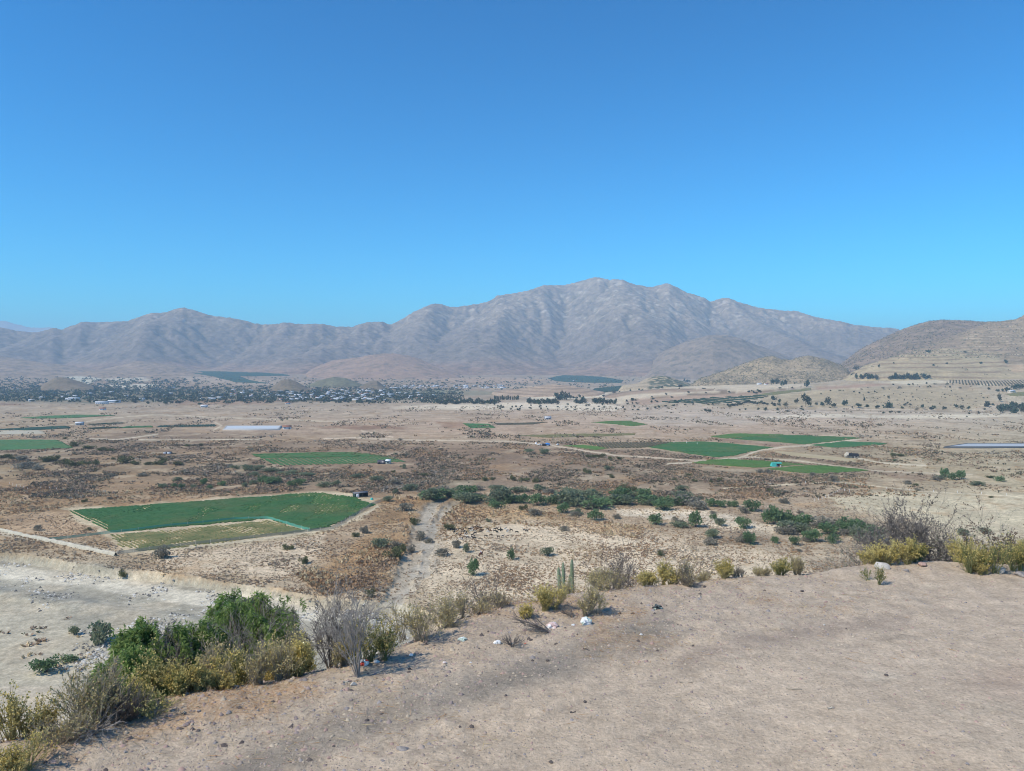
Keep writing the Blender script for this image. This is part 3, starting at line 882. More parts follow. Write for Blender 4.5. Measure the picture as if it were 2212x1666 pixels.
# dark ridge behind the terraces on the right
hB = hill('scrub_hill', 'dark brown scrub covered hill behind the terraces at right',
     [(2650, [(1770, 845), (2700, 830)]), (3000, [(1770, 822), (1830, 806), (1900, 790), (2000, 770), (2120, 760), (2700, 740)]),
      (3350, [(1770, 806), (1817, 790), (1865, 765), (1954, 735), (2009, 722), (2120, 715), (2700, 700)]),
      (3750, [(1770, 806), (1817, 783), (1865, 755), (1910, 734), (1954, 715), (1985, 704), (2009, 698), (2036, 695.5), (2088, 698), (2119, 700), (2200, 705), (2700, 690)]),
      (4300, [(1770, 815), (2700, 740)])], (1770, 2700), 420, 200, scrub_tint((.27, .205, .16), (.13, .115, .08), -.02, 10), M_hill, .8, 13)
# speckled twin hillocks
hC = hill('hillock', 'pale twin hillock speckled with dark bushes',
     [(2250, [(1480, 842), (1850, 836)]), (2500, [(1480, 832), (1540, 822), (1640, 812), (1740, 808), (1850, 818)]),
      (2850, [(1480, 824), (1521, 815), (1560, 803), (1597, 791), (1638, 775), (1669, 770), (1690, 776), (1707, 778), (1728, 771), (1745, 767.6), (1782, 775), (1813, 789), (1850, 806)]),
      (3200, [(1480, 824), (1850, 820)])], (1480, 1850), 320, 140, scrub_tint((.35, .285, .205), (.13, .115, .08), -.08, 7), M_hill, .8, 17)
# terraced mound behind the trees
def mound_tint(x, y, z):
    c = scrub_tint((.41, .32, .25), (.26, .19, .15), .3, 12)(x, y, z)
    w = sstep(.55, .8, np.sin(z * 1.05 + 2 * fbm(x / 120, y / 120, 2, 5)) * .5 + .5)[:, None] * .6
    return c * (1 - w) + np.array([[.22, .165, .13]]) * w
hill('mound', 'rounded tan mound ringed by old terraces behind the dark trees',
     [(2050, [(1040, 862), (1320, 858)]), (2250, [(1040, 855), (1120, 848), (1200, 842), (1260, 845), (1320, 853)]),
      (2450, [(1040, 851), (1090, 844), (1140, 838), (1175, 831.5), (1200, 830), (1240, 834), (1280, 843), (1320, 849)]),
      (2650, [(1040, 850), (1320, 848)])], (1040, 1320), 220, 100, mound_tint, M_hill, .3, 19)
# dark green hillock with a pale cut side
def green_tint(x, y, z):
    px = px_of(x, y)
    c = scrub_tint((.42, .35, .26), (.25, .2, .14), .2, 12)(x, y, z)
    w = sstep(1395, 1408, px + 8 * fbm(x / 30, y / 30, 3, 3))[:, None] * sstep(.0, .25, fbm(x / 14, y / 14, 3, 8) + .28)[:, None]
    return c * (1 - w) + np.array([[.085, .10, .065]]) * w
hill('hillock', 'small hillock half covered in dark orchard trees',
     [(2550, [(1330, 840), (1500, 838)]), (2750, [(1330, 835), (1400, 828), (1440, 826), (1500, 833)]),
      (2950, [(1330, 835), (1375, 829), (1398, 817), (1414, 812.5), (1440, 812.5), (1460, 819), (1478, 825), (1500, 832)]),
      (3150, [(1330, 835), (1500, 832)])], (1330, 1500), 160, 90, green_tint, M_hill, .25, 23)
for lab, ring, a, b, y0 in (
    ('brown hillock rising from the orchards left of the town', [(85, 834), (110, 821), (122, 815), (145, 815.5), (175, 825), (205, 836)], 80, 210, 2900),
    ('grey stony hillock above the middle of the town', [(585, 838), (606, 822), (623, 819), (640, 824), (665, 838)], 575, 680, 2850),
    ('low greenish hillock behind the stony one', [(655, 836), (690, 822), (720, 814), (745, 816), (790, 833)], 640, 800, 3250),
    ('small tan hillock with plough lines beside the town', [(775, 836), (800, 824), (815, 822), (832, 836)], 770, 845, 3050)):
    hill('hillock', lab, [(y0 - 200, [(a, 844), (b, 844)]), (y0, ring), (y0 + 220, [(a, 838), (b, 838)])], (a, b), 110, 60,
         scrub_tint((.19, .155, .12) if 'greenish' not in lab else (.17, .17, .12), (.12, .11, .08), -.05, 9), M_hill, .25, int(a))

# terraced hill at right
def terr_phase(X, Y, z):
    up = sstep(25, 50, z + .02 * (X - 1200))
    st = 10.5
    zz = z + 9 * fbm(X / 420, Y / 420, 3, 33) + 2.0 * fbm(X / 90, Y / 90, 3, 34)
    k = np.where(up > .5, 1.0, .72)
    return (zz * k / st) % 1.0, st, up

def terr(X, Y, z):
    px = px_of(X, Y)
    f, st, up = terr_phase(X, Y, z)
    step = (sstep(.62, .98, f) - f) * st
    w = sstep(-45, -25, z) * (.45 + .35 * up)
    return z + step * w

def terr_tint(x, y, z):
    px, py = px_of(x, y), py_of(y, z)
    qx = px + 10 * fbm(x / 60, y / 60, 3, 42); qy = py + 5 * fbm(x / 70, y / 70, 3, 43)
    c = np.array([[.39, .33, .23]]) * (1 + .12 * fbm(x / 50, y / 50, 4, 44))[:, None]
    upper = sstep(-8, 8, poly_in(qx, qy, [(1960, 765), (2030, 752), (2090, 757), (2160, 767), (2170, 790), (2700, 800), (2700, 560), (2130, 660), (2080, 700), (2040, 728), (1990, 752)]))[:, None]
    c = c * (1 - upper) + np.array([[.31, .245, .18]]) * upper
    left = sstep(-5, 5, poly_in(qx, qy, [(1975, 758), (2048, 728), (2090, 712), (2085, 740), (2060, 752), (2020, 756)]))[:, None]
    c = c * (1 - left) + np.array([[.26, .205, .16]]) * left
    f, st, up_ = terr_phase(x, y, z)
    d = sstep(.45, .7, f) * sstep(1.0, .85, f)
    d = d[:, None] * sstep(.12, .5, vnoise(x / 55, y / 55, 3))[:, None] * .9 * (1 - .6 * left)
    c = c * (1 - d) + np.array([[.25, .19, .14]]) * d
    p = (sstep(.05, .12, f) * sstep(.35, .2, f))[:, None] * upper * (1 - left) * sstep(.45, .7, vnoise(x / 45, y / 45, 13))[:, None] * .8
    c = c * (1 - p) + np.array([[.52, .45, .35]]) * p
    s = sstep(.25, .5, fbm(x / 7, y / 7, 3, 45) + .3 * fbm(x / 70, y / 70, 2, 46))[:, None] * (.25 + .5 * upper)
    c = c * (1 - s) + np.array([[.15, .13, .085]]) * s
    r = sstep(-6, 6, poly_in(qx, qy, [(2180, 795), (2212, 788), (2212, 802), (2185, 803)]))[:, None] * .7
    return c * (1 - r) + np.array([[.50, .37, .26]]) * r

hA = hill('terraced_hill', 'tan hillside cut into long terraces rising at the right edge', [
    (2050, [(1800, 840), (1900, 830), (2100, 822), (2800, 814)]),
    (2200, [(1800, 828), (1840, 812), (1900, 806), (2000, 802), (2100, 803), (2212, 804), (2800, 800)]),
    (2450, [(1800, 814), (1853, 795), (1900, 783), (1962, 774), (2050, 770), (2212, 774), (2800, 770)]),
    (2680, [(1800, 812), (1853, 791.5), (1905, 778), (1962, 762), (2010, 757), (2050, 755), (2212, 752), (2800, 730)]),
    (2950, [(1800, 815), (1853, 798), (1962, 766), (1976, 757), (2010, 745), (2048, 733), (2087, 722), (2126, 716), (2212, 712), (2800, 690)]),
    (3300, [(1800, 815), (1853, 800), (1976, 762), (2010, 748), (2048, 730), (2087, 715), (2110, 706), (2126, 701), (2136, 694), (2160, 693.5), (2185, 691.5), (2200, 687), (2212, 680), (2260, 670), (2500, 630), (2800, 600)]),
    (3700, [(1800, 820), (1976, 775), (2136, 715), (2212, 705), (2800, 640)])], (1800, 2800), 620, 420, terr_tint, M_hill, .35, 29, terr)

# ------------------------------------------------------------------ near terrace
M_dirt, nt, b = new_mat('terrace_dirt', 0.97)
b.inputs['Specular IOR Level'].default_value = 0.05
at_n = nd(nt, 'ShaderNodeAttribute', attribute_name='tint')
geo = nd(nt, 'ShaderNodeNewGeometry')
P = geo.outputs['Position']
n_f = noise(nt, P, 26, 5, .7); n_m = noise(nt, P, 4.5, 5, .6); n_l = noise(nt, P, .9, 4, .6)
f = math_n(nt, 'MULTIPLY', ramp(nt, n_f, .27, .73, .72, 1.28), ramp(nt, n_m, .3, .7, .84, 1.16))
f = math_n(nt, 'MULTIPLY', f, ramp(nt, n_l, .3, .7, .92, 1.08))
sc = nd(nt, 'ShaderNodeVectorMath', operation='SCALE')
nt.links.new(at_n.outputs['Color'], sc.inputs[0]); nt.links.new(f, sc.inputs['Scale'])
vo = nd(nt, 'ShaderNodeTexVoronoi')
vo.inputs['Scale'].default_value = 34
nt.links.new(P, vo.inputs['Vector'])
# stones let into the dirt: small cells whose own random value is high
sep = nd(nt, 'ShaderNodeSeparateColor'); nt.links.new(vo.outputs['Color'], sep.inputs[0])
st = math_n(nt, 'MULTIPLY', ramp(nt, vo.outputs['Distance'], .30, .18), ramp(nt, sep.outputs[0], .74, .78))
stc = mixc(nt, sep.outputs[1], (.22, .185, .16), (.52, .45, .38))
col = mixc(nt, math_n(nt, 'MULTIPLY', st, .75), sc.outputs[0], stc)
nt.links.new(col, b.inputs['Base Color'])
bp = nd(nt, 'ShaderNodeBump'); bp.inputs['Strength'].default_value = .9; bp.inputs['Distance'].default_value = .02
hh = math_n(nt, 'ADD', math_n(nt, 'MULTIPLY', n_f, .9), math_n(nt, 'MULTIPLY', st, .55))
hh = math_n(nt, 'ADD', hh, math_n(nt, 'MULTIPLY', n_m, 1.3))
nt.links.new(hh, bp.inputs['Height']); nt.links.new(bp.outputs[0], b.inputs['Normal'])

def dirt_tint(x, y, z):
    s = edge_s(x, y)
    yy = np.maximum(y, .6)
    px = CX + F * x / yy; py = HY + F * EYE / yy
    wob = fbm(x / 1.1, y / 1.1, 4, 301); wob2 = fbm(x / .35, y / .35, 3, 302)
    c = np.array([[.47, .40, .34]]) * (1 + .10 * fbm(x / 2.5, y / 2.5, 4, 303))[:, None]
    r = sstep(-.5, 4.5, x + 1.2 * wob)[:, None]                       # rosier to the right
    c = c * (1 - r) + np.array([[.475, .41, .355]]) * (1 + .08 * wob)[:, None] * r
    fr = (sstep(7.5, 5.0, y + .8 * wob) * sstep(-2.0, 1.0, x))[:, None] * .6    # sandy near right
    c = c * (1 - fr) + np.array([[.50, .42, .35]]) * fr
    # grey crushed band where wheels run
    d = line_d(px + 26 * wob, py + 10 * wob2, [(400, 1710), (570, 1646), (678, 1592), (817, 1544), (967, 1500), (1128, 1452), (1235, 1420), (1330, 1380), (1430, 1350)])
    t = sstep(62, 8, d)[:, None] * .85 * sstep(-.95, -.1, wob + .25)[:, None]
    c = c * (1 - t) + np.array([[.19, .185, .18]]) * t
    d = line_d(px + 20 * wob, py + 6 * wob2, [(1480, 1425), (1620, 1385), (1800, 1350), (1950, 1335)])
    t = sstep(30, 4, d)[:, None] * .55
    c = c * (1 - t) + np.array([[.30, .255, .235]]) * t
    for pts, hw, st in (([(1500, 1360), (1420, 1400), (1350, 1420)], 16, .6), ([(700, 1666), (1000, 1600), (1300, 1500), (1600, 1420), (1900, 1380), (2212, 1340)], 9, .28), ([(900, 1700), (1250, 1620), (1600, 1520), (2000, 1450), (2212, 1420)], 9, .25),
                        ([(1480, 1310), (1700, 1310), (1900, 1290), (2212, 1285)], 7, .22), ([(1380, 1340), (1700, 1330), (1950, 1312), (2212, 1305)], 7, .22)):
        d = line_d(px + 10 * wob, py + 4 * wob2, pts)
        t = sstep(hw, hw * .3, d)[:, None] * st * sstep(-.6, .2, wob)[:, None]
        c = c * (1 - t) + np.array([[.27, .24, .22]]) * t
    # crumbly mauve margin towards the brink
    m = sstep(-3.2, -.9, s + .5 * wob)[:, None] * sstep(9, -1, x - 2)[:, None] * .5
    c = c * (1 - m) + np.array([[.41, .36, .315]]) * (1 + .3 * wob2)[:, None] * m
    # rusty dry grass litter
    g = sstep(.12, .48, fbm(x / 1.3, y / .8, 4, 305) + .25 * wob2) * sstep(-2.6, -1.2, s) * sstep(.9, -.1, s) * sstep(7, 3, x)
    g2 = sstep(.2, .5, fbm(x / .9, y / .6, 4, 306)) * sstep(-1.2, -.5, s) * sstep(4, 7, x)
    g = np.maximum(g, .8 * g2)[:, None] * .38 * sstep(-.5, .5, wob2)[:, None]
    c = c * (1 - g) + np.array([[.36, .20, .09]]) * g
    # pale powder patches
    pw = 0
    for cx_, cy_, rx, ry in ((2080, 1530, 120, 26), (1650, 1345, 70, 10), (1980, 1262, 90, 8), (2090, 1612, 60, 18), (1880, 1460, 80, 20), (1740, 1322, 60, 8), (1950, 1290, 110, 12)):
        pw = np.maximum(pw, sstep(1.0, .3, np.sqrt(((px + 22 * wob - cx_) / rx) ** 2 + ((py + 8 * wob2 - cy_) / ry) ** 2)))
    pw = (pw * sstep(-.5, .5, wob2 + .3 * wob))[:, None] * .55
    c = c * (1 - pw) + np.array([[.56, .51, .45]]) * pw
    rd = sstep(1.1, .2, np.sqrt(((px - 2240) / 220) ** 2 + ((py - 1470) / 60) ** 2))[:, None] * .25
    c = c * (1 - rd) + np.array([[.43, .31, .275]]) * rd
    # the bank below the brink
    k = sstep(.5, 3.5, s)[:, None]
    c = c * (1 - k) + np.array([[.36, .29, .225]]) * (1 + .2 * wob)[:, None] * k
    return np.clip(c, .03, .8)

_th = np.radians(np.concatenate([np.linspace(-115, -42, 120)[:-1], np.linspace(-42, 42, 900), np.linspace(42, 115, 120)[1:]]))
_r = np.concatenate([[0.02, .3, .8, 1.4], np.geomspace(2.0, 18, 560), np.geomspace(18, 135, 130)[1:]])
X = _r[:, None] * np.sin(_th)[None]; Y = _r[:, None] * np.cos(_th)[None]
Z = HF(X, Y)
terrace = grid_mb(X, Y, Z).build('dirt_terrace', M_dirt, smooth=True, col=dirt_tint(X.ravel(), Y.ravel(), Z.ravel()))
set_props(terrace, 'bare pinkish grey dirt lookout with a steep drop beyond its brink', 'dirt terrace', kind='structure')

# ------------------------------------------------------------------ air
hz = MB()
hz.box((0, 3500, 385), (23000, 15000 + 24000, 1250))
haze_m = bpy.data.materials.new('haze_air'); haze_m.use_nodes = True
hn = haze_m.node_tree
hn.nodes.remove(hn.nodes['Principled BSDF'])
pv = hn.nodes.new('ShaderNodeVolumePrincipled')
pv.inputs['Color'].default_value = (0.53, 0.77, 1.0, 1)
pv.inputs['Density'].default_value = HAZE
pv.inputs['Anisotropy'].default_value = 0.0
hn.links.new(pv.outputs[0], hn.nodes['Material Output'].inputs['Volume'])
haze = hz.build('haze', haze_m)
set_props(haze, 'thin blue haze over the valley and mountains', 'haze', kind='stuff')

# ================================================================== FIELDS
def field(name, label, poly, mats, rows=None, gap=1.5, step=1.2, duty=1.0, h=.5, thin=0.0, seed=1, tufts=0, tuft_mat=None, tl=.35, miss=None, cat='crop field'):
    """a crop canopy over the polygon: cells along the rows, the bare furrows and gaps left open"""
    P = np.array([at(*p)[:2] for p in poly])
    if rows is None:
        rows = (poly[0], poly[1])
    a, b_ = at(*rows[0])[:2], at(*rows[1])[:2]
    u = (b_ - a) / np.linalg.norm(b_ - a); v = np.array([-u[1], u[0]])
    pu, pv = P @ u, P @ v
    cs = gap / 3.0
    U = np.arange(pu.min() - 2, pu.max() + 2, step); V = np.arange(pv.min() - 2, pv.max() + 2, cs)
    gu, gv = np.meshgrid(U, V)
    jit = .25 * step
    rng = np.random.default_rng(seed)
    X = gu * u[0] + gv * v[0] + rng.normal(size=gu.shape) * jit * .5; Y = gu * u[1] + gv * v[1] + rng.normal(size=gu.shape) * jit * .5
    mid = lambda A: .25 * (A[:-1, :-1] + A[1:, :-1] + A[:-1, 1:] + A[1:, 1:])
    mx_, my_ = mid(X), mid(Y)
    d = poly_in(mx_, my_, P) + 2.2 * fbm(mx_ / 6, my_ / 6, 4, seed) - np.maximum(rng.normal(size=mx_.shape), 0) * .8
    phase = (mid(gv) / gap) % 1.0
    keep = (d > 0)
    if duty < 1:
        keep &= phase < duty
    if thin:
        keep &= (fbm(mx_ / 5, my_ / 9, 4, seed + 3) * .7 + rng.random(mx_.shape) * .5) > thin - .25
    if miss is not None:
        keep &= ~miss(mx_, my_, phase, rng)
    base = HV(X, Y)
    crown = .5 + .5 * np.cos(2 * pi * ((gv / gap) % 1.0 - .33))
    Z = base + h * (.35 + .45 * crown * vnoise(X / 1.3, Y / 1.3, seed) + .35 * rng.random(X.shape))
    r, c = X.shape
    i = np.arange(r - 1)[:, None] * c + np.arange(c - 1)[None]
    f = np.stack([i, i + 1, i + c + 1, i + c], -1)[keep]
    used = np.unique(f); remap = np.full(r * c, -1); remap[used] = np.arange(len(used))
    mb = MB().add(np.stack([X, Y, Z], -1).reshape(-1, 3)[used], remap[f])
    # skirt: every open border drops to the soil
    e = np.concatenate([f[:, [0, 1]], f[:, [1, 2]], f[:, [2, 3]], f[:, [3, 0]]])
    key = np.minimum(e[:, 0], e[:, 1]) * (r * c) + np.maximum(e[:, 0], e[:, 1])
    _, inv, cnt = np.unique(key, return_inverse=True, return_counts=True)
    e = e[cnt[inv] == 1]
    V3 = np.stack([X, Y, Z], -1).reshape(-1, 3); lo = V3.copy(); lo[:, 2] = base.ravel() - .1
    mb.add(np.concatenate([V3[e[:, 0]], V3[e[:, 1]], lo[e[:, 1]], lo[e[:, 0]]]),
           np.stack([np.arange(len(e)) + k * len(e) for k in range(4)], 1))
    if tufts:
        ci = np.flatnonzero(keep.ravel())
        pick = rng.choice(ci, min(tufts, len(ci) * 4))
        n = len(pick)
        cx_ = mx_.ravel()[pick] + rng.normal(size=n) * .4; cy_ = my_.ravel()[pick] + rng.normal(size=n) * .4
        C = np.stack([cx_, cy_, HV(cx_, cy_) + h * .3], 1)
        Ud = rng.normal(size=(n, 3)); Ud[:, 2] = np.abs(Ud[:, 2]) * .8 + .25
        mb.leaves(C, Ud, tl * (.6 + .8 * rng.random(n)), tl * .8 * (.6 + .8 * rng.random(n)), rng, 1 if isinstance(mats, list) and len(mats) > 1 else 0)
    o = mb.build(name, mats)
    set_props(o, label, cat, 'irrigated fields on the valley floor', 'stuff')
    return o

G_deep = leafy('crop_deep_green', (0.066, 0.178, 0.052), (0.09, 0.217, 0.068), scale=.25, patchy=.55)
G_leaf = leafy('crop_leaf', (0.09, 0.23, 0.08), (0.15, 0.30, 0.12), scale=.5, patchy=.55)
G_bright = leafy('crop_bright_green', (0.111, 0.221, 0.039), (0.143, 0.26, 0.058), scale=.15, patchy=.55)
G_olive = leafy('crop_olive', (.20, .20, .075), (.31, .265, .11), scale=.12)
G_teal = leafy('orchard_teal', (.055, .115, .075), (.07, .13, .085), scale=.06)
G_dark = leafy('orchard_dark', (.035, .065, .03), (.05, .08, .04), scale=.06)
G_vine = leafy('vine_brown_green', (.13, .125, .065), (.17, .14, .085), scale=.2)
G_straw = leafy('stubble', (.47, .37, .20), (.52, .42, .25), scale=.08, translucent=.05)
G_pale = leafy('pale_stubble', (.56, .50, .36), (.50, .44, .31), scale=.03, translucent=.05)

def miss_big(x, y, ph, rng):
    px, py = px_of(x, y), py_of(y, HV(x, y))
    gapn = fbm(x / 10, y / 26, 3, 407) + .5 * rng.random(x.shape)
    right = sstep(520, 690, px) * .42 + sstep(1085, 1066, py) * .15
    left = (px < 235) & (ph > .55) & (px - 144 < (py - 1098) * 2.6)
    return (gapn > .78 - right) & (ph > .45) | left
field('crop_field', 'big dark green vegetable field fenced with green netting', [(146, 1104), (440, 1082), (679, 1065), (763, 1074), (806, 1091), (714, 1139), (669, 1146), (580, 1121), (240, 1151)],
      [G_deep, G_leaf], rows=((146, 1104), (240, 1151)), gap=1.9, step=.9, h=.6, seed=3, tufts=30000, tl=.42, miss=miss_big)
field('crop_field', 'yellowing olive crop between the green netting and the wire fence', [(240, 1156), (420, 1142), (578, 1124), (662, 1147), (560, 1162), (300, 1192), (262, 1180)],
      [G_olive, G_leaf], rows=((146, 1104), (240, 1151)), gap=1.8, step=.9, h=.45, seed=5, tufts=9000, tl=.36, thin=.12,
      miss=lambda x, y, ph, rng: (ph > .5) & (fbm(x / 14, y / 14, 3, 411) > .05))
field('crop_field', 'green field with pale stripes of bare soil beside the two huts', [(604, 1006), (560, 992), (630, 991), (740, 988), (846, 987), (876, 998), (745, 1003)],
      [G_deep, G_leaf], rows=((640, 992), (668, 1005)), gap=4.2, step=1.6, duty=.55, h=.5, seed=7, tufts=1500)
field('crop_field', 'green field strip behind the striped one', [(541, 981), (640, 979), (759, 977), (835, 984.5), (845, 986.5), (740, 987.5), (630, 990), (566, 990.5)],
      [G_deep, G_leaf], rows=((541, 981), (759, 977)), gap=2.2, step=1.6, h=.5, seed=9, thin=.22, tufts=4000)
field('crop_field', 'smooth green field cut by the left edge of the photo', [(-30, 951), (70, 950.5), (122, 951), (158, 968), (60, 971), (-30, 973)], [G_leaf, G_leaf], gap=2.2, step=2.5, h=.5, seed=11, tufts=2500)
field('crop_field', 'large green field left of the dirt crossroads', [(1400, 966), (1440, 957), (1491, 955), (1532, 955), (1671, 967), (1640, 972), (1588, 984), (1546, 988), (1480, 979)],
      [G_deep, G_leaf], rows=((1491, 955), (1671, 967)), gap=2.2, step=2.0, h=.6, seed=13, tufts=9000, miss=lambda x, y, ph, rng: np.abs(py_of(y, HV(x, y)) - (976.4 - (px_of(x, y) - 1453) * .003)) < .45)
field('crop_field', 'brownish vineyard with pale end posts', [(1262, 958), (1330, 956.5), (1450, 955.5), (1420, 963), (1398, 967), (1312, 969)], [G_vine, G_dark], rows=((1300, 957), (1312, 969)), gap=3.6, step=1.8, duty=.62, h=1.1, seed=15, tufts=3000)
field('crop_field', 'small bright grass field at the tip of the vineyard', [(1216, 963), (1260, 961.5), (1312, 968), (1300, 971), (1285, 972.5)], [G_bright, G_bright], gap=2, step=1.8, h=.4, seed=17)
field('crop_field', 'far green field bordered by a light track on the right plain', [(1580, 948.5), (1615, 944.5), (1693, 940), (1740, 941), (1865, 946), (1800, 954), (1738, 960), (1660, 954)], [G_deep, G_leaf], rows=((1693, 940), (1865, 946)), gap=2.5, step=2.4, h=.6, seed=19, tufts=5000)
field('crop_field', 'thin green strip behind the far green field', [(1532, 943.5), (1590, 936.5), (1692, 939), (1600, 945), (1570, 947.5)], [G_bright, G_deep], gap=2.5, step=2.4, h=.5, seed=21)
field('crop_field', 'narrow green wedge right of the light track', [(1752, 962), (1823, 954), (1900, 957), (1916, 959.5), (1860, 965), (1803, 967)], [G_deep, G_leaf], gap=2.5, step=2.2, h=.6, seed=23, tufts=2500)
field('crop_field', 'bright green field in front of the turquoise shelter', [(1650, 1014), (1748, 1005.5), (1789, 1006.5), (1860, 1014), (1880, 1016.5), (1815, 1021), (1748, 1023.5), (1676, 1015.5)], [G_bright, G_deep], gap=2, step=1.4, h=.45, seed=25, tufts=6000)
field('crop_field', 'bright green field behind the turquoise shelter', [(1493, 1000), (1530, 994.5), (1573, 991.5), (1693, 998), (1745, 1004), (1630, 1010.5), (1560, 1006)], [G_bright, G_deep], gap=2, step=1.5, h=.45, seed=27, tufts=6000)
field('stubble_field', 'yellow stubble field behind the bright green fields', [(1666, 973.5), (1720, 978), (1847, 991.5), (1850, 998), (1826, 1000), (1770, 991), (1700, 984)], [G_straw], gap=2, step=2, h=.15, seed=29)
field('crop_field', 'small green field with a tree at its left corner on the plain', [(1001, 915), (1056, 916), (1070, 925), (1018, 925)], [G_deep, G_leaf], gap=2.5, step=3, h=.6, seed=31, tufts=1500)
field('crop_field', 'thin crop strip right of the small green field', [(1068, 914.5), (1120, 914), (1185, 912), (1150, 917), (1075, 918.5)], [G_vine], gap=3, step=3, h=.6, seed=33, thin=.1)
field('crop_field', 'pale green field under the tan fan', [(1277, 912.5), (1320, 909.8), (1360, 909.5), (1398, 917.5), (1365, 921), (1345, 918.5)], [G_bright, G_leaf], gap=3, step=3, h=.5, seed=35)
field('crop_field', 'long faded green field across the middle of the plain', [(1117, 941), (1240, 937.5), (1371, 936.5), (1372, 940), (1290, 943.5), (1180, 946)], [G_olive, G_bright], gap=3, step=3, h=.4, seed=37, thin=.12)
for lab, poly, m in (('long green strip with a pale wedge at the far left', [(44, 903.5), (100, 899.5), (165, 896.5), (252, 898), (160, 903), (90, 905)], [G_leaf]),
                     ('dull green strip below the winding track at left', [(-30, 929), (60, 924.5), (143, 921), (149, 926), (60, 930)], [G_teal]),
                     ('first of the row of dark crop plots left of the white pond', [(186, 925.5), (225, 923.5), (250, 922.8), (252, 925), (200, 927)], [G_dark]),
                     ('second of the row of dark crop plots left of the white pond', [(256, 925), (275, 922), (327, 920.5), (330, 923.5)], [G_deep]),
                     ('plot of spaced green rows next to the white pond', [(337, 923), (345, 920), (463, 917.5), (466, 921.5)], [G_teal]),
                     ('thin dark hedge row crop beyond the left plots', [(190, 916.5), (262, 913.5), (264, 915), (195, 918)], [G_dark])):
    field('crop_field', lab, poly, m, gap=3.5, step=3.0, h=1.0, seed=len(lab), duty=.7 if 'rows' in lab else 1)
field('stubble_field', 'pale straw field cut by the left edge', [(-30, 931.5), (40, 929.5), (84, 929.8), (102, 937), (40, 938.5), (-30, 939.5)], [G_pale], gap=3, step=3, h=.15, seed=43)
field('orchard', 'teal orchard block spreading over the slope behind the town', [(381, 801), (445, 803), (520, 804), (545, 802), (580, 802), (625, 812), (560, 813), (515, 813), (540, 822), (580, 829), (510, 826), (468, 815), (440, 810)], [G_teal], gap=10, step=9, h=3.0, seed=45, cat='orchard')
field('orchard', 'dark teal orchard below the main peak', [(1184, 817.5), (1214, 811.5), (1256, 812), (1300, 814.5), (1346, 822), (1340, 827.5), (1260, 826.5), (1200, 823.5)], [G_teal], gap=10, step=9, h=3.0, seed=47, cat='orchard')
field('orchard', 'dark orchard on the slope in front of the small hillock', [(1270, 846), (1285, 840), (1340, 834.5), (1400, 832), (1470, 831.5), (1430, 836), (1350, 842), (1310, 848)], [G_dark], gap=8, step=6, h=3.0, seed=49, cat='orchard')
field('orchard', 'striped orchard of green rows and pale nets below the tan slope', [(1430, 869), (1480, 864), (1530, 860), (1580, 857.5), (1640, 854.5), (1662, 856), (1640, 862), (1612, 868), (1560, 872), (1500, 872), (1450, 871)], [G_dark, G_deep], rows=((1520, 862), (1600, 869)), gap=27, step=5, duty=.5, h=2.6, seed=51, cat='orchard')
field('crop_field', 'olive strip behind the striped orchard', [(1634, 853.5), (1690, 845), (1750, 837.5), (1752, 843.5), (1710, 848), (1672, 854.5)], [G_olive], gap=4, step=4, h=.5, seed=53)
field('vineyard', 'pale vineyard rows at the foot of the terraced hill', [(2040, 826), (2060, 821.5), (2212, 822), (2212, 834), (2120, 832), (2080, 833)], [G_vine], rows=((2100, 822), (2104, 832)), gap=7, step=4, duty=.5, h=1.3, seed=55, cat='vineyard')
field('crop_field', 'olive green patch beside the trees at the right edge', [(2172, 853), (2195, 848), (2230, 846), (2230, 856), (2190, 856)], [G_olive], gap=4, step=4, h=.5, seed=57)

# ================================================================== SCRUB of the plain (nobody could count it)
def scatter_tufts(n, seed, region, sizes, mats, name, label, accept, kl=6, upright=.5, cat='scrub'):
    rng = np.random.default_rng(seed)
    (x0, x1), (y0, y1) = region
    py = rng.uniform(y0, y1, n * 3); px = rng.uniform(x0, x1, n * 3)
    y = F * (EYE - ZV) / (py - HY); x = (px - CX) / F * y
    ok = accept(px, py, x, y, rng)
    x, y = x[ok][:n], y[ok][:n]
    z = HV(x, y)
    m = len(x)
    s = rng.uniform(*sizes, m) * (0.6 + .8 * vnoise(x / 15, y / 15, seed + 1))
    mi = (vnoise(x / 25, y / 40, seed + 2) * .7 + rng.random(m) * .5)
    mi = np.clip((mi / 1.2 * len(mats)).astype(int), 0, len(mats) - 1)
    mb = MB()
    for k in range(len(mats)):
        q = mi == k; mm = q.sum()
        if not mm: continue
        C0 = np.stack([x[q], y[q], z[q]], 1); ss = s[q]
        for j in range(kl):
            a = rng.uniform(0, 2 * pi, mm); t = rng.uniform(.1, 1, mm)
            U = np.stack([np.cos(a) * (1 - upright * t), np.sin(a) * (1 - upright * t), .25 + upright * t], 1)
            C = C0 + np.stack([np.cos(a) * ss * .25 * t, np.sin(a) * ss * .25 * t, ss * .05 * np.ones(mm)], 1)
            mb.leaves(C, U, ss * rng.uniform(.6, 1.0, mm), ss * rng.uniform(.35, .65, mm), rng, k)
    o = mb.build(name, mats)
    set_props(o, label, cat, None, 'stuff')
    return o

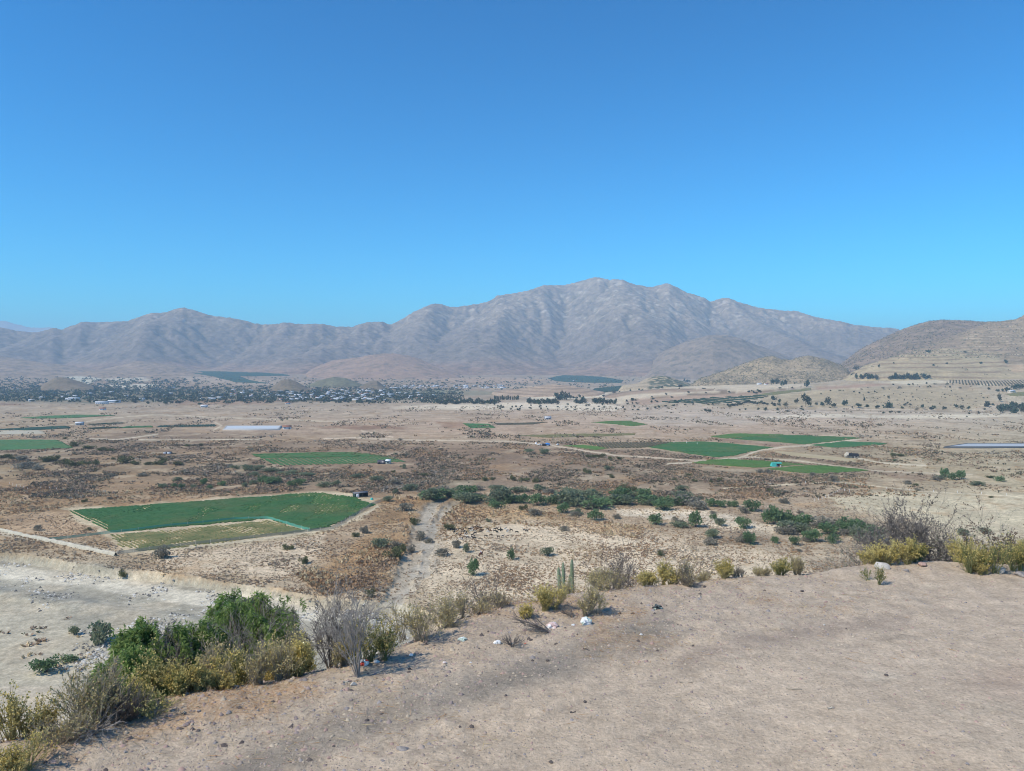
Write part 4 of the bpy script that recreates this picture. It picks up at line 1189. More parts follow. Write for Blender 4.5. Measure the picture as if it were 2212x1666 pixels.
T_brown = leafy('scrub_brown', (0.319, 0.23, 0.159), (0.401, 0.295, 0.201), scale=.05, translucent=.1)
T_rust = leafy('scrub_rust', (0.401, 0.254, 0.136), (0.472, 0.313, 0.177), scale=.05, translucent=.1)
T_grey = leafy('scrub_grey', (0.354, 0.313, 0.242), (0.425, 0.366, 0.283), scale=.05, translucent=.1)
T_dark = leafy('scrub_dark', (0.142, 0.13, 0.083), (0.201, 0.177, 0.112), scale=.05, translucent=.1)
T_straw = leafy('dry_straw', (0.566, 0.437, 0.254), (0.637, 0.507, 0.319), scale=.05, translucent=.1)
T_olive = leafy('scrub_olive', (0.212, 0.212, 0.124), (0.266, 0.254, 0.153), scale=.05, translucent=.1)

FIELDPOLYS = [[(130, 1100), (440, 1078), (690, 1060), (830, 1075), (815, 1098), (714, 1145), (560, 1168), (280, 1198), (225, 1158)],
              [(540, 979), (760, 975), (885, 1000), (745, 1006), (590, 1008)], [(-30, 949), (130, 949), (170, 969), (-30, 975)],
              [(1215, 962), (1450, 953), (1535, 953), (1680, 967), (1590, 988), (1546, 990), (1400, 972), (1285, 974)],
              [(1530, 943), (1590, 935), (1700, 938), (1925, 959), (1803, 969), (1560, 949)], [(1490, 1000), (1573, 990), (1885, 1016), (1748, 1026)],
              [(1660, 972), (1850, 990), (1850, 1000), (1700, 985)], [(480, 920), (610, 920), (610, 933), (470, 933)], [(2030, 958), (2240, 958), (2240, 974), (2030, 974)]]

def not_field(px, py):
    ok = np.ones(px.shape, bool)
    for p in FIELDPOLYS:
        ok &= poly_in(px, py, p) < 0
    return ok

def acc_mid(px, py, x, y, rng):
    d = fbm(x / 30, y / 45, 4, 62) + .35 * fbm(x / 9, y / 9, 3, 61)
    dens = sstep(-.25, .35, d)
    q = 60 * fbm(x / 60, y / 90, 3, 88)
    dens *= 1 - .82 * sstep(1800, 1960, px + q) * sstep(968, 1000, py + q * .2)
    dens *= sstep(944, 956, py + q * .1) * sstep(1085, 1060, py + q * .2)
    for t, _, w in TRACKS[:13]:
        dens = dens * (line_d(px, py, t) > w * 1.1)
    return not_field(px, py) & (rng.random(px.shape) < dens) & (river_drop(x, y) < .3)
scatter_tufts(36000, 11, ((-40, 2260), (944, 1080)), (.7, 1.9), [T_grey, T_brown, T_dark, T_brown, T_rust, T_olive], 'dry_scrub', 'low brown and grey scrub covering the middle of the plain', acc_mid)
def acc_near(px, py, x, y, rng):
    d = fbm(x / 12, y / 14, 4, 72) + .4 * fbm(x / 4, y / 4, 2, 73)
    return not_field(px, py) & (poly_in(px, py, GOATS) < 0) & (rng.random(px.shape) < sstep(-.95, .4, d)) & (river_drop(x, y) < .25) & (rng.random(px.shape) > wash(x, y) * .85) & (rng.random(px.shape) > .9 * sstep(1780, 1960, px + 60 * fbm(x / 50, y / 60, 3, 89))) & (rng.random(px.shape) < sstep(1062, 1100, py + 16 * fbm(x / 40, y / 60, 3, 90)))
GOATS = [(960, 1132), (1130, 1130), (1135, 1152), (1060, 1162), (965, 1162)]
scatter_tufts(36000, 12, ((-40, 2000), (1075, 1330)), (.28, .75), [T_straw, T_brown, T_rust, T_grey, T_brown, T_straw], 'dry_tufts', 'dry tufts dotting the pale sand below the lookout', acc_near, kl=6, upright=.6)
def acc_orange(px, py, x, y, rng):
    a = np.maximum(poly_in(px, py, [(770, 1190), (800, 1110), (850, 1070), (905, 1075), (890, 1130), (870, 1200), (830, 1260), (700, 1290), (640, 1240)]),
                   np.maximum(poly_in(px, py, [(-40, 1060), (400, 1050), (520, 1062), (150, 1100), (-40, 1120)]), poly_in(px, py, [(930, 1090), (1150, 1100), (1390, 1140), (1380, 1165), (1100, 1130), (940, 1180)])))
    return (a > 0) & (rng.random(px.shape) > wash(x, y) * .85) & not_field(px, py) & (rng.random(px.shape) < sstep(-.5, .3, fbm(x / 10, y / 16, 3, 76)))
scatter_tufts(11000, 13, ((-40, 1400), (1050, 1290)), (.6, 1.5), [T_rust, T_straw, T_rust, T_brown], 'dry_grass', 'orange dry grass and weeds by the big field and the wash', acc_orange, upright=.7, cat='dry grass')
def acc_far(px, py, x, y, rng):
    d = fbm(x / 40, y / 120, 4, 82)
    right = ((px > 1700) & (py > 903)) * .22
    return not_field(px, py) & (rng.random(px.shape) < sstep(.0, .5, d + right) * .8)
scatter_tufts(9000, 14, ((-40, 2260), (872, 948)), (1.4, 3.4), [T_grey, T_brown, T_dark, T_brown], 'far_scrub', 'sparse dark scrub dotting the far plain', acc_far, kl=4)
def acc_edge(px, py, x, y, rng):
    return (rng.random(px.shape) < .5) & ((poly_in(px, py, [(100, 1290), (190, 1330), (250, 1390), (260, 1450), (150, 1440), (40, 1400), (-40, 1380), (-40, 1340), (60, 1340)]) > 0) & (fbm(x / 6, y / 6, 3, 86) > .05) | (np.abs(river_drop(x, y) - 1.2) < .8))
scatter_tufts(900, 15, ((-40, 900), (1190, 1460)), (.5, 1.6), [T_rust, T_straw, T_brown, T_olive], 'bank_scrub', 'rusty tufts on the river sand and along its cut bank', acc_edge, upright=.3)

# stones of the river bed
def river_stones(n, seed):
    rng = np.random.default_rng(seed)
    px = rng.uniform(-40, 900, n * 3); py = rng.uniform(1205, 1460, n * 3)
    y = F * (EYE - ZV + 2) / (py - HY); x = (px - CX) / F * y
    ok = (river_drop(x, y) > 1.2) & (rng.random(len(x)) < sstep(-.2, .4, fbm(x / 9, y / 12, 3, 401)) * sstep(-.6, .1, fbm(x / 30, y / 20, 2, 402)))
    ok &= poly_in(px, py, [(-60, 1300), (60, 1310), (140, 1400), (200, 1480), (-60, 1480)]) < 0
    x, y = x[ok][:n], y[ok][:n]; m = len(x); z = HV(x, y)
    r = .16 * (4.5 ** (rng.random(m) ** 2))
    base = np.array([[1, 0, 0], [-1, 0, 0], [0, 1, 0], [0, -1, 0], [.1, .1, .8]], float)
    P = np.stack([x, y, z], 1)[:, None] + base[None] * r[:, None, None] * rng.uniform(.6, 1.3, (m, 5, 3))
    f0 = np.array([[0, 2, 4], [2, 1, 4], [1, 3, 4], [3, 0, 4]])
    mats = [simple('river_stone_grey', (.27, .265, .24)), simple('river_stone_pale', (.60, .58, .52)), simple('river_stone_dark', (.14, .135, .12))]
    mb = MB(); q = rng.integers(0, 3, m)
    for k in range(3):
        i = np.flatnonzero(q == k)
        mb.add(P[i].reshape(-1, 3), (np.arange(len(i)) * 5)[:, None, None].repeat(4, 1).repeat(3, 2).reshape(-1, 3) + np.tile(f0, (len(i), 1)), k)
    set_props(mb.build('river_stones', mats), 'grey cobbles and stones strewn over the dry river bed', 'river stones', None, 'stuff')
river_stones(12000, 31)

# ================================================================== BUSHES AND TREES of the plain
def crown_shape(mb, rng, n, lobes, leaf, mat=0, h=1.3, w=1.0, low=.02, hole=.0, split=0.0):
    """n leaf clumps through a few uneven lobes; the crown is about 2w wide and h high"""
    k = lobes
    a = rng.uniform(0, 2 * pi, k); rr = np.sqrt(rng.random(k)) * w * .62
    zc = h * (low + .16 + .5 * rng.random(k)) * (1 - .25 * (rr / w) ** 2)
    L = np.stack([np.cos(a) * rr, np.sin(a) * rr, zc], 1)
    R = np.stack([w * rng.uniform(.3, .55, k)] * 2 + [h * rng.uniform(.18, .34, k)], 1)
    i = rng.integers(0, k, n)
    d = rng.normal(size=(n, 3)); d /= np.linalg.norm(d, axis=1, keepdims=True)
    r = rng.random(n) ** .45
    C = L[i] + d * r[:, None] * R[i]
    C[:, 2] = np.maximum(C[:, 2], h * low * rng.random(n))
    U = d + rng.normal(size=(n, 3)) * .8 + np.array([0, 0, .25])
    mb.leaves(C, U, leaf * rng.uniform(.7, 1.5, n), leaf * rng.uniform(.5, 1.0, n), rng, mat)
    return mb

def branch_out(rng, P, R, n, t0, t1, ratio, spread, up=.15, K=4, bend=.12, taper=.3):
    """n child limbs for each parent polyline"""
    N, KP, _ = P.shape
    t = rng.uniform(t0, t1, (N, n)) * (KP - 1)
    i = np.clip(t.astype(int), 0, KP - 2); f = (t - i)[..., None]
    idx = np.arange(N)[:, None]
    S = P[idx, i] * (1 - f) + P[idx, i + 1] * f
    d0 = P[idx, i + 1] - P[idx, i]
    d0 /= np.linalg.norm(d0, axis=-1, keepdims=True) + 1e-9
    Lp = np.linalg.norm(P[:, -1] - P[:, 0], axis=1)[:, None]
    D = d0 + rng.normal(size=(N, n, 3)) * spread + np.array([0, 0, up])
    D /= np.linalg.norm(D, axis=-1, keepdims=True)
    L = Lp * ratio * rng.uniform(.6, 1.25, (N, n))
    rad = (R[idx, i] * (1 - f[..., 0]) + R[idx, i + 1] * f[..., 0]) * .62
    s = np.linspace(0, 1, K)
    B = rng.normal(size=(N, n, 3)) * bend
    Q = S[..., None, :] + D[..., None, :] * (L[..., None] * s)[..., None] + B[..., None, :] * (L[..., None] * s * s)[..., None]
    RR = rad[..., None] * (1 - (1 - taper) * s)
    return Q.reshape(N * n, K, 3), RR.reshape(N * n, K)

def trunk_shape(mb, rng, h, r, n=3, mat=0, lean=.25, K=4, sides=5):
    s = np.linspace(0, 1, K)
    a = rng.uniform(0, 2 * pi, n)
    D = np.stack([np.cos(a) * lean, np.sin(a) * lean, np.ones(n)], 1)
    P = D[:, None] * (s * h)[None, :, None] + np.stack([np.cos(a), np.sin(a), 0 * a], 1)[:, None] * (r * .6) + rng.normal(size=(n, K, 3)) * h * .02
    P[:, 0, 2] = -.12 * h
    R = r * (1 - .6 * s)[None] * np.ones((n, 1))
    mb.tubes(P, R, sides, mat)
    return P, R

B_bark = simple('bark', (.17, .135, .10), scale=8)
B_grey = simple('grey_bark', (.26, .235, .21), scale=8)
L_green = leafy('bush_green', (.125, .205, .085), (.20, .275, .13), scale=.9, translucent=.4)
L_teal = leafy('bush_grey_green', (.19, .225, .125), (.26, .285, .18), scale=.9, translucent=.4)
L_grey = leafy('bush_grey', (.24, .225, .17), (.30, .265, .20), scale=.9)
L_olive = leafy('bush_olive', (0.121, 0.135, 0.054), (0.189, 0.182, 0.081), scale=.9)
L_far = leafy('far_tree_green', (.06, .09, .06), (.10, .13, .085), scale=.5)
L_farb = leafy('far_tree_dark', (.07, .08, .055), (.10, .105, .07), scale=.5)
KINDS = {'green': L_green, 'teal': L_teal, 'grey': L_grey, 'olive': L_olive}
WORDS = {'green': 'green', 'teal': 'grey green', 'grey': 'grey brown', 'olive': 'dark olive'}
LANDMARKS = [('the goat herd', 1040, 1148), ('the rider', 1038, 1200), ('the netted field', 480, 1110), ('the dark roofed shed', 782, 1072), ('the striped field', 720, 995),
             ('the turquoise shelter', 1680, 1004), ('the grey wash', 910, 1180), ('the pale river track', 300, 1250), ('the white plank shed', 361, 979), ('the blue tarp shack', 1180, 961),
             ('the black roofed house', 1840, 985), ('the lined pond at right', 2120, 966), ('the white pond at left', 545, 927), ('the dead thorn trees', 1960, 1130),
             ('the cactus columns', 1220, 1235), ('the crossroads', 1640, 980), ('the white cut bank', 1150, 876), ('the striped orchard', 1560, 864), ('the terraced hill', 2050, 790),
             ('the right edge', 2200, 1040), ('the left edge', 10, 1000), ('the stubble field', 1760, 985), ('the town', 650, 850), ('the twin hillock', 1680, 800), ('the tan slope', 1480, 850),
             ('the sandy hillside', 1900, 860), ('the white post row', 1950, 1055), ('the teal orchard', 520, 810), ('the small field', 1040, 920), ('the fan of tan soil', 1500, 895)]

def place_words(px, py):
    best = min(LANDMARKS, key=lambda l: ((px - l[1]) / 1.0) ** 2 + ((py - l[2]) * 2.2) ** 2)
    dx, dy = px - best[1], (py - best[2]) * 2.2
    dist = math.hypot(dx, dy)
    near = 'just ' if dist < 60 else ('' if dist < 150 else 'well ')
    if abs(dx) > abs(dy) * 2: w = 'left of' if dx < 0 else 'right of'
    elif abs(dy) > abs(dx) * 2: w = 'behind' if dy < 0 else 'in front of'
    else: w = ('behind and left of' if dx < 0 else 'behind and right of') if dy < 0 else ('before and left of' if dx < 0 else 'before and right of')
    return near + w + ' ' + best[0]

protos = {}
for ki, kind in enumerate(KINDS):
    for v in range(3):
        rng = np.random.default_rng(100 + ki * 10 + v)
        root = empty('bush', (0, -500, 0))
        crown_shape(MB(), rng, 620, 7, .17, h=1.25, w=1.0).build('crown', KINDS[kind], root)
        tm = MB(); P, R = trunk_shape(tm, rng, .75, .035, 4, lean=.5)
        P2, R2 = branch_out(rng, P, R, 4, .4, .95, .6, .5)
        tm.tubes(P2, R2, 3)
        tm.build('stems', B_bark, root)
        protos[kind, v] = root
_used = set(); _count = 0

def bush(px, py, w, h, kind='green', label=None):
    """w, h in photo units; py is the foot"""
    global _count
    p = at(px, py)
    v = _count % 3; _count += 1
    o = protos[kind, v] if (kind, v) not in _used else copy_tree(protos[kind, v])
    _used.add((kind, v))
    k = p[1] / F
    o.location = p
    o.scale = (w * k / 1.65, w * k / 1.65, h * k / 1.32)
    o.rotation_euler = (0, 0, (_count * 2.399) % (2 * pi))
    size = 'small' if w < 14 else ('broad' if w > h * 1.5 else ('tall' if h > w else 'rounded'))
    set_props(o, label or f'{size} {WORDS[kind]} bush {place_words(px, py)}', 'bush', 'bushes scattered over the plain')
    return o

def z4(L, kind):      # positions read in the left close view
    for x, y, w, h in L: bush(x * .3431, 867.5 + y * .3431, w * .3431, h * .3431, kind)
def z5(L, kind):
    for x, y, w, h in L: bush(731.9 + x * .3431, 867.5 + y * .3431, w * .3431, h * .3431, kind)
def z6(L, kind):
    for x, y, w, h in L: bush(1453 + x * .3431, 867.5 + y * .3431, w * .3431, h * .3431, kind)
z4([(1095, 542, 36, 32), (1142, 548, 40, 38), (1285, 526, 46, 48), (1322, 550, 34, 30), (1400, 530, 56, 36), (1650, 512, 70, 50), (1700, 520, 80, 56), (1745, 512, 60, 48), (1882, 526, 74, 46), (1835, 532, 50, 40)], 'green')
z4([(1215, 546, 44, 30), (1550, 538, 56, 34), (1595, 520, 50, 34), (2040, 540, 80, 42), (2120, 530, 70, 40), (1020, 545, 50, 36), (1120, 500, 56, 30), (1620, 430, 110, 34), (1700, 444, 120, 34), (1560, 430, 90, 40), (1820, 460, 120, 30), (1930, 470, 100, 30), (1480, 425, 60, 30), (1600, 470, 80, 30)], 'teal')
z4([(30, 356, 80, 30), (90, 362, 60, 26), (280, 380, 70, 44), (340, 372, 70, 40), (470, 405, 90, 44), (400, 395, 80, 36), (600, 400, 60, 36), (712, 366, 26, 20), (790, 388, 84, 56), (850, 398, 60, 30), (1000, 398, 70, 36), (1035, 385, 50, 40), (1125, 402, 60, 30), (592, 434, 28, 18), (480, 280, 80, 34), (560, 298, 80, 28), (640, 306, 60, 24), (690, 312, 50, 20), (410, 236, 30, 16), (1180, 282, 40, 18), (1262, 280, 26, 20), (930, 400, 50, 26), (540, 395, 50, 30)], 'olive')
z4([(170, 420, 140, 50), (240, 430, 80, 36), (150, 372, 80, 40), (1450, 405, 36, 18), (2092, 462, 40, 24), (1000, 740 - 480, 26, 14), (700, 470, 60, 24), (900, 470, 70, 24), (1150, 450, 40, 24), (1430, 460, 40, 18)], 'grey')
z5([(745, 610, 110, 56), (820, 622, 110, 64), (895, 628, 70, 50), (1010, 632, 110, 60), (1085, 640, 100, 64), (1160, 640, 80, 66), (1250, 655, 110, 88), (1350, 640, 120, 66), (1410, 700, 90, 74), (1970, 640, 90, 56), (2060, 655, 110, 72), (2150, 652, 80, 60), (2000, 775, 90, 78), (1640, 655, 80, 40), (1690, 645, 50, 36), (1615, 745, 90, 76), (1085, 905 + 90, 0.1 + 50, 84)], 'green')
z5([(590, 620, 130, 90), (700, 600, 80, 50), (450, 560, 90, 50), (360, 580, 40, 36), (230, 500, 90, 40), (1450, 590, 130, 56), (1560, 600, 110, 56), (1810, 650, 100, 80), (1760, 610, 70, 40), (1500, 710, 70, 40), (1000, 560, 110, 44), (1130, 570, 110, 44), (1260, 560, 100, 40), (1840, 600, 90, 40), (800, 950, 44, 70), (940, 760, 34, 26), (1200, 320, 70, 30), (1290, 330, 80, 40), (1700, 430, 60, 30), (260, 920, 110, 76), (110, 850, 40, 30), (120, 480, 90, 30)], 'teal')
z5([(540, 600, 90, 60), (340, 520, 90, 40), (1230, 720, 90, 60), (740, 920, 60, 64), (510, 880, 60, 80), (650, 970, 90, 60), (160, 830, 56, 60), (420, 690, 100, 60), (570, 890, 60, 40), (640, 560, 100, 36), (880, 560, 110, 36), (1330, 575, 90, 32), (460, 950, 50, 60)], 'grey')
z5([(105, 852, 44, 34), (345, 990, 110, 80), (400, 950, 60, 60), (920, 498, 46, 28), (970, 495, 36, 24), (1095, 498, 40, 40), (1170, 500, 70, 26), (1245, 510, 46, 32), (1580, 355, 50, 24), (1640, 352, 80, 30), (1715, 365, 46, 24), (1770, 365, 50, 22), (1780, 560, 80, 44), (1850, 568, 60, 44), (310, 380, 18, 20), (1718, 480, 34, 30), (530, 470, 56, 26), (345, 448, 26, 20)], 'olive')
z6([(30, 650, 100, 60), (240, 660, 80, 56), (310, 664, 80, 48), (380, 662, 70, 46), (492, 690, 110, 78), (145, 790, 80, 118), (258, 740, 46, 40), (440, 798, 100, 78), (635, 772, 120, 130), (735, 768, 110, 90), (485, 900, 90, 90), (962, 800, 70, 60), (1080, 815, 110, 80), (770, 905, 64, 66), (640, 892, 50, 50), (1190, 830, 90, 80), (880, 880, 120, 84), (855, 780, 70, 60), (1010, 890, 90, 70), (1710, 478, 60, 66), (1820, 490, 60, 66), (2062, 502, 60, 40), (1760, 492, 60, 50)], 'green')
z6([(255, 860, 90, 76), (1150, 850, 110, 80), (820, 830, 90, 70), (1280, 870, 130, 110), (40, 790, 120, 40), (60, 560, 80, 40), (1680, 490, 60, 34), (1920, 530, 80, 34), (1380, 940, 110, 80), (1960, 830, 70, 46), (1830, 840, 90, 46), (160, 630, 50, 40), (1250, 820, 100, 60)], 'teal')
z6([(1010, 505, 56, 48), (600, 452, 50, 34), (548, 448, 40, 30), (885, 470, 40, 30), (1240, 900, 90, 70), (240, 900, 90, 50), (1070, 790, 50, 40), (1480, 520, 50, 30), (1540, 560, 40, 20)], 'grey')
z6([(100, 470, 44, 24), (295, 502, 30, 28), (245, 512, 28, 20), (1530, 530, 36, 20), (1680, 362 + 10, 30, 14), (140, 505, 40, 20), (10, 500, 26, 24), (1400, 340, 60, 20), (1440, 345, 60, 20), (2005, 605, 30, 14), (615, 565, 40, 24), (2000, 480, 60, 18)], 'olive')
for args in ((220, 1388, 56, 54, 'teal', 'grey green shrub standing on the river sand left of the pepper trees'), (100, 1452, 56, 36, 'green', 'teal green shrub low on the river sand behind the yellow brush'),
             (160, 1372, 22, 24, 'teal', 'thin pale shrub on the river bank left of the grey green shrub'), (265, 1245, 20, 18, 'olive', 'dark square bush on the cut river bank'),
             (1022, 1243, 26, 40, 'green', 'grey green bush standing alone in front of the rider'), (350, 1206, 30, 34, 'grey', 'bare brown bush below the wire fence corner'),
             (622, 1187, 22, 14, 'olive', 'small olive bush on the pale flat before the wire fence'), (655, 1218, 20, 18, 'olive', 'dark olive bush on the edge of the grey wash'),
             (800, 1290, 22, 22, 'olive', 'small spiky bush at the mouth of the grey wash'), (150, 1428, 40, 14, 'green', 'flat dark green mat plant on the river sand'),
             (255, 1425, 16, 12, 'green', 'tiny dark plant beside the flat mat on the sand')):
    bush(*args)

# small bushes strewn at random between the placed ones
rng = np.random.default_rng(77)
n_rand = 0
while n_rand < 36:
    px, py = rng.uniform(0, 2200), rng.uniform(950, 1240)
    q = np.array([px]), np.array([py])
    if not not_field(*q)[0] or (px < 800 and py > 1150) or (px > 1780 and py > 1060): continue
    w = rng.uniform(9, 22) * (.5 + (py - 900) / 340)
    bush(px, py, w, w * rng.uniform(.5, .9), ['grey', 'teal', 'olive', 'grey'][rng.integers(0, 4)])
    n_rand += 1

for i in range(40):
    t = rng.random(); px = float(np.interp(t, [0, .45, 1], [960, 1480, 1880])) + rng.normal() * 16; py = float(np.interp(t, [0, .45, 1], [1082, 1092, 1160])) + rng.normal() * 9
    w = rng.uniform(34, 66); bush(px, py, w, w * rng.uniform(.4, .6), ['teal', 'green', 'teal', 'grey'][rng.integers(0, 4)])

# ---- trees far away, one mesh of crown and trunk each
FT = []
for v in range(6):
    rng = np.random.default_rng(300 + v)
    mb = crown_shape(MB(), rng, 150, 5, .34, h=1.25, w=1.0 if v < 4 else .8, low=.2)
    trunk_shape(mb, rng, .6, .06, 1, 1, lean=.08)
    FT.append(mb.mesh('tree', [L_far if v % 2 else L_farb, B_bark]))
    rng = np.random.default_rng(320 + v)
CYP = []
for v in range(2):
    rng = np.random.default_rng(340 + v)
    mb = MB()
    z = rng.random(150); a = rng.uniform(0, 2 * pi, 150); r = .26 * np.sqrt(rng.random(150)) * np.clip((1 - z) * 3, .2, 1)
    mb.leaves(np.stack([np.cos(a) * r, np.sin(a) * r, .15 + z * 2.2], 1), rng.normal(size=(150, 3)) * .5 + [0, 0, 1], .34, .2, rng)
    trunk_shape(mb, rng, .6, .05, 1, 1, lean=.05)
    CYP.append(mb.mesh('poplar', [L_far, B_bark]))

def at_vis(px, py):
    """like at(), but the terraced hill counts as ground too"""
    p = at(px, py)
    if px > 1795 and py < 836:
        X, Y, Z = hA
        d = (px_of(X, Y) - px) ** 2 + (py_of(Y, Z) - py) ** 2
        i = np.unravel_index(d.argmin(), d.shape)
        if d[i] < 9 and Y[i] < p[1] + 5:
            return np.array([X[i], Y[i], Z[i] - .3])
    return p

def far_tree(px, py, w, h, label, group, tall=False, name='tree', cat='tree', seed=[0]):
    p = at_vis(px, py)
    seed[0] += 1
    me = (CYP if tall else FT)[seed[0] % (2 if tall else 6)]
    o = bpy.data.objects.new(name, me); COL.objects.link(o)
    k = p[1] / F
    o.location = p
    o.scale = (w * k / (1.75 if not tall else .6), w * k / (1.75 if not tall else .6), h * k / (1.2 if not tall else 2.4))
    o.rotation_euler = (0, 0, (seed[0] * 2.399) % 6.283)
    set_props(o, label, cat, group)
    return o

rng = np.random.default_rng(5)
def zc(x, y): return 759 + x * .1716, 786.1 + y * .1716
def zd(x, y): return 1138.5 + x * .1716, 786.1 + y * .1716
def ze(x, y): return 1518 + x * .1716, 786.1 + y * .1716
def zf(x, y): return 1843.3 + x * .1953, 677.7 + y * .1953
# dark belt along the white bank
for i in range(26):
    x = 1090 + 740 * i / 25; px, py = zc(x, 505 + rng.normal() * 8)
    far_tree(px, py, rng.uniform(9, 15), rng.uniform(6, 10), f'dark tree in the belt above the white bank', 'trees in the belt above the white bank')
for i in range(13):
    px, py = zc(1800 + 300 * i / 12 + rng.normal() * 4, 458)
    far_tree(px, py, rng.uniform(3, 4.5), rng.uniform(7, 11), 'slender dark poplar in the row beyond the tree belt', 'poplars in a row', True, 'poplar')
for x0, x1, y, n, w in ((0, 380, 500, 17, 11), (350, 520, 450, 6, 14), (540, 690, 432, 6, 6), (610, 740, 500, 6, 11), (830, 970, 495, 7, 12), (1000, 1120, 505, 6, 10)):
    for i in range(n):
        px, py = zd(x0 + (x1 - x0) * (i + .5) / n + rng.normal() * 6, y + rng.normal() * 6)
        far_tree(px, py, w * rng.uniform(.7, 1.3), w * rng.uniform(.55, 1.1), f'dark tree of the groves on the white bank', 'trees in the groves on the white bank')
for i in range(60):
    px, py = zd(rng.uniform(-500, 1400), rng.uniform(515, 590)) if i < 44 else zd(rng.uniform(1250, 2000), rng.uniform(430, 520))
    far_tree(px, py, rng.uniform(4, 7.5), rng.uniform(2.5, 5), 'dark round shrub dotted on the white bank', 'shrubs dotted on the white bank', False, 'shrub', 'shrub')
far_tree(*zd(1925, 298), 14, 7, 'single dark round tree on the pale tan slope', None)
# line of trees below the sandy hillside
for x, y, w, h in ((895, 455, 13, 10), (1295, 535, 19, 23), (1350, 530, 9, 7), (1575, 520, 13, 16), (1505, 535, 12, 8), (1655, 540, 13, 8), (1785, 525, 13, 13), (1175, 495, 10, 8), (965, 500, 8, 8), (1430, 520, 6, 6), (1960, 540, 12, 6), (2070, 545, 9, 6), (2200, 552, 10, 6), (2035, 470, 4, 6), (1490, 388, 4, 3), (1770, 352, 3.5, 3), (1905, 360, 4, 3), (1970, 375, 5, 4), (2090, 366, 6, 3), (890, 530, 10, 7), (960, 530, 8, 5), (1040, 530, 9, 6), (790, 590, 9, 6), (700, 580, 8, 5), (540, 580, 6, 4), (460, 588, 5, 3), (940, 590, 9, 5), (1065, 605, 7, 4), (1250, 585, 9, 4), (1420, 605, 6, 3), (1310, 290, 12, 17), (1300, 240, 9, 9), (885, 265, 12, 10), (940, 255, 10, 12), (1000, 285, 12, 10), (1040, 265, 9, 12), (1158, 255, 4, 4), (855, 205, 8, 5)):
    px, py = ze(x, y)
    far_tree(px, py, w, h, f'{"tall" if h > w else "low"} {"big" if w > 11 else "small"} tree {place_words(px, py)}', 'trees along the foot of the sandy hillside')
for x0, x1, y, n in ((320, 640, 545, 16), (640, 830, 505, 8), (30, 120, 600, 4), (580, 760, 360, 6)):
    for i in range(n):
        px, py = ze(x0 + (x1 - x0) * i / n, y - (60 * i / n if n == 16 else 0) + rng.normal() * 5)
        far_tree(px, py, rng.uniform(5, 9), rng.uniform(3.5, 6), 'green bush of the hedge along the striped orchard', 'hedge bushes along the striped orchard', False, 'bush', 'bush')
for x, y, w, h in ((380, 1050, 22, 15), (575, 1020, 7, 5), (600, 1000, 5, 4), (630, 1015, 6, 4), (765, 1045, 9, 7), (860, 1062, 12, 6), (895, 1045, 9, 6), (1010, 1055, 9, 5), (1140, 1045, 11, 7), (1200, 1052, 8, 8), (1275, 1060, 8, 6), (1480, 1032, 17, 13), (1545, 1015, 7, 5), (1610, 975, 9, 14), (125, 968, 4, 6), (390, 938, 5, 6), (60, 1030, 14, 6), (265, 1042, 9, 5), (150, 1035, 10, 5), (415, 1102, 8, 5), (335, 1108, 7, 4), (505, 1098, 7, 4), (540, 1055, 8, 5), (1280, 1112, 7, 4), (1255, 1145, 4, 3), (1390, 1110, 5, 5)):
    px, py = zf(x, y)
    far_tree(px, py, w, h, f'{"tall" if h > w else "low"} {"big" if w > 10 else "small"} dark tree {place_words(px, py)}', 'trees along the foot of the sandy hillside')
for i in range(26):      # the green clump at the right edge
    t = rng.random()
    px, py = zf(1620 + 420 * rng.random(), 1030 + 90 * t)
    far_tree(px, py, rng.uniform(10, 20), rng.uniform(9, 17), 'dense tree in the clump cut by the right edge', 'trees of the clump at the right edge')
for x, y, w, h in ((1800, 835, 22, 9), (1870, 825, 18, 9), (1600, 860, 10, 5), (1690, 870, 13, 9), (1650, 862, 8, 5), (1720, 868, 9, 8)):
    px, py = zf(x, y); far_tree(px, py, w, h, f'dark tree by the small plot near the right edge', 'trees by the small plot')
for i in range(36):      # the tree line at the foot of the terraces
    x = (rng.uniform(0, 260) if i < 14 else rng.uniform(400, 850)) if i < 36 else rng.uniform(1280, 1888)
    px, py = zf(x, (718 if x < 860 else 682) + rng.normal() * 5)
    far_tree(px, py, rng.uniform(6, 13), rng.uniform(5, 11), 'dark tree in the line at the foot of the terraces', 'tree line at the foot of the terraces')
for i in range(26):
    px, py = zd(1980 + 20 * i, 232) if i < 4 else ze(rng.uniform(0, 850), 235 + rng.normal() * 6)
    far_tree(px, py, rng.uniform(4, 9), rng.uniform(3, 7), 'dark tree around the long white farm building', 'trees around the white farm building')
for i in range(44):
    px, py = zf(rng.uniform(100, 1500), rng.uniform(790, 980))
    far_tree(px, py, rng.uniform(2.0, 4.5), rng.uniform(1.5, 3), 'tiny dark shrub on the bare sandy hillside', 'shrubs on the sandy hillside', False, 'shrub', 'shrub')
for W, h_ in _BANKS:        # bushes along the ploughed banks
    for i in range(9):
        t = (i + .5 + rng.normal() * .25) / 9
        x_ = np.interp(t, np.linspace(0, 1, len(W)), W[:, 0]); y_ = np.interp(x_, W[:, 0], W[:, 1])
        far_tree(CX + F * x_ / y_, float(py_of(y_, HV(np.array([x_]), np.array([y_]))[0])), rng.uniform(3, 8), rng.uniform(2, 4.5), 'dark low shrub growing along a ploughed field bank', 'shrubs along the ploughed banks', False, 'shrub', 'shrub')
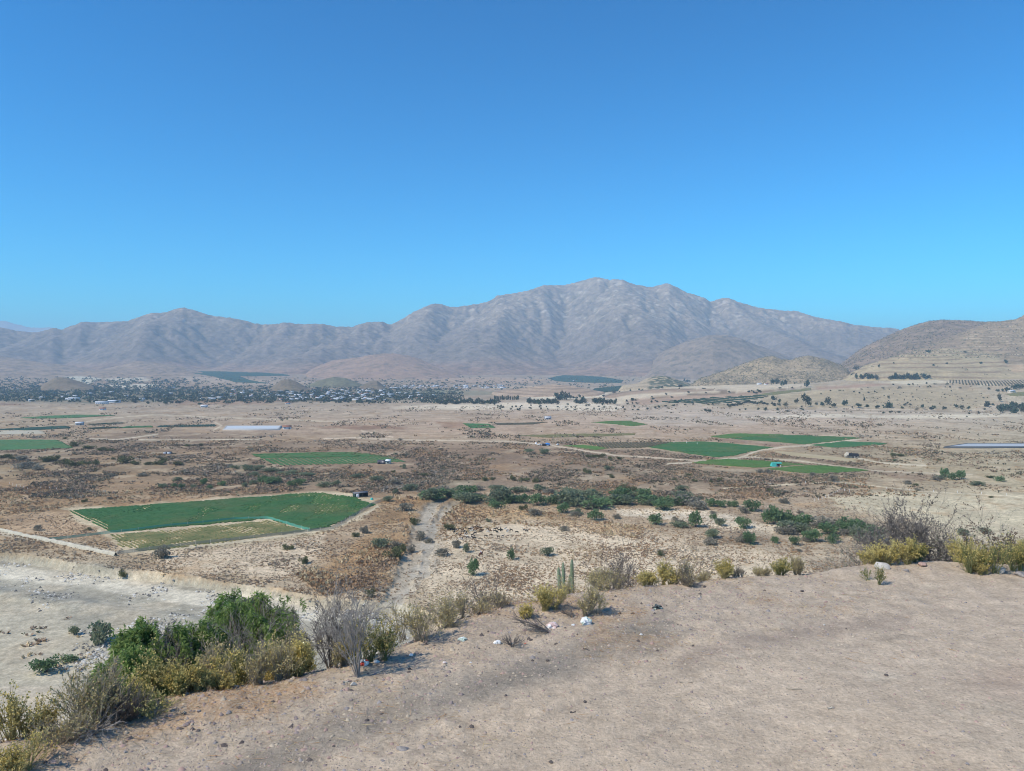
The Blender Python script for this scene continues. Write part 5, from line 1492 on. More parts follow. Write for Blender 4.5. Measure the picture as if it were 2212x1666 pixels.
# hillside shrubs stand on the hills themselves
def stuff_on(name, label, hill_grid, n, size, mats, seed, acc=None):
    X, Y, Z = hill_grid
    rng = np.random.default_rng(seed)
    r = rng.integers(3, X.shape[0] - 3, n * 2); c = rng.integers(3, X.shape[1] - 3, n * 2)
    x, y, z = X[r, c], Y[r, c], Z[r, c]
    ok = px_of(x, y) < 2300
    if acc is not None: ok &= acc(x, y, z, rng)
    ok &= vnoise(x / 60, y / 60, seed) + .6 * rng.random(len(x)) > .55
    x, y, z = x[ok][:n], y[ok][:n], z[ok][:n]
    x = x + rng.normal(size=len(x)) * 2
    m = len(x); s = rng.uniform(*size, m)
    mb = MB()
    for k in range(5):
        d = rng.normal(size=(m, 3)); d[:, 2] = np.abs(d[:, 2])
        mb.leaves(np.stack([x, y, z], 1) + d * s[:, None] * .2, d, s, s * .7, rng, int(k % len(mats)))
    set_props(mb.build(name, mats), label, 'scrub', None, 'stuff')
stuff_on('hill_scrub', 'dark bushes speckling the twin hillock', hC, 2200, (1.5, 3.6), [T_dark, T_olive], 1)
stuff_on('hill_scrub', 'dark scrub covering the ridge behind the terraces', hB, 6000, (2, 4.5), [T_dark, T_brown], 2)
stuff_on('hill_scrub', 'dark bushes along the terraces', hA, 2600, (1.6, 4.5), [T_dark, T_olive], 3, lambda x, y, z, rng: (rng.random(len(x)) < np.where(z > 40, 1, .06)) & (z > -30))
for (x, y, w, h) in ((830, 437, 12, 6), (1225, 432, 7, 4), (895, 580, 6, 4), (1050, 557, 6, 4), (1400, 555, 7, 5), (245, 595, 6, 6), (285, 597, 6, 6), (25, 605, 10, 9), (1690, 550, 8, 7), (435, 552, 5, 3)):
    px, py = zf(x, y)
    X, Y, Z = hA
    pp = py_of(Y, Z); qx = px_of(X, Y)
    vis = np.where(np.abs(qx - px) < 3, np.abs(pp - py), 1e9)
    i = np.unravel_index(vis.argmin(), vis.shape)
    o = far_tree(px, 860, 1, 1, f'{"big round" if w > 8 else "small"} dark tree alone on the terraces {place_words(px, py)}', 'lone trees on the terraces')
    k = Y[i] / F
    o.location = (X[i], Y[i], Z[i] - .3); o.scale = (w * k / 1.75, w * k / 1.75, h * k / 1.2)

# ================================================================== THE TOWN
W_white = simple('white_wall', (.74, .74, .73), var=.06, scale=.3)
W_cream = simple('cream_wall', (.66, .58, .46), var=.08, scale=.3)
W_blue = simple('grey_wall', (.42, .43, .45), var=.1, scale=.3)
R_zinc = simple('zinc_roof', (.62, .63, .64), rough=.5, var=.1, scale=.4)
R_red = simple('red_roof', (.32, .15, .10), var=.15, scale=.4)
R_dark = simple('dark_roof', (.06, .06, .065), rough=.6, var=.15, scale=.4)
M_glass = simple('window_dark', (.035, .04, .045), rough=.2, spec=.5)

def house_mesh(L, W, H, rise, mats, seed):
    """gabled house: walls, an overhanging roof, a door and windows let into three sides"""
    rng = np.random.default_rng(seed)
    mb = MB()
    x, y = L / 2, W / 2
    v = [[-x, -y, -1.2], [x, -y, -1.2], [x, y, -1.2], [-x, y, -1.2], [-x, -y, H], [x, -y, H], [x, y, H], [-x, y, H], [-x, 0, H + rise], [x, 0, H + rise]]
    mb.add(v, [[0, 1, 5, 4], [1, 2, 6, 5], [2, 3, 7, 6], [3, 0, 4, 7]], 0)
    mb.add(v, [[4, 7, 8], [5, 9, 6]], 0)
    o, t = .45, .14
    e = H - rise * o / y
    for s in (-1, 1):
        P = np.array([[-x - o, s * (y + o), e], [x + o, s * (y + o), e], [x + o, 0, H + rise], [-x - o, 0, H + rise]]) + [0, 0, .03]
        Q = P + [0, 0, t]
        mb.add(np.concatenate([P, Q]), [[0, 1, 2, 3], [4, 5, 6, 7], [0, 1, 5, 4], [1, 2, 6, 5], [2, 3, 7, 6], [3, 0, 4, 7]], 1)
    for s in (-1, 1):
        k = max(2, int(L / 3.2))
        for i in range(k):
            cx_ = -x + (i + .5) * L / k
            if i == k // 2 and s < 0: mb.box((cx_, s * (y + .03), 1.0), (1.0, .1, 2.0), 0, 2)
            else: mb.box((cx_, s * (y + .03), 1.55), (1.2, .1, 1.1), 0, 2)
        mb.box((s * (x + .03), 0, 1.55), (.1, 1.3, 1.1), 0, 2)
    return mb.mesh('house', [mats[0], mats[1], M_glass])
HM = [(house_mesh(11, 7, 2.8, 1.5, (W_white, R_zinc), 1), 'white house with a zinc roof'), (house_mesh(9, 6.5, 2.7, 1.3, (W_white, R_red), 2), 'white house with a red brown roof'),
      (house_mesh(14, 8, 3.0, 1.8, (W_cream, R_zinc), 3), 'cream house with a pale roof'), (house_mesh(8, 6, 2.6, 1.2, (W_blue, R_zinc), 4), 'grey house with a pale roof'),
      (house_mesh(22, 9, 3.6, 1.6, (W_white, R_zinc), 5), 'long white hall with a pale roof')]
def house(px, py, v, rz, where, group, sc=1.0):
    p = at(px, py)
    o = bpy.data.objects.new('house', HM[v][0]); COL.objects.link(o)
    o.location = p; o.rotation_euler = (0, 0, rz); o.scale = (sc, sc, sc)
    set_props(o, f'{HM[v][1]} {where}', 'house', group)
rng = np.random.default_rng(9)
TOWN = []
def town(n, x0, x1, y0, y1, where, group, big=.1, grid=True, sc=1.0):
    k = 0
    while k < n:
        px, py = rng.uniform(x0, x1), rng.uniform(y0, y1)
        if any(abs(px - a) < 4.2 and abs(py - b) < 1.5 for a, b in TOWN): 
            k += .2; continue
        TOWN.append((px, py))
        v = 4 if rng.random() < big else rng.choice([0, 0, 1, 2, 3, 0])
        house(px, py, int(v), .35 + (pi / 2 if rng.random() < .35 else 0) + rng.normal() * .12, where, group, sc)
        k += 1
town(118, 600, 835, 842, 866, 'in the dense middle of the town', 'houses in the town')
town(34, 430, 610, 838, 864, 'at the leafy left end of the town', 'houses in the town')
town(62, 806, 1088, 833.5, 840, 'in the far row beyond the town', 'houses in the far row')
town(14, 835, 950, 848, 864, 'among fields at the right end of the town', 'houses in the town')
town(22, 0, 420, 838, 868, 'on a farm left of the town', 'farm houses left of the town')
for px, py, v, w in ((148, 864, 0, 'on the near farm left of the town'), (160, 864, 4, 'on the near farm left of the town'), (220, 873, 4, 'nearest the plain left of the town'), (247, 870, 4, 'behind the nearest farm hall'),
                     (307, 864, 0, 'alone before the dark grove left of the town'), (222, 886, 1, 'alone on the plain left of the grove'), (441, 880, 0, 'alone on the plain before the town'), (622, 873, 1, 'alone on the plain below the town'),
                     (620, 927, 1, 'at the right end of the white pond'), (172, 918.5, 3, 'beside the dark plots on the left plain'), (1547, 824, 3, 'left of the long farm building'), (1640, 831, 0, 'right of the long farm building'),
                     (1655, 831, 1, 'right of the long farm building'), (2184, 848, 2, 'hidden by trees near the right edge'), (1240, 824, 0, 'below the dark teal orchard'), (1183, 906, 3, 'on the tan plain below the white bank')):
    house(px, py, v, .3, w, None, 1.15)
# town trees: 190 that show largest, the rest as one mass
for i in range(30):
    px = rng.uniform(425, 850); py = rng.uniform(838, 869)
    far_tree(px, py, rng.uniform(5, 10), rng.uniform(3.5, 6.5), 'dark garden tree among the houses of the town', 'garden trees in the town')
for i in range(22):
    px = rng.uniform(-10, 440); py = rng.uniform(836, 872)
    far_tree(px, py, rng.uniform(6, 14), rng.uniform(3.5, 6.5), f'dark tree by the farms left of the town', 'farm trees left of the town')
for i in range(16):
    px = 90 + 290 * rng.random(); far_tree(px * 1.0 + 80, 868 + rng.normal() * 2.2 + (px - 90) * .012, rng.uniform(8, 14), rng.uniform(4, 7), 'dark tree of the grove at the near edge of the farms', 'grove at the near edge of the farms')
def mass(name, label, n, x0, x1, y0, y1, size, seed, mats, acc=None):
    rng = np.random.default_rng(seed)
    mb = MB(); L = []
    pys = y0 + (y1 - y0) * rng.beta(1.8, 1.8, n); pxs = rng.uniform(x0, x1, n)
    P = np.array([at(a, b) for a, b in zip(pxs, pys)])
    s = rng.uniform(*size, n)
    for k in range(14):
        d = rng.normal(size=(n, 3)); d[:, 2] = np.abs(d[:, 2])
        d /= np.linalg.norm(d, axis=1, keepdims=True)
        mb.leaves(P + d * (s * .5)[:, None] * [1, 1, .7], d + rng.normal(size=(n, 3)) * .5, s * .6, s * .5, rng, k % len(mats))
    set_props(mb.build(name, mats), label, 'trees', None, 'stuff')
mass('town_greenery', 'mass of dark trees and hedges filling the town', 1500, 420, 1000, 833, 873, (4, 9), 21, [L_far, L_farb, L_farb])
mass('farm_greenery', 'mass of dark trees and hedges around the farms left of the town', 1600, -60, 430, 814, 870, (4, 11), 22, [L_far, L_farb])
mass('slope_greenery', 'scattered dark trees on the slopes beyond the town', 800, 420, 1420, 812, 846, (4, 9), 23, [L_farb, L_far])

# ================================================================== BUILDINGS, FENCES, PONDS on the plain
M_posts = simple('fence_post', (.50, .46, .40), var=.15)
M_white = simple('white_paint', (.84, .84, .83), var=.04, rough=.6)
M_tarp_t = simple('turquoise_tarp', (.08, .50, .42), var=.12, rough=.5)
M_tarp_b = simple('blue_tarp', (.06, .22, .55), var=.12, rough=.5)
M_black = simple('black_and_shade', (.025, .025, .027), var=.2, rough=.6)  # black parts, and inner shade painted on the shed and shelter walls
M_greyshade = simple('grey_shade_cloth', (.11, .11, .13), var=.2)
M_concrete = simple('concrete', (.42, .41, .39), var=.1)
M_wood = simple('weathered_wood', (.25, .2, .15), var=.2)
M_earth = simple('earth_bank', (.50, .46, .36), var=.15, scale=.6)
M_liner = simple('pond_liner', (.08, .085, .09), var=.15, rough=.5)

def mesh_net(name, col, dens):
    """woven net: open between the threads"""
    m, nt, b = new_mat(name, .8)
    b.inputs['Base Color'].default_value = (*col, 1)
    b.inputs['Alpha'].default_value = dens
    return m
M_net = mesh_net('green_net', (.12, .42, .32), .62)
M_wire = mesh_net('grey_net', (.30, .31, .27), .55)

def fence(name, label, pts, h, mat, mat_post, spacing, post_r=.05, cat='fence', net=True, post_h=None, sag=.06):
    root = empty(name, at(*pts[0]))
    W = np.array([at(*p) for p in pts])
    seg = np.linalg.norm(np.diff(W[:, :2], axis=0), axis=1); cum = np.concatenate([[0], np.cumsum(seg)])
    n = min(96, max(2, int(cum[-1] / spacing)))
    s = np.linspace(0, cum[-1], n + 1)
    X = np.interp(s, cum, W[:, 0]); Y = np.interp(s, cum, W[:, 1]); Z = HV(X, Y)
    o3 = np.array(root.location)
    rng = np.random.default_rng(len(label))
    for i in range(n + 1):
        hh = (post_h or h + .25) * rng.uniform(.85, 1.12)
        mb = MB(); lean = rng.normal(size=2) * .05
        P = np.array([[[X[i], Y[i], Z[i] - .3], [X[i] + lean[0], Y[i] + lean[1], Z[i] + hh]]]) - o3
        mb.tubes(P, np.array([[post_r, post_r * .85]]), 6)
        mb.build('post', mat_post, root)
    if net:
        s2 = np.linspace(0, cum[-1], n * 5 + 1)
        X = np.interp(s2, cum, W[:, 0]); Y = np.interp(s2, cum, W[:, 1]); Z = HV(X, Y)
        top = h - sag * np.sin(np.linspace(0, n * pi, n * 5 + 1)) ** 2 * h + rng.normal(size=n * 5 + 1) * .03
        wav = rng.normal(size=(n * 5 + 1)) * .05
        rows = [np.stack([X + wav * k, Y + wav * k, Z + .03 + (top - .03) * k], 1) - o3 for k in (0, .5, 1)]
        G = np.stack(rows)
        grid_mb(G[..., 0], G[..., 1], G[..., 2]).build('netting', mat, root)
    set_props(root, label, cat)
    return root
fence('net_fence', 'turquoise netting fence along the near side of the big green field', [(106, 1168), (226, 1154), (343, 1140), (508, 1123), (580, 1121), (630, 1136), (669, 1147)], 1.35, M_net, M_posts, 7)
fence('wire_fence', 'grey net fence running round the olive crop to the wash', [(254, 1198), (330, 1188), (412, 1178), (583, 1159), (714, 1144), (732, 1135), (804, 1091), (852, 1075)], 1.5, M_wire, M_posts, 6)
fence('post_fence', 'line of pale posts beside the light track at right', [(1740, 1045), (1810, 1046), (1900, 1056), (2000, 1062), (2110, 1067), (2230, 1074)], 1.3, M_wire, M_white, 13, .09, net=False)
fence('post_fence', 'row of pale posts standing in the vineyard', [(1456, 957.5), (1478, 958), (1506, 960.5)], 1.8, M_wire, M_white, 9, .16, net=False)
fence('post_fence', 'short row of pale posts in the brown weeds right of centre', [(1760, 1083), (1790, 1075), (1818, 1060), (1835, 1064)], 1.5, M_wire, M_white, 5, .08, net=False)
fence('post_fence', 'pale posts on the dry grass at the left edge', [(20, 1046), (60, 1058), (95, 1056), (170, 1064)], 1.3, M_wire, M_white, 7, .08, net=False)
fence('post_fence', 'pale posts along the straight track at left', [(230, 948), (330, 950), (430, 951), (560, 949)], 1.5, M_wire, M_posts, 24, .14, net=False)

def berm(name, label, pts, w, h, mat, cat='earth wall'):
    W = np.array([at(*p)[:2] for p in pts])
    seg = np.linalg.norm(np.diff(W, axis=0), axis=1); cum = np.concatenate([[0], np.cumsum(seg)])
    s = np.arange(0, cum[-1], .8)
    X = np.interp(s, cum, W[:, 0]); Y = np.interp(s, cum, W[:, 1])
    T = np.gradient(np.stack([X, Y], 1), axis=0); T /= np.linalg.norm(T, axis=1, keepdims=True)
    N = np.stack([-T[:, 1], T[:, 0]], 1)
    prof = [(-1, -.2), (-.55, .55), (-.25, .95), (.25, 1), (.55, .6), (1, -.2)]
    xs = np.stack([X + N[:, 0] * w * a for a, _ in prof]); ys = np.stack([Y + N[:, 1] * w * a for a, _ in prof])
    zs = np.stack([HV(X, Y) + h * b_ * (.8 + .4 * vnoise(s / 3, s * 0 + k, 5)) for k, (_, b_) in enumerate(prof)])
    o = grid_mb(xs.T, ys.T, zs.T).build(name, mat, smooth=True)
    set_props(o, label, cat)
berm('earth_wall', 'pale earth wall running down to the corner of the wire fence', [(-40, 1136), (0, 1147), (70, 1163), (137, 1176), (200, 1190), (250, 1201)], .9, 1.3, M_earth)

def root_at(name, px, py, rz, label, cat, group=None):
    return set_props(empty(name, at_vis(px, py), rz), label, cat, group)
def part(root, name, mat, boxes, tubes=None):
    mb = MB()
    for b_ in boxes: mb.box(*b_)
    for a, c, r in (tubes or []): mb.tubes(np.array([[a, c]], float), np.array([[r, r]]), 8)
    return mb.build(name, mat, root)

# open shed with a dark flat roof and one white panel
r = root_at('shed', 772, 1075.5, .55, 'open shed with a dark flat roof and white front panel behind the big field', 'shed')
mb = MB(); mb.add([[-2.2, -.4, 2.5], [6.6, -.8, 2.75], [7.2, 3.4, 2.95], [-1.8, 3.6, 2.7], [-2.2, -.4, 2.62], [6.6, -.8, 2.87], [7.2, 3.4, 3.07], [-1.8, 3.6, 2.82]], [[0, 3, 2, 1], [4, 5, 6, 7], [0, 1, 5, 4], [1, 2, 6, 5], [2, 3, 7, 6], [3, 0, 4, 7]])
mb.build('roof', simple('tar_roof', (.17, .17, .18)), r)
part(r, 'front_panel', M_white, [((.1, -.2, 1.2), (1.9, .08, 2.45))])
part(r, 'back_wall', M_black, [((2.4, 3.2, 1.2), (8.0, .08, 2.5)), ((6.4, 1.3, 1.2), (.08, 3.7, 2.5))])  # black walls: the deep shade inside the shed put into their colour
part(r, 'shade_net', simple('dark_green_net', (.04, .09, .07)), [((-1.5, 1.5, 1.2), (.06, 3.4, 2.4)), ((-1.2, -.1, 1.5), (.7, .06, 1.8))])
for x, y in ((-2.0, -.2), (6.4, -.5), (-1.6, 3.3), (3.2, -.4)): part(r, 'post', M_wood, [((x, y, 1.25), (.12, .12, 2.7))])
r = root_at('water_tank', 803, 1080, 0, 'small turquoise water tank by the fence behind the big field', 'tank')
mb = MB(); mb.tubes(np.array([[[0, 0, -.1], [0, 0, .9], [0, 0, 1.1], [0, 0, 1.2]]]), np.array([[.75, .75, .6, .2]]), 16); mb.build('body', M_tarp_t, r)
mb = MB(); mb.tubes(np.array([[[0, 0, 1.18], [0, 0, 1.26]]]), np.array([[.22, .2]]), 12); mb.build('lid', M_tarp_t, r)
# two huts at the striped field
r = root_at('shade_hut', 823, 1003, 0, 'dark grey shade cloth hut at the corner of the striped field', 'hut')
part(r, 'walls', M_greyshade, [((0, 2.1, 1.4), (5.8, 4.2, 3.0))]); part(r, 'roof', M_greyshade, [((0, 2.1, 2.97), (6.1, 4.5, .12))])
part(r, 'hanging_sheet', simple('pale_sheet', (.36, .33, .32)), [((1.7, -.06, 1.7), (2.2, .06, 1.9)), ((1.2, 1.0, 3.08), (3.0, 1.6, .05))])
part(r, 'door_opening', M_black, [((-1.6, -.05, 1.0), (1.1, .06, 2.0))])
r = root_at('hut', 837.5, 1003, 0, 'small pale hut with a white lean-to roof beside the dark shade hut', 'hut')
part(r, 'walls', simple('pale_green_board', (.55, .58, .50), var=.1), [((0, 1.9, 1.1), (3.8, 3.6, 2.5))])
mb = MB(); mb.add([[-2.1, -.5, 2.65], [2.1, -.5, 2.65], [2.1, 4.0, 3.5], [-2.1, 4.0, 3.5], [-2.1, -.5, 2.77], [2.1, -.5, 2.77], [2.1, 4.0, 3.62], [-2.1, 4.0, 3.62]], [[0, 3, 2, 1], [4, 5, 6, 7], [0, 1, 5, 4], [1, 2, 6, 5], [2, 3, 7, 6], [3, 0, 4, 7]]); mb.build('roof', M_white, r)
part(r, 'window', M_glass, [((0, .08, 1.3), (1.6, .08, .7))])
# white plank shed in the scrub
r = root_at('plank_shed', 361, 981.8, .1, 'low white shed with a dark gap in its front among the scrub', 'shed')
part(r, 'front_wall', M_white, [((-2.0, 0, 1.3), (2.3, .1, 1.5)), ((1.4, 0, 1.1), (3.0, .1, 2.0))]); part(r, 'side_wall', M_greyshade, [((2.9, 1.6, 1.05), (.1, 3.2, 2.0)), ((-3.1, 1.6, 1.05), (.1, 3.2, 2.0))])
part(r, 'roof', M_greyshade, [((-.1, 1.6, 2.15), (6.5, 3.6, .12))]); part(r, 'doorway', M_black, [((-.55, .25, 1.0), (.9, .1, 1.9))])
# turquoise shelter
r = root_at('tarp_shelter', 1678, 1008.3, .05, 'turquoise tarpaulin shelter open at its right between the bright green fields', 'shelter')
mb = MB(); mb.add([[-4.2, -.2, 0], [-3.6, 0, 2.7], [-3.4, 3, 2.9], [-4.3, 3.2, 0]], [[0, 1, 2, 3]]); mb.add([[-4.2, -.2, 0], [-.2, -.2, 0], [-.3, 0, 2.9], [-3.6, 0, 2.7]], [[0, 1, 2, 3]]); mb.add([[-3.6, 0, 2.72], [4.1, -.1, 3.0], [4.1, 3, 3.1], [-3.4, 3, 2.92]], [[0, 1, 2, 3]]); mb.add([[-.3, 0, 2.9], [4.1, -.1, 3.0], [4.1, -.15, 2.3], [-.3, -.05, 2.2]], [[0, 1, 2, 3]])
mb.build('tarpaulin', M_tarp_t, r)
part(r, 'back_wall', M_black, [((2, 2.9, 1.4), (4.0, .08, 2.8))])  # blackened so the shade under the open side lies in its colour
for x in (-.2, 2.0, 4.05): part(r, 'pole', M_wood, [], [((x, -.1, -.2), (x, -.1, 3.0), .07)])
for x, m in ((.9, M_tarp_b), (1.7, M_black), (3.2, M_white)):
    o = root_at('barrel', 1678, 1008.3, 0, {M_tarp_b: 'blue', M_black: 'black', M_white: 'white'}[m] + ' barrel standing under the turquoise shelter', 'barrel', 'barrels under the turquoise shelter')
    o.location.x += x; o.location.y += .9
    mb = MB(); mb.tubes(np.array([[[0, 0, -.05], [0, 0, .3], [0, 0, .6], [0, 0, 1.0]]]), np.array([[.36, .42, .42, .36]]), 14); mb.build('drum', m, o)
    mb = MB(); mb.tubes(np.array([[[0, 0, .29], [0, 0, .34]]]), np.array([[.45, .45]]), 14); mb.tubes(np.array([[[0, 0, .62], [0, 0, .67]]]), np.array([[.45, .45]]), 14); mb.build('hoops', m, o)
# black roofed house
r = root_at('farm_house', 1841, 989.5, -.1, 'small house with a steep black roof and pale gable beside a white track', 'house')
part(r, 'walls', W_cream, [((1.2, 2, 1.0), (8.0, 4.4, 2.4))])
mb = MB(); mb.add([[-4.2, -1.2, 1.5], [5.8, -1.2, 1.5], [5.6, 2.2, 3.6], [-4.6, 2.2, 3.8], [-4.2, -1.2, 1.62], [5.8, -1.2, 1.62], [5.6, 2.2, 3.72], [-4.6, 2.2, 3.92], [-4.4, 5.4, 1.7], [5.6, 5.4, 1.7]], [[4, 5, 6, 7], [0, 1, 5, 4], [7, 6, 9, 8], [0, 3, 2, 1]]); mb.build('roof', M_black, r)
mb = MB(); mb.add([[-6.4, -.3, 1.6], [-3.2, -.3, 2.2], [-2.6, .2, 4.4], [-4.6, .2, 5.3], [-6.0, .2, 3.6]], [[0, 1, 2, 3], [0, 3, 4, 4]][:1]); mb.add([[-6.4, -.3, 1.6], [-4.6, .2, 5.3], [-6.0, .2, 3.6]], [[0, 1, 2]]); mb.box((-4.4, 1.2, 1.7), (3.0, 1.6, 3.4)); mb.build('gable_wall', W_cream, r)
part(r, 'door', M_glass, [((.6, -.24, .9), (.9, .1, 1.9))]); part(r, 'porch_post', M_white, [((1.4, -1.1, .7), (.16, .16, 2.0))]); part(r, 'window', M_glass, [((3.2, -.24, 1.1), (1.1, .1, .9))])
# blue tarp shack
r = root_at('shack', 1181, 963.4, .05, 'dark shack under a blue tarpaulin on the bare plain', 'shack')
part(r, 'walls', M_black, [((-.6, 1.6, .9), (7.4, 3.2, 2.0))])
mb = MB(); mb.add([[-.8, -.4, 1.6], [3.6, -.5, 1.3], [3.9, 3.6, 1.9], [1.0, 1.4, 3.0], [-1.2, 3.6, 2.3]], [[0, 1, 3]]); mb.add([[3.6, -.5, 1.3], [3.9, 3.6, 1.9], [1.0, 1.4, 3.0]], [[0, 1, 2]]); mb.add([[3.9, 3.6, 1.9], [-1.2, 3.6, 2.3], [1.0, 1.4, 3.0]], [[0, 1, 2]]); mb.add([[-1.2, 3.6, 2.3], [-.8, -.4, 1.6], [1.0, 1.4, 3.0]], [[0, 1, 2]]); mb.build('tarpaulin', M_tarp_b, r)
part(r, 'roof_sheet', M_greyshade, [((-2.6, 1.6, 1.98), (3.6, 3.6, .1))]); part(r, 'front_sheet', simple('pale_blue_sheet', (.45, .52, .58)), [((1.2, -.1, .5), (2.6, .08, .9))])
def pickup(px, py, rz, label):
    r = root_at('pickup_truck', px, py, rz, label, 'truck')
    mb = MB(); mb.box((0, 0, .75), (4.6, 1.75, .6)); mb.box((.5, 0, 1.35), (1.8, 1.6, .65), 0, 0, (.75, .9)); mb.build('body', M_white, r)
    part(r, 'windows', M_glass, [((.5, 0, 1.36), (1.5, 1.62, .4)), ((1.33, 0, 1.36), (.3, 1.2, .4))])
    for x in (-1.45, 1.45):
        for s in (-1, 1): part(r, 'wheel', M_black, [], [((x, s * .7, .36), (x, s * .93, .36), .36)])
    part(r, 'cargo_bed', M_black, [((-1.35, 0, 1.06), (1.6, 1.4, .06))])
pickup(1165, 962.6, .5, 'white pickup truck parked left of the blue tarp shack')
pickup(1204, 962.2, 1.2, 'white pickup truck parked right of the blue tarp shack')
r = root_at('water_tank', 1158, 959.6, 0, 'white water tank left of the blue tarp shack', 'tank')
mb = MB(); mb.tubes(np.array([[[0, 0, -.1], [0, 0, 1.4], [0, 0, 1.65], [0, 0, 1.75]]]), np.array([[.9, .9, .7, .2]]), 16); mb.build('body', M_white, r)
mb = MB(); mb.tubes(np.array([[[0, 0, 1.73], [0, 0, 1.82]]]), np.array([[.25, .23]]), 12); mb.build('lid', M_greyshade, r)
# long farm building
r = root_at('farm_building', 1596, 826, .02, 'long low white farm building before the twin hillock', 'building')
k = at(1596, 826)[1] / F
L = 50 * k
part(r, 'walls', W_white, [((0, 6, 1.4), (L, 11, 3.4))])
mb = MB(); mb.add([[-L / 2 - 1, -.5, 3.1], [L / 2 + 1, -.5, 3.1], [L / 2 + 1, 6, 5.6], [-L / 2 - 1, 6, 5.6], [L / 2 + 1, 12.5, 3.1], [-L / 2 - 1, 12.5, 3.1]], [[0, 1, 2, 3], [3, 2, 4, 5]]); mb.build('roof', simple('bright_zinc', (.74, .75, .75), var=.06), r)
for i in range(7): part(r, 'window', M_glass, [((-L / 2 + L * (i + .5) / 7, .46, 1.6), (3.0, .12, 1.4))])
# ponds
def pond(px0, px1, py0, py1, skew, label, water):
    r = root_at('reservoir', (px0 + px1) / 2, py1, 0, label, 'reservoir')
    a, b_, c, d = at(px0, py1), at(px1, py1), at(px1 + skew, py0), at(px0 + skew, py0)
    o3 = np.array(r.location)
    Q = np.array([a, b_, c, d]); zt = Q[:, 2].max() + 1.6
    ctr = Q.mean(0)
    def ring(s, z): R = ctr + (Q - ctr) * s; R[:, 2] = z; return R - o3
    mb = MB()
    rings = [ring(1.0, Q[:, 2].min() - .6), ring(.96, zt), ring(.93, zt), ring(.90, zt - .9)]
    for p, q in zip(rings[:-1], rings[1:]):
        mb.add(np.concatenate([p, q]), [[0, 1, 5, 4], [1, 2, 6, 5], [2, 3, 7, 6], [3, 0, 4, 7]])
    mb.build('embankment', M_liner if water != 'white' else M_concrete, r)
    w = ring(.915, zt - .35)
    MB().add(w, [[0, 1, 2, 3]]).build('water', simple('still_water', (.44, .46, .46), rough=.6, var=.08, spec=.2) if water != 'white' else simple('white_cover', (.58, .60, .60), rough=.5, var=.04), r)
pond(2035, 2225, 961, 968.5, 50, 'lined water pond with a dark rim on the right plain', 'grey')
pond(480, 604, 922, 929.5, 6, 'long white covered pond on the left plain', 'white')
def pole(px, py, h, label):
    r = root_at('utility_pole', px, py, .4, label, 'pole', 'utility poles')
    part(r, 'mast', M_wood, [], [((0, 0, -.5), (0, 0, h), .22)])
    part(r, 'crossarm', M_wood, [((0, 0, h - .8), (2.6, .18, .2))])
    part(r, 'insulators', M_white, [((x, 0, h - .58), (.14, .14, .3)) for x in (-1.1, 0, 1.1)])
for px, py, h, w in ((1898, 825, 12, 'left of the sandy hill top'), (1856, 828, 12, 'at the lower end of the terraces'), (2108, 826, 13, 'amid the tree line below the terraces'), (2161, 834, 11, 'below the pale vineyard'), (2184, 852, 11, 'beside the trees near the right edge'), (1586, 836, 11, 'before the long farm building'), (1703, 843, 11, 'by the olive strip')):
    pole(px, py, h, 'thin utility pole ' + w)

# ================================================================== ANIMALS AND THE RIDER
def skin_mesh(name, V, E, R, mats, sub=1):
    """one continuous body grown round a skeleton"""
    me = bpy.data.meshes.new('skeleton')
    me.from_pydata([tuple(v) for v in V], E, [])
    o = bpy.data.objects.new('skeleton', me); COL.objects.link(o)
    sk = o.modifiers.new('skin', 'SKIN')
    sk.use_smooth_shade = True
    for i, v in enumerate(me.skin_vertices[0].data):
        rr = R[i]
        v.radius = rr if isinstance(rr, tuple) else (rr, rr)
        v.use_root = i == 0
    o.modifiers.new('sub', 'SUBSURF').levels = sub
    bpy.context.view_layer.update()
    ev = o.evaluated_get(bpy.context.evaluated_depsgraph_get())
    out = bpy.data.meshes.new_from_object(ev)
    bpy.data.objects.remove(o)
    out.name = name
    out.materials.clear()
    for m in mats: out.materials.append(m)
    return out

def quad_skel(graze, s=1.0, leg=1.0, neck=.34, headl=.2, br=.15):
    """hips at the root; x forward"""
    V = [(-.34, 0, .58 * leg), (0, 0, .57 * leg), (.34, 0, .60 * leg)]
    E = [(0, 1), (1, 2)]; R = [br, br * 1.12, br * 1.05]
    if graze:
        V += [(.52, 0, .60 * leg), (.66, 0, .36 * leg), (.72, 0, .14 * leg), (.80, 0, .04)]
    else:
        V += [(.46, 0, .74 * leg), (.54, 0, .90 * leg + neck * .2), (.62, 0, .96 * leg + neck * .2), (.62 + headl, 0, .88 * leg + neck * .2)]
    E += [(2, 3), (3, 4), (4, 5), (5, 6)]; R += [br * .7, br * .45, br * .5, br * .3]
    for sy in (-1, 1):
        n = len(V)      # hind: knee forward, hock back, shank down
        V += [(-.30, sy * .10, .42 * leg), (-.40, sy * .10, .24 * leg), (-.36, sy * .10, .02)]
        E += [(0, n), (n, n + 1), (n + 1, n + 2)]; R += [br * .5, br * .24, br * .2]
        n = len(V)
        V += [(.32, sy * .09, .40 * leg), (.34, sy * .09, .22 * leg), (.33, sy * .09, .02)]
        E += [(2, n), (n, n + 1), (n + 1, n + 2)]; R += [br * .42, br * .24, br * .2]
    n = len(V)
    V += [(-.48, 0, .62 * leg), (-.56, 0, .56 * leg)]; E += [(0, n), (n, n + 1)]; R += [br * .25, br * .12]
    return np.array(V) * s, E, [r * s for r in R]

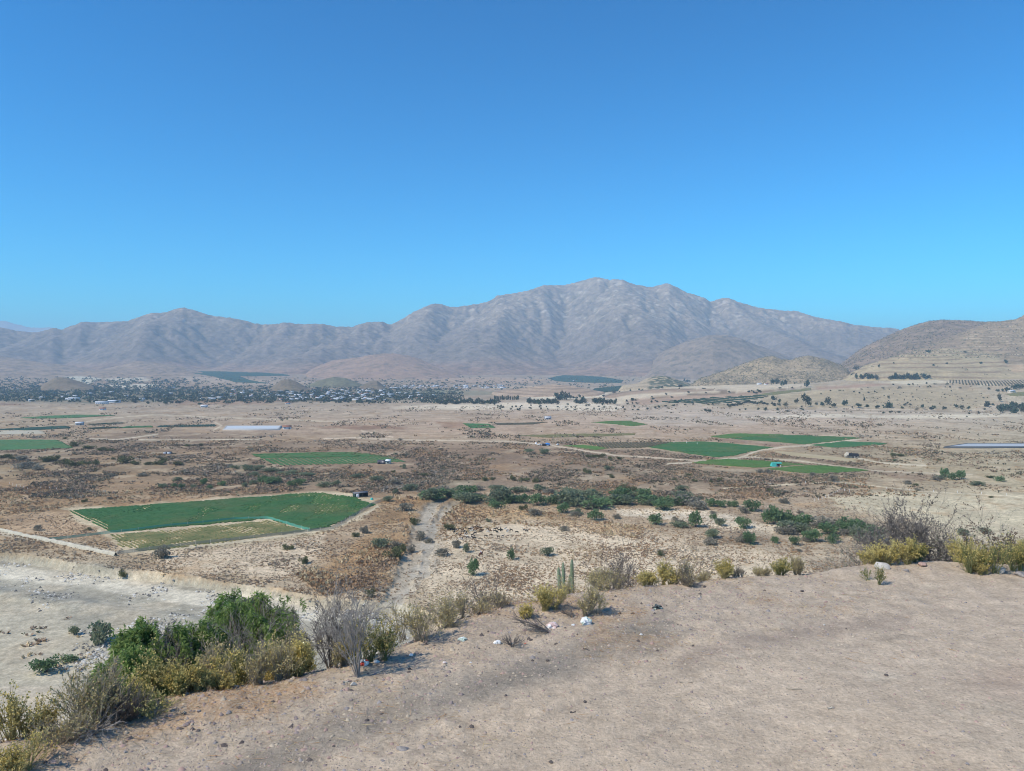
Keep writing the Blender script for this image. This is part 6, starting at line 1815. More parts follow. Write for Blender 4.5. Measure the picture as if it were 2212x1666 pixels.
C_black = simple('black_goat_hair', (.018, .015, .013), var=.2)
C_brown = simple('brown_goat_hair', (.10, .05, .028), var=.2)
C_white = simple('white_goat_hair', (.72, .68, .60), var=.08)
C_pied, nt, b = new_mat('pied_goat_hair')
tc = nd(nt, 'ShaderNodeTexCoord')
nt.links.new(mixc(nt, ramp(nt, noise(nt, tc.outputs['Object'], 2.2, 1), .47, .53), (.02, .016, .014), (.70, .66, .58)), b.inputs['Base Color'])
M_horn = simple('horn', (.22, .18, .13))
goats = {}
for key, mat in (('black', C_black), ('brown', C_brown), ('white', C_white), ('black and white', C_pied)):
    for g in (0, 1):
        V, E, R = quad_skel(g, 1.05)
        root = empty('goat', (0, -520, 0))
        o = bpy.data.objects.new('body', skin_mesh('goat_body', V, E, R, [mat])); COL.objects.link(o); o.parent = root
        hx, hz_ = (V[5][0], V[5][2])
        mb = MB(); mb.tubes(np.array([[[hx - .02, s * .03, hz_ + .05], [hx - .08, s * .06, hz_ + .15], [hx - .17, s * .08, hz_ + .18]] for s in (-1, 1)]), np.array([[.022, .016, .006]] * 2), 5); mb.build('horns', M_horn, root)
        mb = MB()
        for s in (-1, 1): mb.add([[hx, s * .05, hz_ + .03], [hx - .03, s * .16, hz_ - .02], [hx + .03, s * .14, hz_ - .04]], [[0, 1, 2]])
        mb.build('ears', mat, root)
        goats[key, g] = root
GP = [(520, 268, 'k', 1), (275, 318, 'k', 0), (345, 312, 'p', 1), (405, 303, 'k', 1), (450, 310, 'b', 0), (462, 348, 'k', 1), (515, 345, 'k', 0), (292, 356, 'k', 1), (340, 392, 'p', 0), (515, 388, 'p', 1), (415, 415, 'b', 0), (486, 448, 'b', 1), (542, 442, 'w', 0), (560, 462, 'k', 1),
      (412, 490, 'w', 1), (445, 482, 'b', 0), (590, 298, 'k', 0), (630, 285, 'w', 1), (660, 270, 'b', 1), (690, 265, 'b', 0), (765, 262, 'k', 0), (820, 275, 'p', 1), (625, 332, 'w', 0), (668, 330, 'p', 1), (745, 305, 'b', 0), (810, 315, 'b', 1), (818, 345, 'k', 1), (705, 378, 'k', 0), (648, 412, 'k', 0), (690, 470, 'k', 1), (630, 460, 'p', 0), (690, 438, 'p', 1),
      (935, 305, 'p', 0), (945, 350, 'w', 1), (985, 310, 'b', 0), (1010, 340, 'b', 1), (1090, 300, 'k', 0), (1128, 290, 'k', 0), (1085, 335, 'k', 1), (1135, 350, 'k', 1), (1175, 318, 'k', 1), (1205, 295, 'k', 0), (1225, 312, 'k', 1), (1290, 292, 'p', 0), (1310, 308, 'w', 1), (1335, 350, 'w', 0), (1355, 325, 'b', 1), (1415, 318, 'k', 0), (1515, 355, 'k', 1), (1665, 315, 'p', 0), (1715, 328, 'k', 1), (910, 430, 'k', 1), (1010, 410, 'b', 1), (1160, 448, 'k', 0), (1238, 435, 'p', 0)]
seen = set()
rng = np.random.default_rng(55)
for i, (x, y, c, g) in enumerate(GP):
    key = {'k': 'black', 'b': 'brown', 'w': 'white', 'p': 'black and white'}[c]
    px, py = (1750 + x / 4.916) / 1.8445, (2050 + (y + 14) / 4.916) / 1.8445
    o = goats[key, g] if (key, g) not in seen else copy_tree(goats[key, g])
    seen.add((key, g))
    o.location = at(px, py); o.rotation_euler = (0, 0, rng.choice([0, pi, .5, 2.6, -.4]) + rng.normal() * .4)
    o.scale = (1.4,) * 3
    side = 'left' if px < 1000 else ('middle' if px < 1070 else 'right')
    row = 'front' if py > 1145 else ('back' if py < 1137 else 'inner')
    set_props(o, f'{key} goat {"grazing" if g else "standing"} in the {row} rows at the {side} of the herd', 'goat', 'goats of the herd')
for (k_, g_), o in goats.items():
    if (k_, g_) not in seen:
        for ch in list(o.children): bpy.data.objects.remove(ch)
        bpy.data.objects.remove(o)

# brown horse and its rider
C_horse = simple('brown_horse_hair', (.13, .055, .03), var=.15)
C_mane = simple('dark_mane', (.02, .015, .013))
hp = at(1038.6, 1202.5)
horse = set_props(empty('horse', hp, .55), 'small brown horse carrying a rider across the tufted sand', 'horse')
V, E, R = quad_skel(0, 1.55, 1.22, .36, .26, .165)
o = bpy.data.objects.new('body', skin_mesh('horse_body', V, E, R, [C_horse])); COL.objects.link(o); o.parent = horse
mb = MB(); rng = np.random.default_rng(2)
n = 60; t = rng.random(n)
mb.leaves(np.stack([.62 + .30 * t, rng.normal(size=n) * .02, 1.30 + .36 * t], 1), np.stack([-.6 * np.ones(n), rng.normal(size=n) * .3, -.5 * np.ones(n)], 1), .2, .05, rng)
n = 40
mb.leaves(np.stack([-.85 + rng.normal(size=n) * .02, rng.normal(size=n) * .03, 1.05 - rng.random(n) * .3], 1), np.stack([-.2 + rng.normal(size=n) * .1, rng.normal(size=n) * .1, -np.ones(n)], 1), .4, .05, rng)
mb.build('mane_and_tail', C_mane, horse)
part(horse, 'saddle', simple('saddle_leather', (.05, .03, .02)), [((.02, 0, 1.33), (.55, .42, .1), 0, 0, (.8, .6))])
rider = set_props(empty('person', hp, .55), 'person in a pale blue top and dark trousers riding the brown horse', 'person')
S_skin = simple('skin', (.36, .2, .13), var=.05, rough=.6)
S_top = simple('pale_blue_shirt', (.40, .42, .58), var=.1)
S_dark = simple('dark_trousers', (.04, .04, .06))
zS = 1.38
V = [(0, 0, zS + .06), (-.03, 0, zS + .26), (-.02, 0, zS + .48), (.01, 0, zS + .60), (.03, 0, zS + .70), (.05, 0, zS + .80)]
E = [(0, 1), (1, 2), (2, 3), (3, 4), (4, 5)]; R = [.13, .13, .14, .055, .085, .075]
for s in (-1, 1):
    n = len(V); V += [(-.02, s * .19, zS + .50), (.10, s * .24, zS + .26), (.30, s * .10, zS + .20), (.37, s * .07, zS + .20)]; E += [(2, n), (n, n + 1), (n + 1, n + 2), (n + 2, n + 3)]; R += [.06, .045, .035, .03]
    n = len(V); V += [(.12, s * .22, zS + .02), (.30, s * .27, zS - .10), (.18, s * .27, zS - .50), (.32, s * .29, zS - .54)]; E += [(0, n), (n, n + 1), (n + 1, n + 2), (n + 2, n + 3)]; R += [.09, .075, .05, .04]
horse.scale = rider.scale = (1.15,) * 3
body = skin_mesh('rider_body', V, E, R, [S_skin, S_top, S_dark])
for p in body.polygons:
    c = p.center
    p.material_index = 2 if c.z < zS + .12 and (abs(c.y) > .1 or c.z < zS + .1) and c.x < .42 and not (c.z > zS + .1 and c.x > .25) else (1 if c.z < zS + .60 and c.x < .3 else 0)
o = bpy.data.objects.new('body', body); COL.objects.link(o); o.parent = rider
mb = MB(); mb.tubes(np.array([[[.02, 0, zS + .80], [.02, 0, zS + .81], [.02, 0, zS + .90], [.02, 0, zS + .91]]]), np.array([[.17, .10, .09, .02]]), 12); mb.build('hat', simple('pale_hat', (.5, .46, .5)), rider)
part(rider, 'sash', simple('red_cloth', (.35, .05, .04)), [((-.06, 0, zS + .12), (.24, .34, .12))])
mb = MB(); mb.add([[.07, .02, zS + .74], [.13, 0, zS + .72], [.07, -.02, zS + .74], [.09, 0, zS + .77]], [[0, 1, 3], [1, 2, 3], [0, 2, 1]]); mb.build('nose', S_skin, rider)

# ================================================================== PLANTS OF THE LOOKOUT
F_yel = leafy('yellow_flower_heads', (.58, .44, .13), (.68, .57, .25), scale=6, translucent=.3)
F_dull = leafy('faded_flower_heads', (.50, .39, .18), (.58, .48, .26), scale=6, translucent=.3)
S_yel = leafy('yellow_green_stems', (.36, .31, .13), (.44, .38, .19), scale=5, translucent=.15)
S_gre = leafy('green_stems', (.23, .24, .10), (.31, .31, .15), scale=5, translucent=.15)
S_gry = leafy('dry_grey_stems', (.34, .295, .225), (.43, .37, .28), scale=5, translucent=.05)
S_dkg = leafy('dark_grey_stems', (.15, .13, .115), (.22, .195, .175), scale=5, translucent=.0)
S_thn = leafy('thorn_grey', (.25, .225, .20), (.34, .305, .275), scale=5, translucent=.0)
L_olv = leafy('narrow_olive_leaves', (.32, .29, .13), (.40, .36, .18), scale=5, translucent=.3)
L_gn = leafy('narrow_green_leaves', (.12, .165, .05), (.18, .21, .075), scale=5, translucent=.3)
L_dry = leafy('dry_brown_leaves', (.13, .085, .06), (.20, .14, .095), scale=5, translucent=.2)

def broom(rng, h, w, nst, ntw, bow=.25):
    """stems fanning from two to four root crowns, each crown with a height and lean of its own"""
    nf = int(rng.integers(2, 5))
    fc = rng.normal(size=(nf, 2)) * w * .17; fh = rng.uniform(.62, 1.05, nf); fh[0] = 1.0
    g = rng.integers(0, nf, nst)
    a = rng.uniform(0, 2 * pi, nst); q = rng.random(nst) ** .6
    hh = h * fh[g] * rng.uniform(.55, 1.08, nst) * (1 - .30 * q ** 2)
    wf = w * .36 * rng.uniform(.6, 1.25, nf)[g]
    st = np.concatenate([fc[g] + rng.normal(size=(nst, 2)) * w * .035, np.full((nst, 1), -.04)], 1)
    end = np.stack([fc[g, 0] * 1.25 + np.cos(a) * q * wf, fc[g, 1] * 1.25 + np.sin(a) * q * wf, hh], 1)
    s = np.linspace(0, 1, 5)[None, :, None]
    P = st[:, None] * (1 - s) + end[:, None] * s
    P[..., :2] -= (np.stack([np.cos(a), np.sin(a)], 1) * (q * w * bow * .4)[:, None])[:, None] * (s * (1 - s) * 1.2)
    P += rng.normal(size=P.shape) * .022 * h * s
    return P

def shrub(label, pos, h, w, style, seed, name='shrub', group='flowering shrubs along the brink', lean=(0, 0)):
    """style: (stem material, leaf material, flower material, number of stems, leaf density, flower density)"""
    sm, lm, fm, nst, ld, fd = style
    rng = np.random.default_rng(seed)
    root = set_props(empty(name, pos, rng.uniform(0, 6.28)), label, 'shrub', group)
    P = broom(rng, h * .82, w, nst, 0)
    R = np.linspace(1, .4, 5)[None] * rng.uniform(.0035, .007, nst)[:, None] * (h / .8) ** .5
    mb = MB().tubes(P, R, 4)
    P2, R2 = branch_out(rng, P, R, 5, .45, .98, .32, .38, .25, K=3)
    mb.tubes(P2, np.maximum(R2, .0016), 3)
    mb.build('stems', sm, root)
    tips = P2[:, -1]; td = P2[:, -1] - P2[:, 0]; td /= np.linalg.norm(td, axis=1, keepdims=True) + 1e-9
    if ld:
        n = int(len(P2) * ld)
        i = rng.integers(0, len(P2), n); t = rng.random(n)[:, None]
        C = P2[i, 0] * (1 - t) + P2[i, -1] * t
        i2 = rng.integers(0, nst, n // 2); t2 = rng.uniform(.35, 1, n // 2)[:, None]
        C = np.concatenate([C, P[i2, 2] * (1 - t2) + P[i2, 4] * t2])
        U = np.concatenate([td[i], P[i2, 4] - P[i2, 2]]); U /= np.linalg.norm(U, axis=1, keepdims=True) + 1e-9
        U = U + rng.normal(size=U.shape) * .45
        MB().leaves(C, U, rng.uniform(.025, .055, len(C)) * (h / .7) ** .5, .010 * (h / .7) ** .5, rng).build('leaves', lm, root)
    if fd:
        n = int(len(tips) * fd)
        i = rng.integers(0, len(tips), n)
        C = tips[i] + rng.normal(size=(n, 3)) * .018 * (h / .7)
        U = rng.normal(size=(n, 3)); U[:, 2] = np.abs(U[:, 2]) + .3
        MB().leaves(C, U, rng.uniform(.014, .028, n) * (h / .7) ** .4, rng.uniform(.012, .022, n) * (h / .7) ** .4, rng).build('flower_heads', fm, root)
    # tilt with the slope
    root.rotation_euler[0], root.rotation_euler[1] = 0, 0
    return root

Y_ = (S_yel, L_olv, F_yel, 80, 1.2, 6)
Y_D = (S_gry, L_olv, F_dull, 80, .9, 3.2)
Y_G = (S_gre, L_gn, F_yel, 80, 1.6, 4)
G_Y = (S_gry, L_dry, F_dull, 90, .5, 1.2)
G_N = (S_gry, L_dry, None, 70, .6, 0)

def onfg(px, py): return fg(px, py)
SH = [ # label, foot px, foot py, height px, width px, style
    ('dense yellow shrub cut by the left edge', 18, 1572, 112, 118, Y_),
    ('wide olive grey shrub with fanning stems at the lower left', 185, 1562, 135, 150, (S_gry, L_olv, F_dull, 120, 1.3, 3)),
    ('sprawling dark grey bare shrub leaning right of the wide olive shrub', 262, 1528, 96, 150, (S_dkg, L_dry, None, 110, .4, 0)),
    ('small yellow shrub behind the dense one at the left edge', 95, 1508, 50, 46, Y_),
    ('low yellow green shrub in front of the left pepper tree', 370, 1486, 62, 60, Y_G),
    ('yellow shrub between the two pepper trees at the brink', 441, 1470, 68, 38, Y_),
    ('low golden shrub right of the one between the pepper trees', 476, 1466, 44, 60, Y_),
    ('narrow olive shrub standing before the right pepper tree', 508, 1456, 56, 36, Y_D),
    ('tall yellow olive shrub before the right pepper tree', 552, 1450, 84, 54, Y_D),
    ('broad grey yellow shrub at the right side of the right pepper tree', 602, 1438, 92, 66, Y_D),
    ('yellow shrub at the right end of the pepper tree thicket', 646, 1424, 92, 50, Y_),
    ('pale yellow shrub low before the thicket end', 628, 1428, 50, 36, Y_),
    ('tall yellow green shrub beside the long bare twigs', 800, 1420, 104, 84, Y_G),
    ('small dry shrub left of the tall yellow green one', 738, 1432, 60, 44, Y_D),
    ('broad straw coloured shrub with a long shadow left of centre', 918, 1379, 92, 104, Y_D),
    ('yellow shrub behind and right of the broad straw coloured one', 1003, 1330, 56, 66, Y_D),
    ('short yellow shrub joining the two straw coloured ones', 965, 1345, 58, 52, Y_D),
    ('grey stemmed shrub with a faded yellow crown beyond the brink', 1080, 1304, 46, 66, G_Y),
    ('round golden shrub in front of the cactus columns', 1180, 1322, 52, 76, Y_),
    ('small golden shrub at the foot of the round golden one', 1131, 1335, 30, 44, Y_),
    ('upright yellow shrub on the bare dirt right of the round golden one', 1268, 1331, 68, 52, Y_D),
    ('faded shrub behind the upright yellow one', 1285, 1280, 50, 54, Y_D),
    ('faded round shrub under the dark thorn bush', 1342, 1272, 46, 56, Y_D),
    ('small yellow shrub with a thin crown right of centre', 1399, 1262, 38, 42, Y_),
    ('dense yellow shrub beside the tall dry one right of centre', 1446, 1262, 48, 56, Y_),
    ('tall dry shrub half yellow right of centre', 1488, 1259, 62, 44, G_Y),
    ('low grey shrub in front of the tall dry one', 1472, 1263, 26, 44, G_N),
    ('slender yellow shrub alone on the brink', 1572, 1245, 44, 36, Y_),
    ('small grey shrub right of the slender yellow one', 1604, 1238, 26, 32, G_N),
    ('olive yellow shrub near the pale sand patch', 1684, 1227, 36, 48, Y_G),
    ('thin pale yellow shrub beside the olive yellow one', 1722, 1228, 38, 32, Y_D),
    ('small yellow shrub left of the white boulder', 1874, 1214, 26, 34, Y_),
    ('dense yellow shrub at the left of the bright cluster under the grey thorn trees', 1917, 1219, 56, 52, Y_),
    ('dense yellow shrub in the middle of the bright cluster under the grey thorn trees', 1956, 1218, 58, 50, Y_),
    ('dense yellow shrub at the right of the bright cluster under the grey thorn trees', 1995, 1214, 56, 46, Y_G),
    ('sparse green shrub growing out of the bare dirt by the white boulder', 1898, 1253, 44, 48, (S_gre, L_gn, F_dull, 34, 1.6, 1.5)),
    ('dull yellow shrub between the bright cluster and the right thorn bush', 2068, 1215, 54, 48, Y_),
    ('large yellow green shrub before the right thorn bush', 2128, 1233, 72, 64, Y_G),
    ('small bright yellow shrub at the foot of the large yellow green one', 2110, 1238, 26, 32, Y_),
    ('yellow shrub spreading left of the large yellow green one', 2095, 1226, 40, 44, Y_),
    ('tall yellow green shrub cut by the right edge', 2194, 1228, 68, 60, Y_G),
    ('yellow shrub at the very right edge behind a grey stone', 2235, 1226, 60, 50, Y_),
]
for i, (lab, px, py, hp_, wp_, sty) in enumerate(SH):
    p = onfg(px, py)
    k = p[1] / F
    shrub(lab, p, hp_ * k * 1.04, wp_ * k * 1.2, sty, 500 + i)

rng = np.random.default_rng(321)
for i, (px, ex, hh, ww, sty, lab) in enumerate(((40, .35, .9, .8, Y_, 'yellow shrub on the bank just below the left edge shrubs'), (130, .5, .9, .8, Y_D, 'dull shrub on the bank behind the wide olive shrub'), (300, .5, .85, .8, Y_G, 'green yellow shrub on the bank before the left pepper tree'),
                                              (345, .9, 1.3, .7, Y_G, 'green shrub on the bank under the left pepper tree'), (405, .6, 1.0, .7, Y_, 'yellow shrub on the bank in the gap between the pepper trees'), (460, .9, 1.3, .7, Y_D, 'dull shrub on the bank between the pepper trees'),
                                              (515, .7, 1.2, .7, Y_G, 'green yellow shrub on the bank before the right pepper tree'), (580, .6, 1.2, .7, Y_, 'tall yellow shrub on the bank before the right pepper tree'), (625, .8, 1.3, .6, Y_D, 'dull shrub on the bank at the right of the pepper trees'),
                                              (665, .6, .8, .6, Y_G, 'yellow green shrub on the bank left of the dark twig tangle'), (840, .4, .6, .5, Y_D, 'dull shrub on the bank right of the tall yellow green one'), (1225, .5, .6, .6, Y_D, 'faded shrub on the bank beside the cactus columns'),
                                              (1520, .4, .4, .5, Y_D, 'faded shrub on the bank right of the tall dry one'), (1640, .4, .4, .5, Y_D, 'faded shrub on the bank left of the olive yellow one'))):
    y0 = float(np.interp((px - CX) / F * 9, EDGE[:, 0], EDGE[:, 1]))
    p = slope_pt(px, y0 + ex)
    shrub(lab, p, hh * .33 - p[2] * .55, ww * .62, sty, 900 + i, group='flowering shrubs on the bank below the brink')

def bare(label, pos, h, w, mat, seed, n0=9, levels=((5, .5), (5, .5), (4, .45)), r0=.012, up=.12, leaf=None, nleaf=0, lean=(0, 0), cat='shrub', name='thorn_shrub', spread=.42, lsize=.03):
    rng = np.random.default_rng(seed)
    root = set_props(empty(name, pos), label, cat, 'bare thorn shrubs along the brink')
    a = rng.uniform(0, 2 * pi, n0); q = np.sqrt(rng.random(n0))
    end = np.stack([np.cos(a) * q * w * .48 + lean[0], np.sin(a) * q * w * .48 + lean[1], h * rng.uniform(.45, .72, n0)], 1)
    s = np.linspace(0, 1, 6)[None, :, None]
    P = end[:, None] * s + rng.normal(size=(n0, 6, 3)) * .03 * h * s
    P[:, 0, 2] = -.05
    R = r0 * np.linspace(1, .45, 6)[None] * rng.uniform(.7, 1.2, (n0, 1))
    trunk = MB().tubes(P, R, 5); tw = MB()
    last = P
    for li, (n, ratio) in enumerate(levels):
        P, R = branch_out(rng, P, R, n, .25, 1.0, ratio, spread, up, K=4, bend=.2)
        R = np.maximum(R, .0016)
        (trunk if li == 0 else tw).tubes(P, R, 4 if li == 0 else 3)
        last = P
    trunk.build('branches', mat, root)
    tw.build('twigs', mat, root)
    if leaf is not None:
        i = rng.integers(0, len(last), nleaf); t = rng.random(nleaf)[:, None]
        C = last[i, 0] * (1 - t) + last[i, -1] * t
        MB().leaves(C, rng.normal(size=(nleaf, 3)) + [0, 0, .3], lsize, lsize * .6, rng).build('leaves', leaf, root)
    return root
p = fg(774, 1466); k = p[1] / F
bare('tall bare shrub with long twigs rising from the bare dirt and leaning left', p, 205 * k, 105 * k, S_thn, 701, 13, ((5, .42), (5, .4), (3, .4)), .007, lean=(-30 * k, .15))
p = slope_pt(712, p[1] + .7); k = p[1] / F
bare('dense dark tangle of grey twigs left of the tall bare shrub', (p[0], p[1], p[2]), 150 * k, 110 * k, S_dkg, 702, 18, ((6, .5), (5, .45), (4, .45)), .006, up=.0)
p = fg(1193, 1367); k = p[1] / F
bare('low dead twigs fanning left over litter', p, 40 * k, 60 * k, S_dkg, 703, 12, ((4, .4), (3, .4)), .006, lean=(-52 * k, 0))
p = fg(1107, 1396); k = p[1] / F
bare('tiny dark twig clump right of a white bag', p, 20 * k, 40 * k, S_dkg, 704, 14, ((4, .5), (3, .4)), .004)
p = fg(1300, 1353); k = p[1] / F
bare('small dead twigs left of the upright yellow shrub', fg(1238, 1336), 26 * k, 36 * k, S_dkg, 705, 8, ((4, .5), (3, .4)), .005, lean=(-16 * k, 0))
bare('sparse grey twigs fallen at the foot of the wide olive shrub', fg(205, 1590), 20 * k, 110 * k, S_thn, 706, 14, ((4, .5), (3, .4)), .006, up=-.02)
def below(px, ytop, extra, hgt):
    """foot on the bank behind the brink so that the top shows at ytop"""
    y = 9.
    for _ in range(12):
        y = .5 * y + .5 * (float(np.interp((px - CX) / F * y, EDGE[:, 0], EDGE[:, 1])) + extra)
    p = slope_pt(px, y)
    ztop = EYE + (HY - ytop) / F * y
    return p, max(ztop - p[2], hgt)
p, h = below(1055, 1222, 1.2, .5)
bare('bare grey twigs beside the grey stemmed shrub beyond the brink', p, h, .5, S_dkg, 707, 9, ((5, .5), (4, .45)), .007)
p, h = below(1328, 1186, 2.2, .8)
bare('dark thorn bush standing above the faded shrubs', p, h, .75, S_dkg, 708, 14, ((6, .5), (6, .45), (4, .45)), .012, leaf=L_dry, nleaf=600)
for px, yt, ex, w, sd, lab in ((1915, 1098, 3.0, .78, 711, 'left grey thorn tree behind the bright yellow cluster'), (1952, 1082, 3.4, .80, 712, 'tallest grey thorn tree behind the bright yellow cluster'), (2006, 1104, 3.2, .85, 713, 'right grey thorn tree behind the bright yellow cluster')):
    p, h = below(px, yt, ex, 1.5)
    bare(lab, p, h, w, S_dkg, sd, 20, ((7, .40), (6, .42), (6, .40)), .013, leaf=S_dkg, nleaf=15000, up=.04, name='thorn_tree', cat='tree', lsize=.028)
for px, yt, ex, w, sd, lab in ((2150, 1104, 2.8, 1.0, 721, 'dark leafed thorn tree at the right edge'), (2205, 1096, 3.0, 1.1, 722, 'dark leafed thorn tree cut by the right edge')):
    p, h = below(px, yt, ex, 1.4)
    bare(lab, p, h, w, S_dkg, sd, 16, ((6, .38), (6, .42), (5, .42)), .014, leaf=L_dry, nleaf=7000, up=.0, name='thorn_tree', cat='tree', lsize=.035)
for px, yt, ex, w, sd, lab in ((1870, 1150, 4.2, 1.2, 731, 'low grey bush left of the grey thorn trees'), (2045, 1150, 3.2, 1.0, 732, 'low grey green bush between the grey thorn trees and the right edge'), (2085, 1140, 4.0, 1.0, 733, 'grey green bush behind the dull yellow shrub')):
    p, h = below(px, yt, ex, .8)
    bare(lab, p, h, w, S_thn, sd, 14, ((6, .5), (5, .45), (4, .42)), .012, leaf=L_teal, nleaf=2200, lsize=.035)

# ---- pepper trees
L_pep = leafy('pepper_leaves', (.21, .31, .08), (.32, .41, .14), scale=2.2, translucent=.5)
L_pep2 = leafy('pepper_leaves_old', (.09, .16, .04), (.15, .22, .07), scale=2.2, translucent=.45)
def dome(Q, w, h):
    c = np.array([0, 0, h * .52]); e = np.array([w * .5, w * .5, h * .45])
    d = (Q - c) / e
    l = (np.abs(d) ** 2.6).sum(-1, keepdims=True) ** (1 / 2.6)
    a = np.arctan2(d[..., 1:2], d[..., 0:1])
    lim = .84 + .14 * np.sin(a * 3 + 1.3 + w * 5) * np.cos(d[..., 2:3] * 2.6) + .09 * np.sin(a * 7 + d[..., 2:3] * 5)
    return c + np.where(l > lim, d / l * lim, d) * e
def pepper(label, pos, htot, w, seed, h, dead=.0):
    """h: height of the crown; it stands on a trunk that rises from the bank"""
    rng = np.random.default_rng(seed)
    z0 = max(htot - h, 0)
    root = set_props(empty('pepper_tree', pos), label, 'tree', 'pepper trees below the brink')
    tm = MB()
    lift = np.array([0, 0, z0])
    P, R = trunk_shape(MB(), rng, h * .42, .05, 5, lean=.55, sides=7)
    P[:, 0, 2] = 0
    low = np.stack([P[:, 0] * 0 + [0, 0, -.3], P[:, 0] * .6 + [0, 0, z0 * .5], P[:, 0] + lift], 1)
    tm.tubes(low, np.array([[.10, .075, .05]] * 5), 7); tm.tubes(P + lift, R, 6)
    P1, R1 = branch_out(rng, P, R, 8, .2, 1, 1.1, .75, .3, K=5)
    P1 = dome(P1, w * .9, h * .95); tm.tubes(P1 + lift, R1 * .6, 5); tm.build('trunk', B_bark, root)
    P2, R2 = branch_out(rng, P1, R1, 7, .3, 1, .6, .7, .25, K=4)
    P2 = dome(P2, w, h)
    P3, R3 = branch_out(rng, P2, R2, 5, .2, 1, .55, .8, .15, K=4)
    P3 = dome(P3, w, h); R3 = np.maximum(R3, .002)
    twm = MB().tubes(P2 + lift, np.maximum(R2 * .6, .002), 4).tubes(P3 + lift, R3 * .7, 3); twm.build('twigs', S_thn, root)
    # hanging leafy strands
    src = np.concatenate([P2[:, 2:].reshape(-1, 3), P3[:, 1:].reshape(-1, 3)])
    src = src[src[:, 2] > h * .10]
    src = src[vnoise(src[:, 0] * 3.3 + src[:, 2] * 1.7 + seed, src[:, 1] * 3.3 - src[:, 2] * 2.1, seed) > .44]      # boughs with gaps between
    n = 1900
    S = src[rng.integers(0, len(src), n)] + rng.normal(size=(n, 3)) * .03
    if dead:
        k = ~((np.abs(S[:, 0] - dead) < w * .16) & (S[:, 1] < .1 * w) & (S[:, 2] < h * .8) & (rng.random(n) < .8))
        S = S[k]; n = len(S)
    out = S - np.array([0, 0, h * .5]) ; out[:, 2] = 0
    out /= np.linalg.norm(out, axis=1, keepdims=True) + 1e-6
    L = rng.uniform(.10, .30, n)
    t = np.linspace(0.05, 1, 11)
    S = S + lift
    Q = S[:, None] + out[:, None] * (L[:, None] * (.55 * t - .25 * t ** 2))[..., None] + np.array([0, 0, 1.])[None, None] * (L[:, None] * (.18 * t - .95 * t ** 2))[..., None]
    T = np.gradient(Q, axis=1); T /= np.linalg.norm(T, axis=-1, keepdims=True) + 1e-9
    C = np.repeat(Q.reshape(-1, 3), 2, 0); TT = np.repeat(T.reshape(-1, 3), 2, 0)
    sd = np.cross(TT, rng.normal(size=TT.shape)); sd /= np.linalg.norm(sd, axis=1, keepdims=True) + 1e-9
    U = TT * .75 + sd * .8
    mb = MB()
    old = rng.random(len(C)) < .35
    mb.leaves(C[~old], U[~old], rng.uniform(.05, .085, (~old).sum()), .016, rng, 0)
    mb.leaves(C[old], U[old], rng.uniform(.04, .075, old.sum()), .014, rng, 1)
    mb.build('crown', [L_pep, L_pep2], root)
    return root
p, h = below(328, 1326, 2.6, .8); pepper('left pepper tree with dense drooping green leaves', p, h, .98, 801, 1.25)
p, h = below(532, 1272, 3.6, .8); pepper('taller right pepper tree with grey dead twigs in its crown', p, h, 1.75, 802, 1.5, dead=-.1)
p, h = below(275, 1386, 1.8, .6); pepper('low pepper tree sapling left of the dense one', p, h, .45, 803, .9)
p, h = below(418, 1338, 3.0, .7); pepper('middle pepper tree joining the dense left one and the taller right one', p, h, .75, 804, 1.1)
p, h = below(440, 1345, 2.4, .5)
bare('grey dead thicket between the two pepper trees', p, h * .9, .9, S_thn, 741, 14, ((6, .45), (6, .42), (5, .4)), .010, leaf=L_teal, nleaf=900)
p, h = below(430, 1312, 3.2, .5)
bare('thin dead branches poking up between the pepper trees', p, h * .95, .4, S_dkg, 742, 4, ((4, .4), (4, .4)), .014)
p, h = below(530, 1318, 2.4, .5)
bare('grey dead branches before the right pepper tree', p, h * .9, .8, S_thn, 743, 12, ((6, .45), (6, .42), (5, .4)), .010)

# ---- cactus columns
C_cac = leafy('cactus_skin', (.20, .26, .165), (.27, .32, .21), scale=1.2, translucent=0)
C_sp = simple('cactus_spines', (.62, .58, .48))
for j, (px, yt, w, lab) in enumerate(((1206, 1224, 6, 'left and shortest of the three cactus columns'), (1218, 1213, 6, 'middle column of the three cacti'), (1238, 1206, 6.5, 'right and tallest of the three cactus columns'), (1212, 1238, 4.5, 'short cactus column between the left and middle ones'), (1229, 1240, 4.5, 'short cactus column left of the tallest one'))):
    p, h = below(px, yt, 2.0 + .12 * j, .5)
    k = p[1] / F
    root = set_props(empty('cactus', p), lab, 'cactus', 'cactus columns below the brink')
    nr, K = 40, 26
    zz = np.linspace(-.05, 1, K); a = np.linspace(0, 2 * pi, nr + 1)
    rib = 1 + .13 * np.cos(a * 10)
    prof = w * k * .5 * np.where(zz < .9, .82 + .18 * np.clip(zz, 0, 1) ** .5, np.sqrt(np.clip(1 - ((zz - .9) / .1) ** 2, 0, 1))) * (1 + .04 * np.sin(zz * 23 + j))
    X = np.cos(a)[None] * rib[None] * prof[:, None] + .02 * np.sin(zz * 3 + j)[:, None]; Y = np.sin(a)[None] * rib[None] * prof[:, None]
    grid_mb(X, Y, np.repeat((zz * h)[:, None], nr + 1, 1)).build('column', C_cac, root, smooth=True)
    rng = np.random.default_rng(900 + j)
    n = 900; ia = rng.integers(0, 10, n) * 2 * pi / 10; zi = rng.random(n) * .97
    rr = w * k * .5 * 1.1
    C = np.stack([np.cos(ia) * rr, np.sin(ia) * rr, zi * h], 1)
    U = np.stack([np.cos(ia), np.sin(ia), .3 + 0 * ia], 1) + rng.normal(size=(n, 3)) * .5
    MB().leaves(C, U, .022, .004, rng).build('spines', C_sp, root)

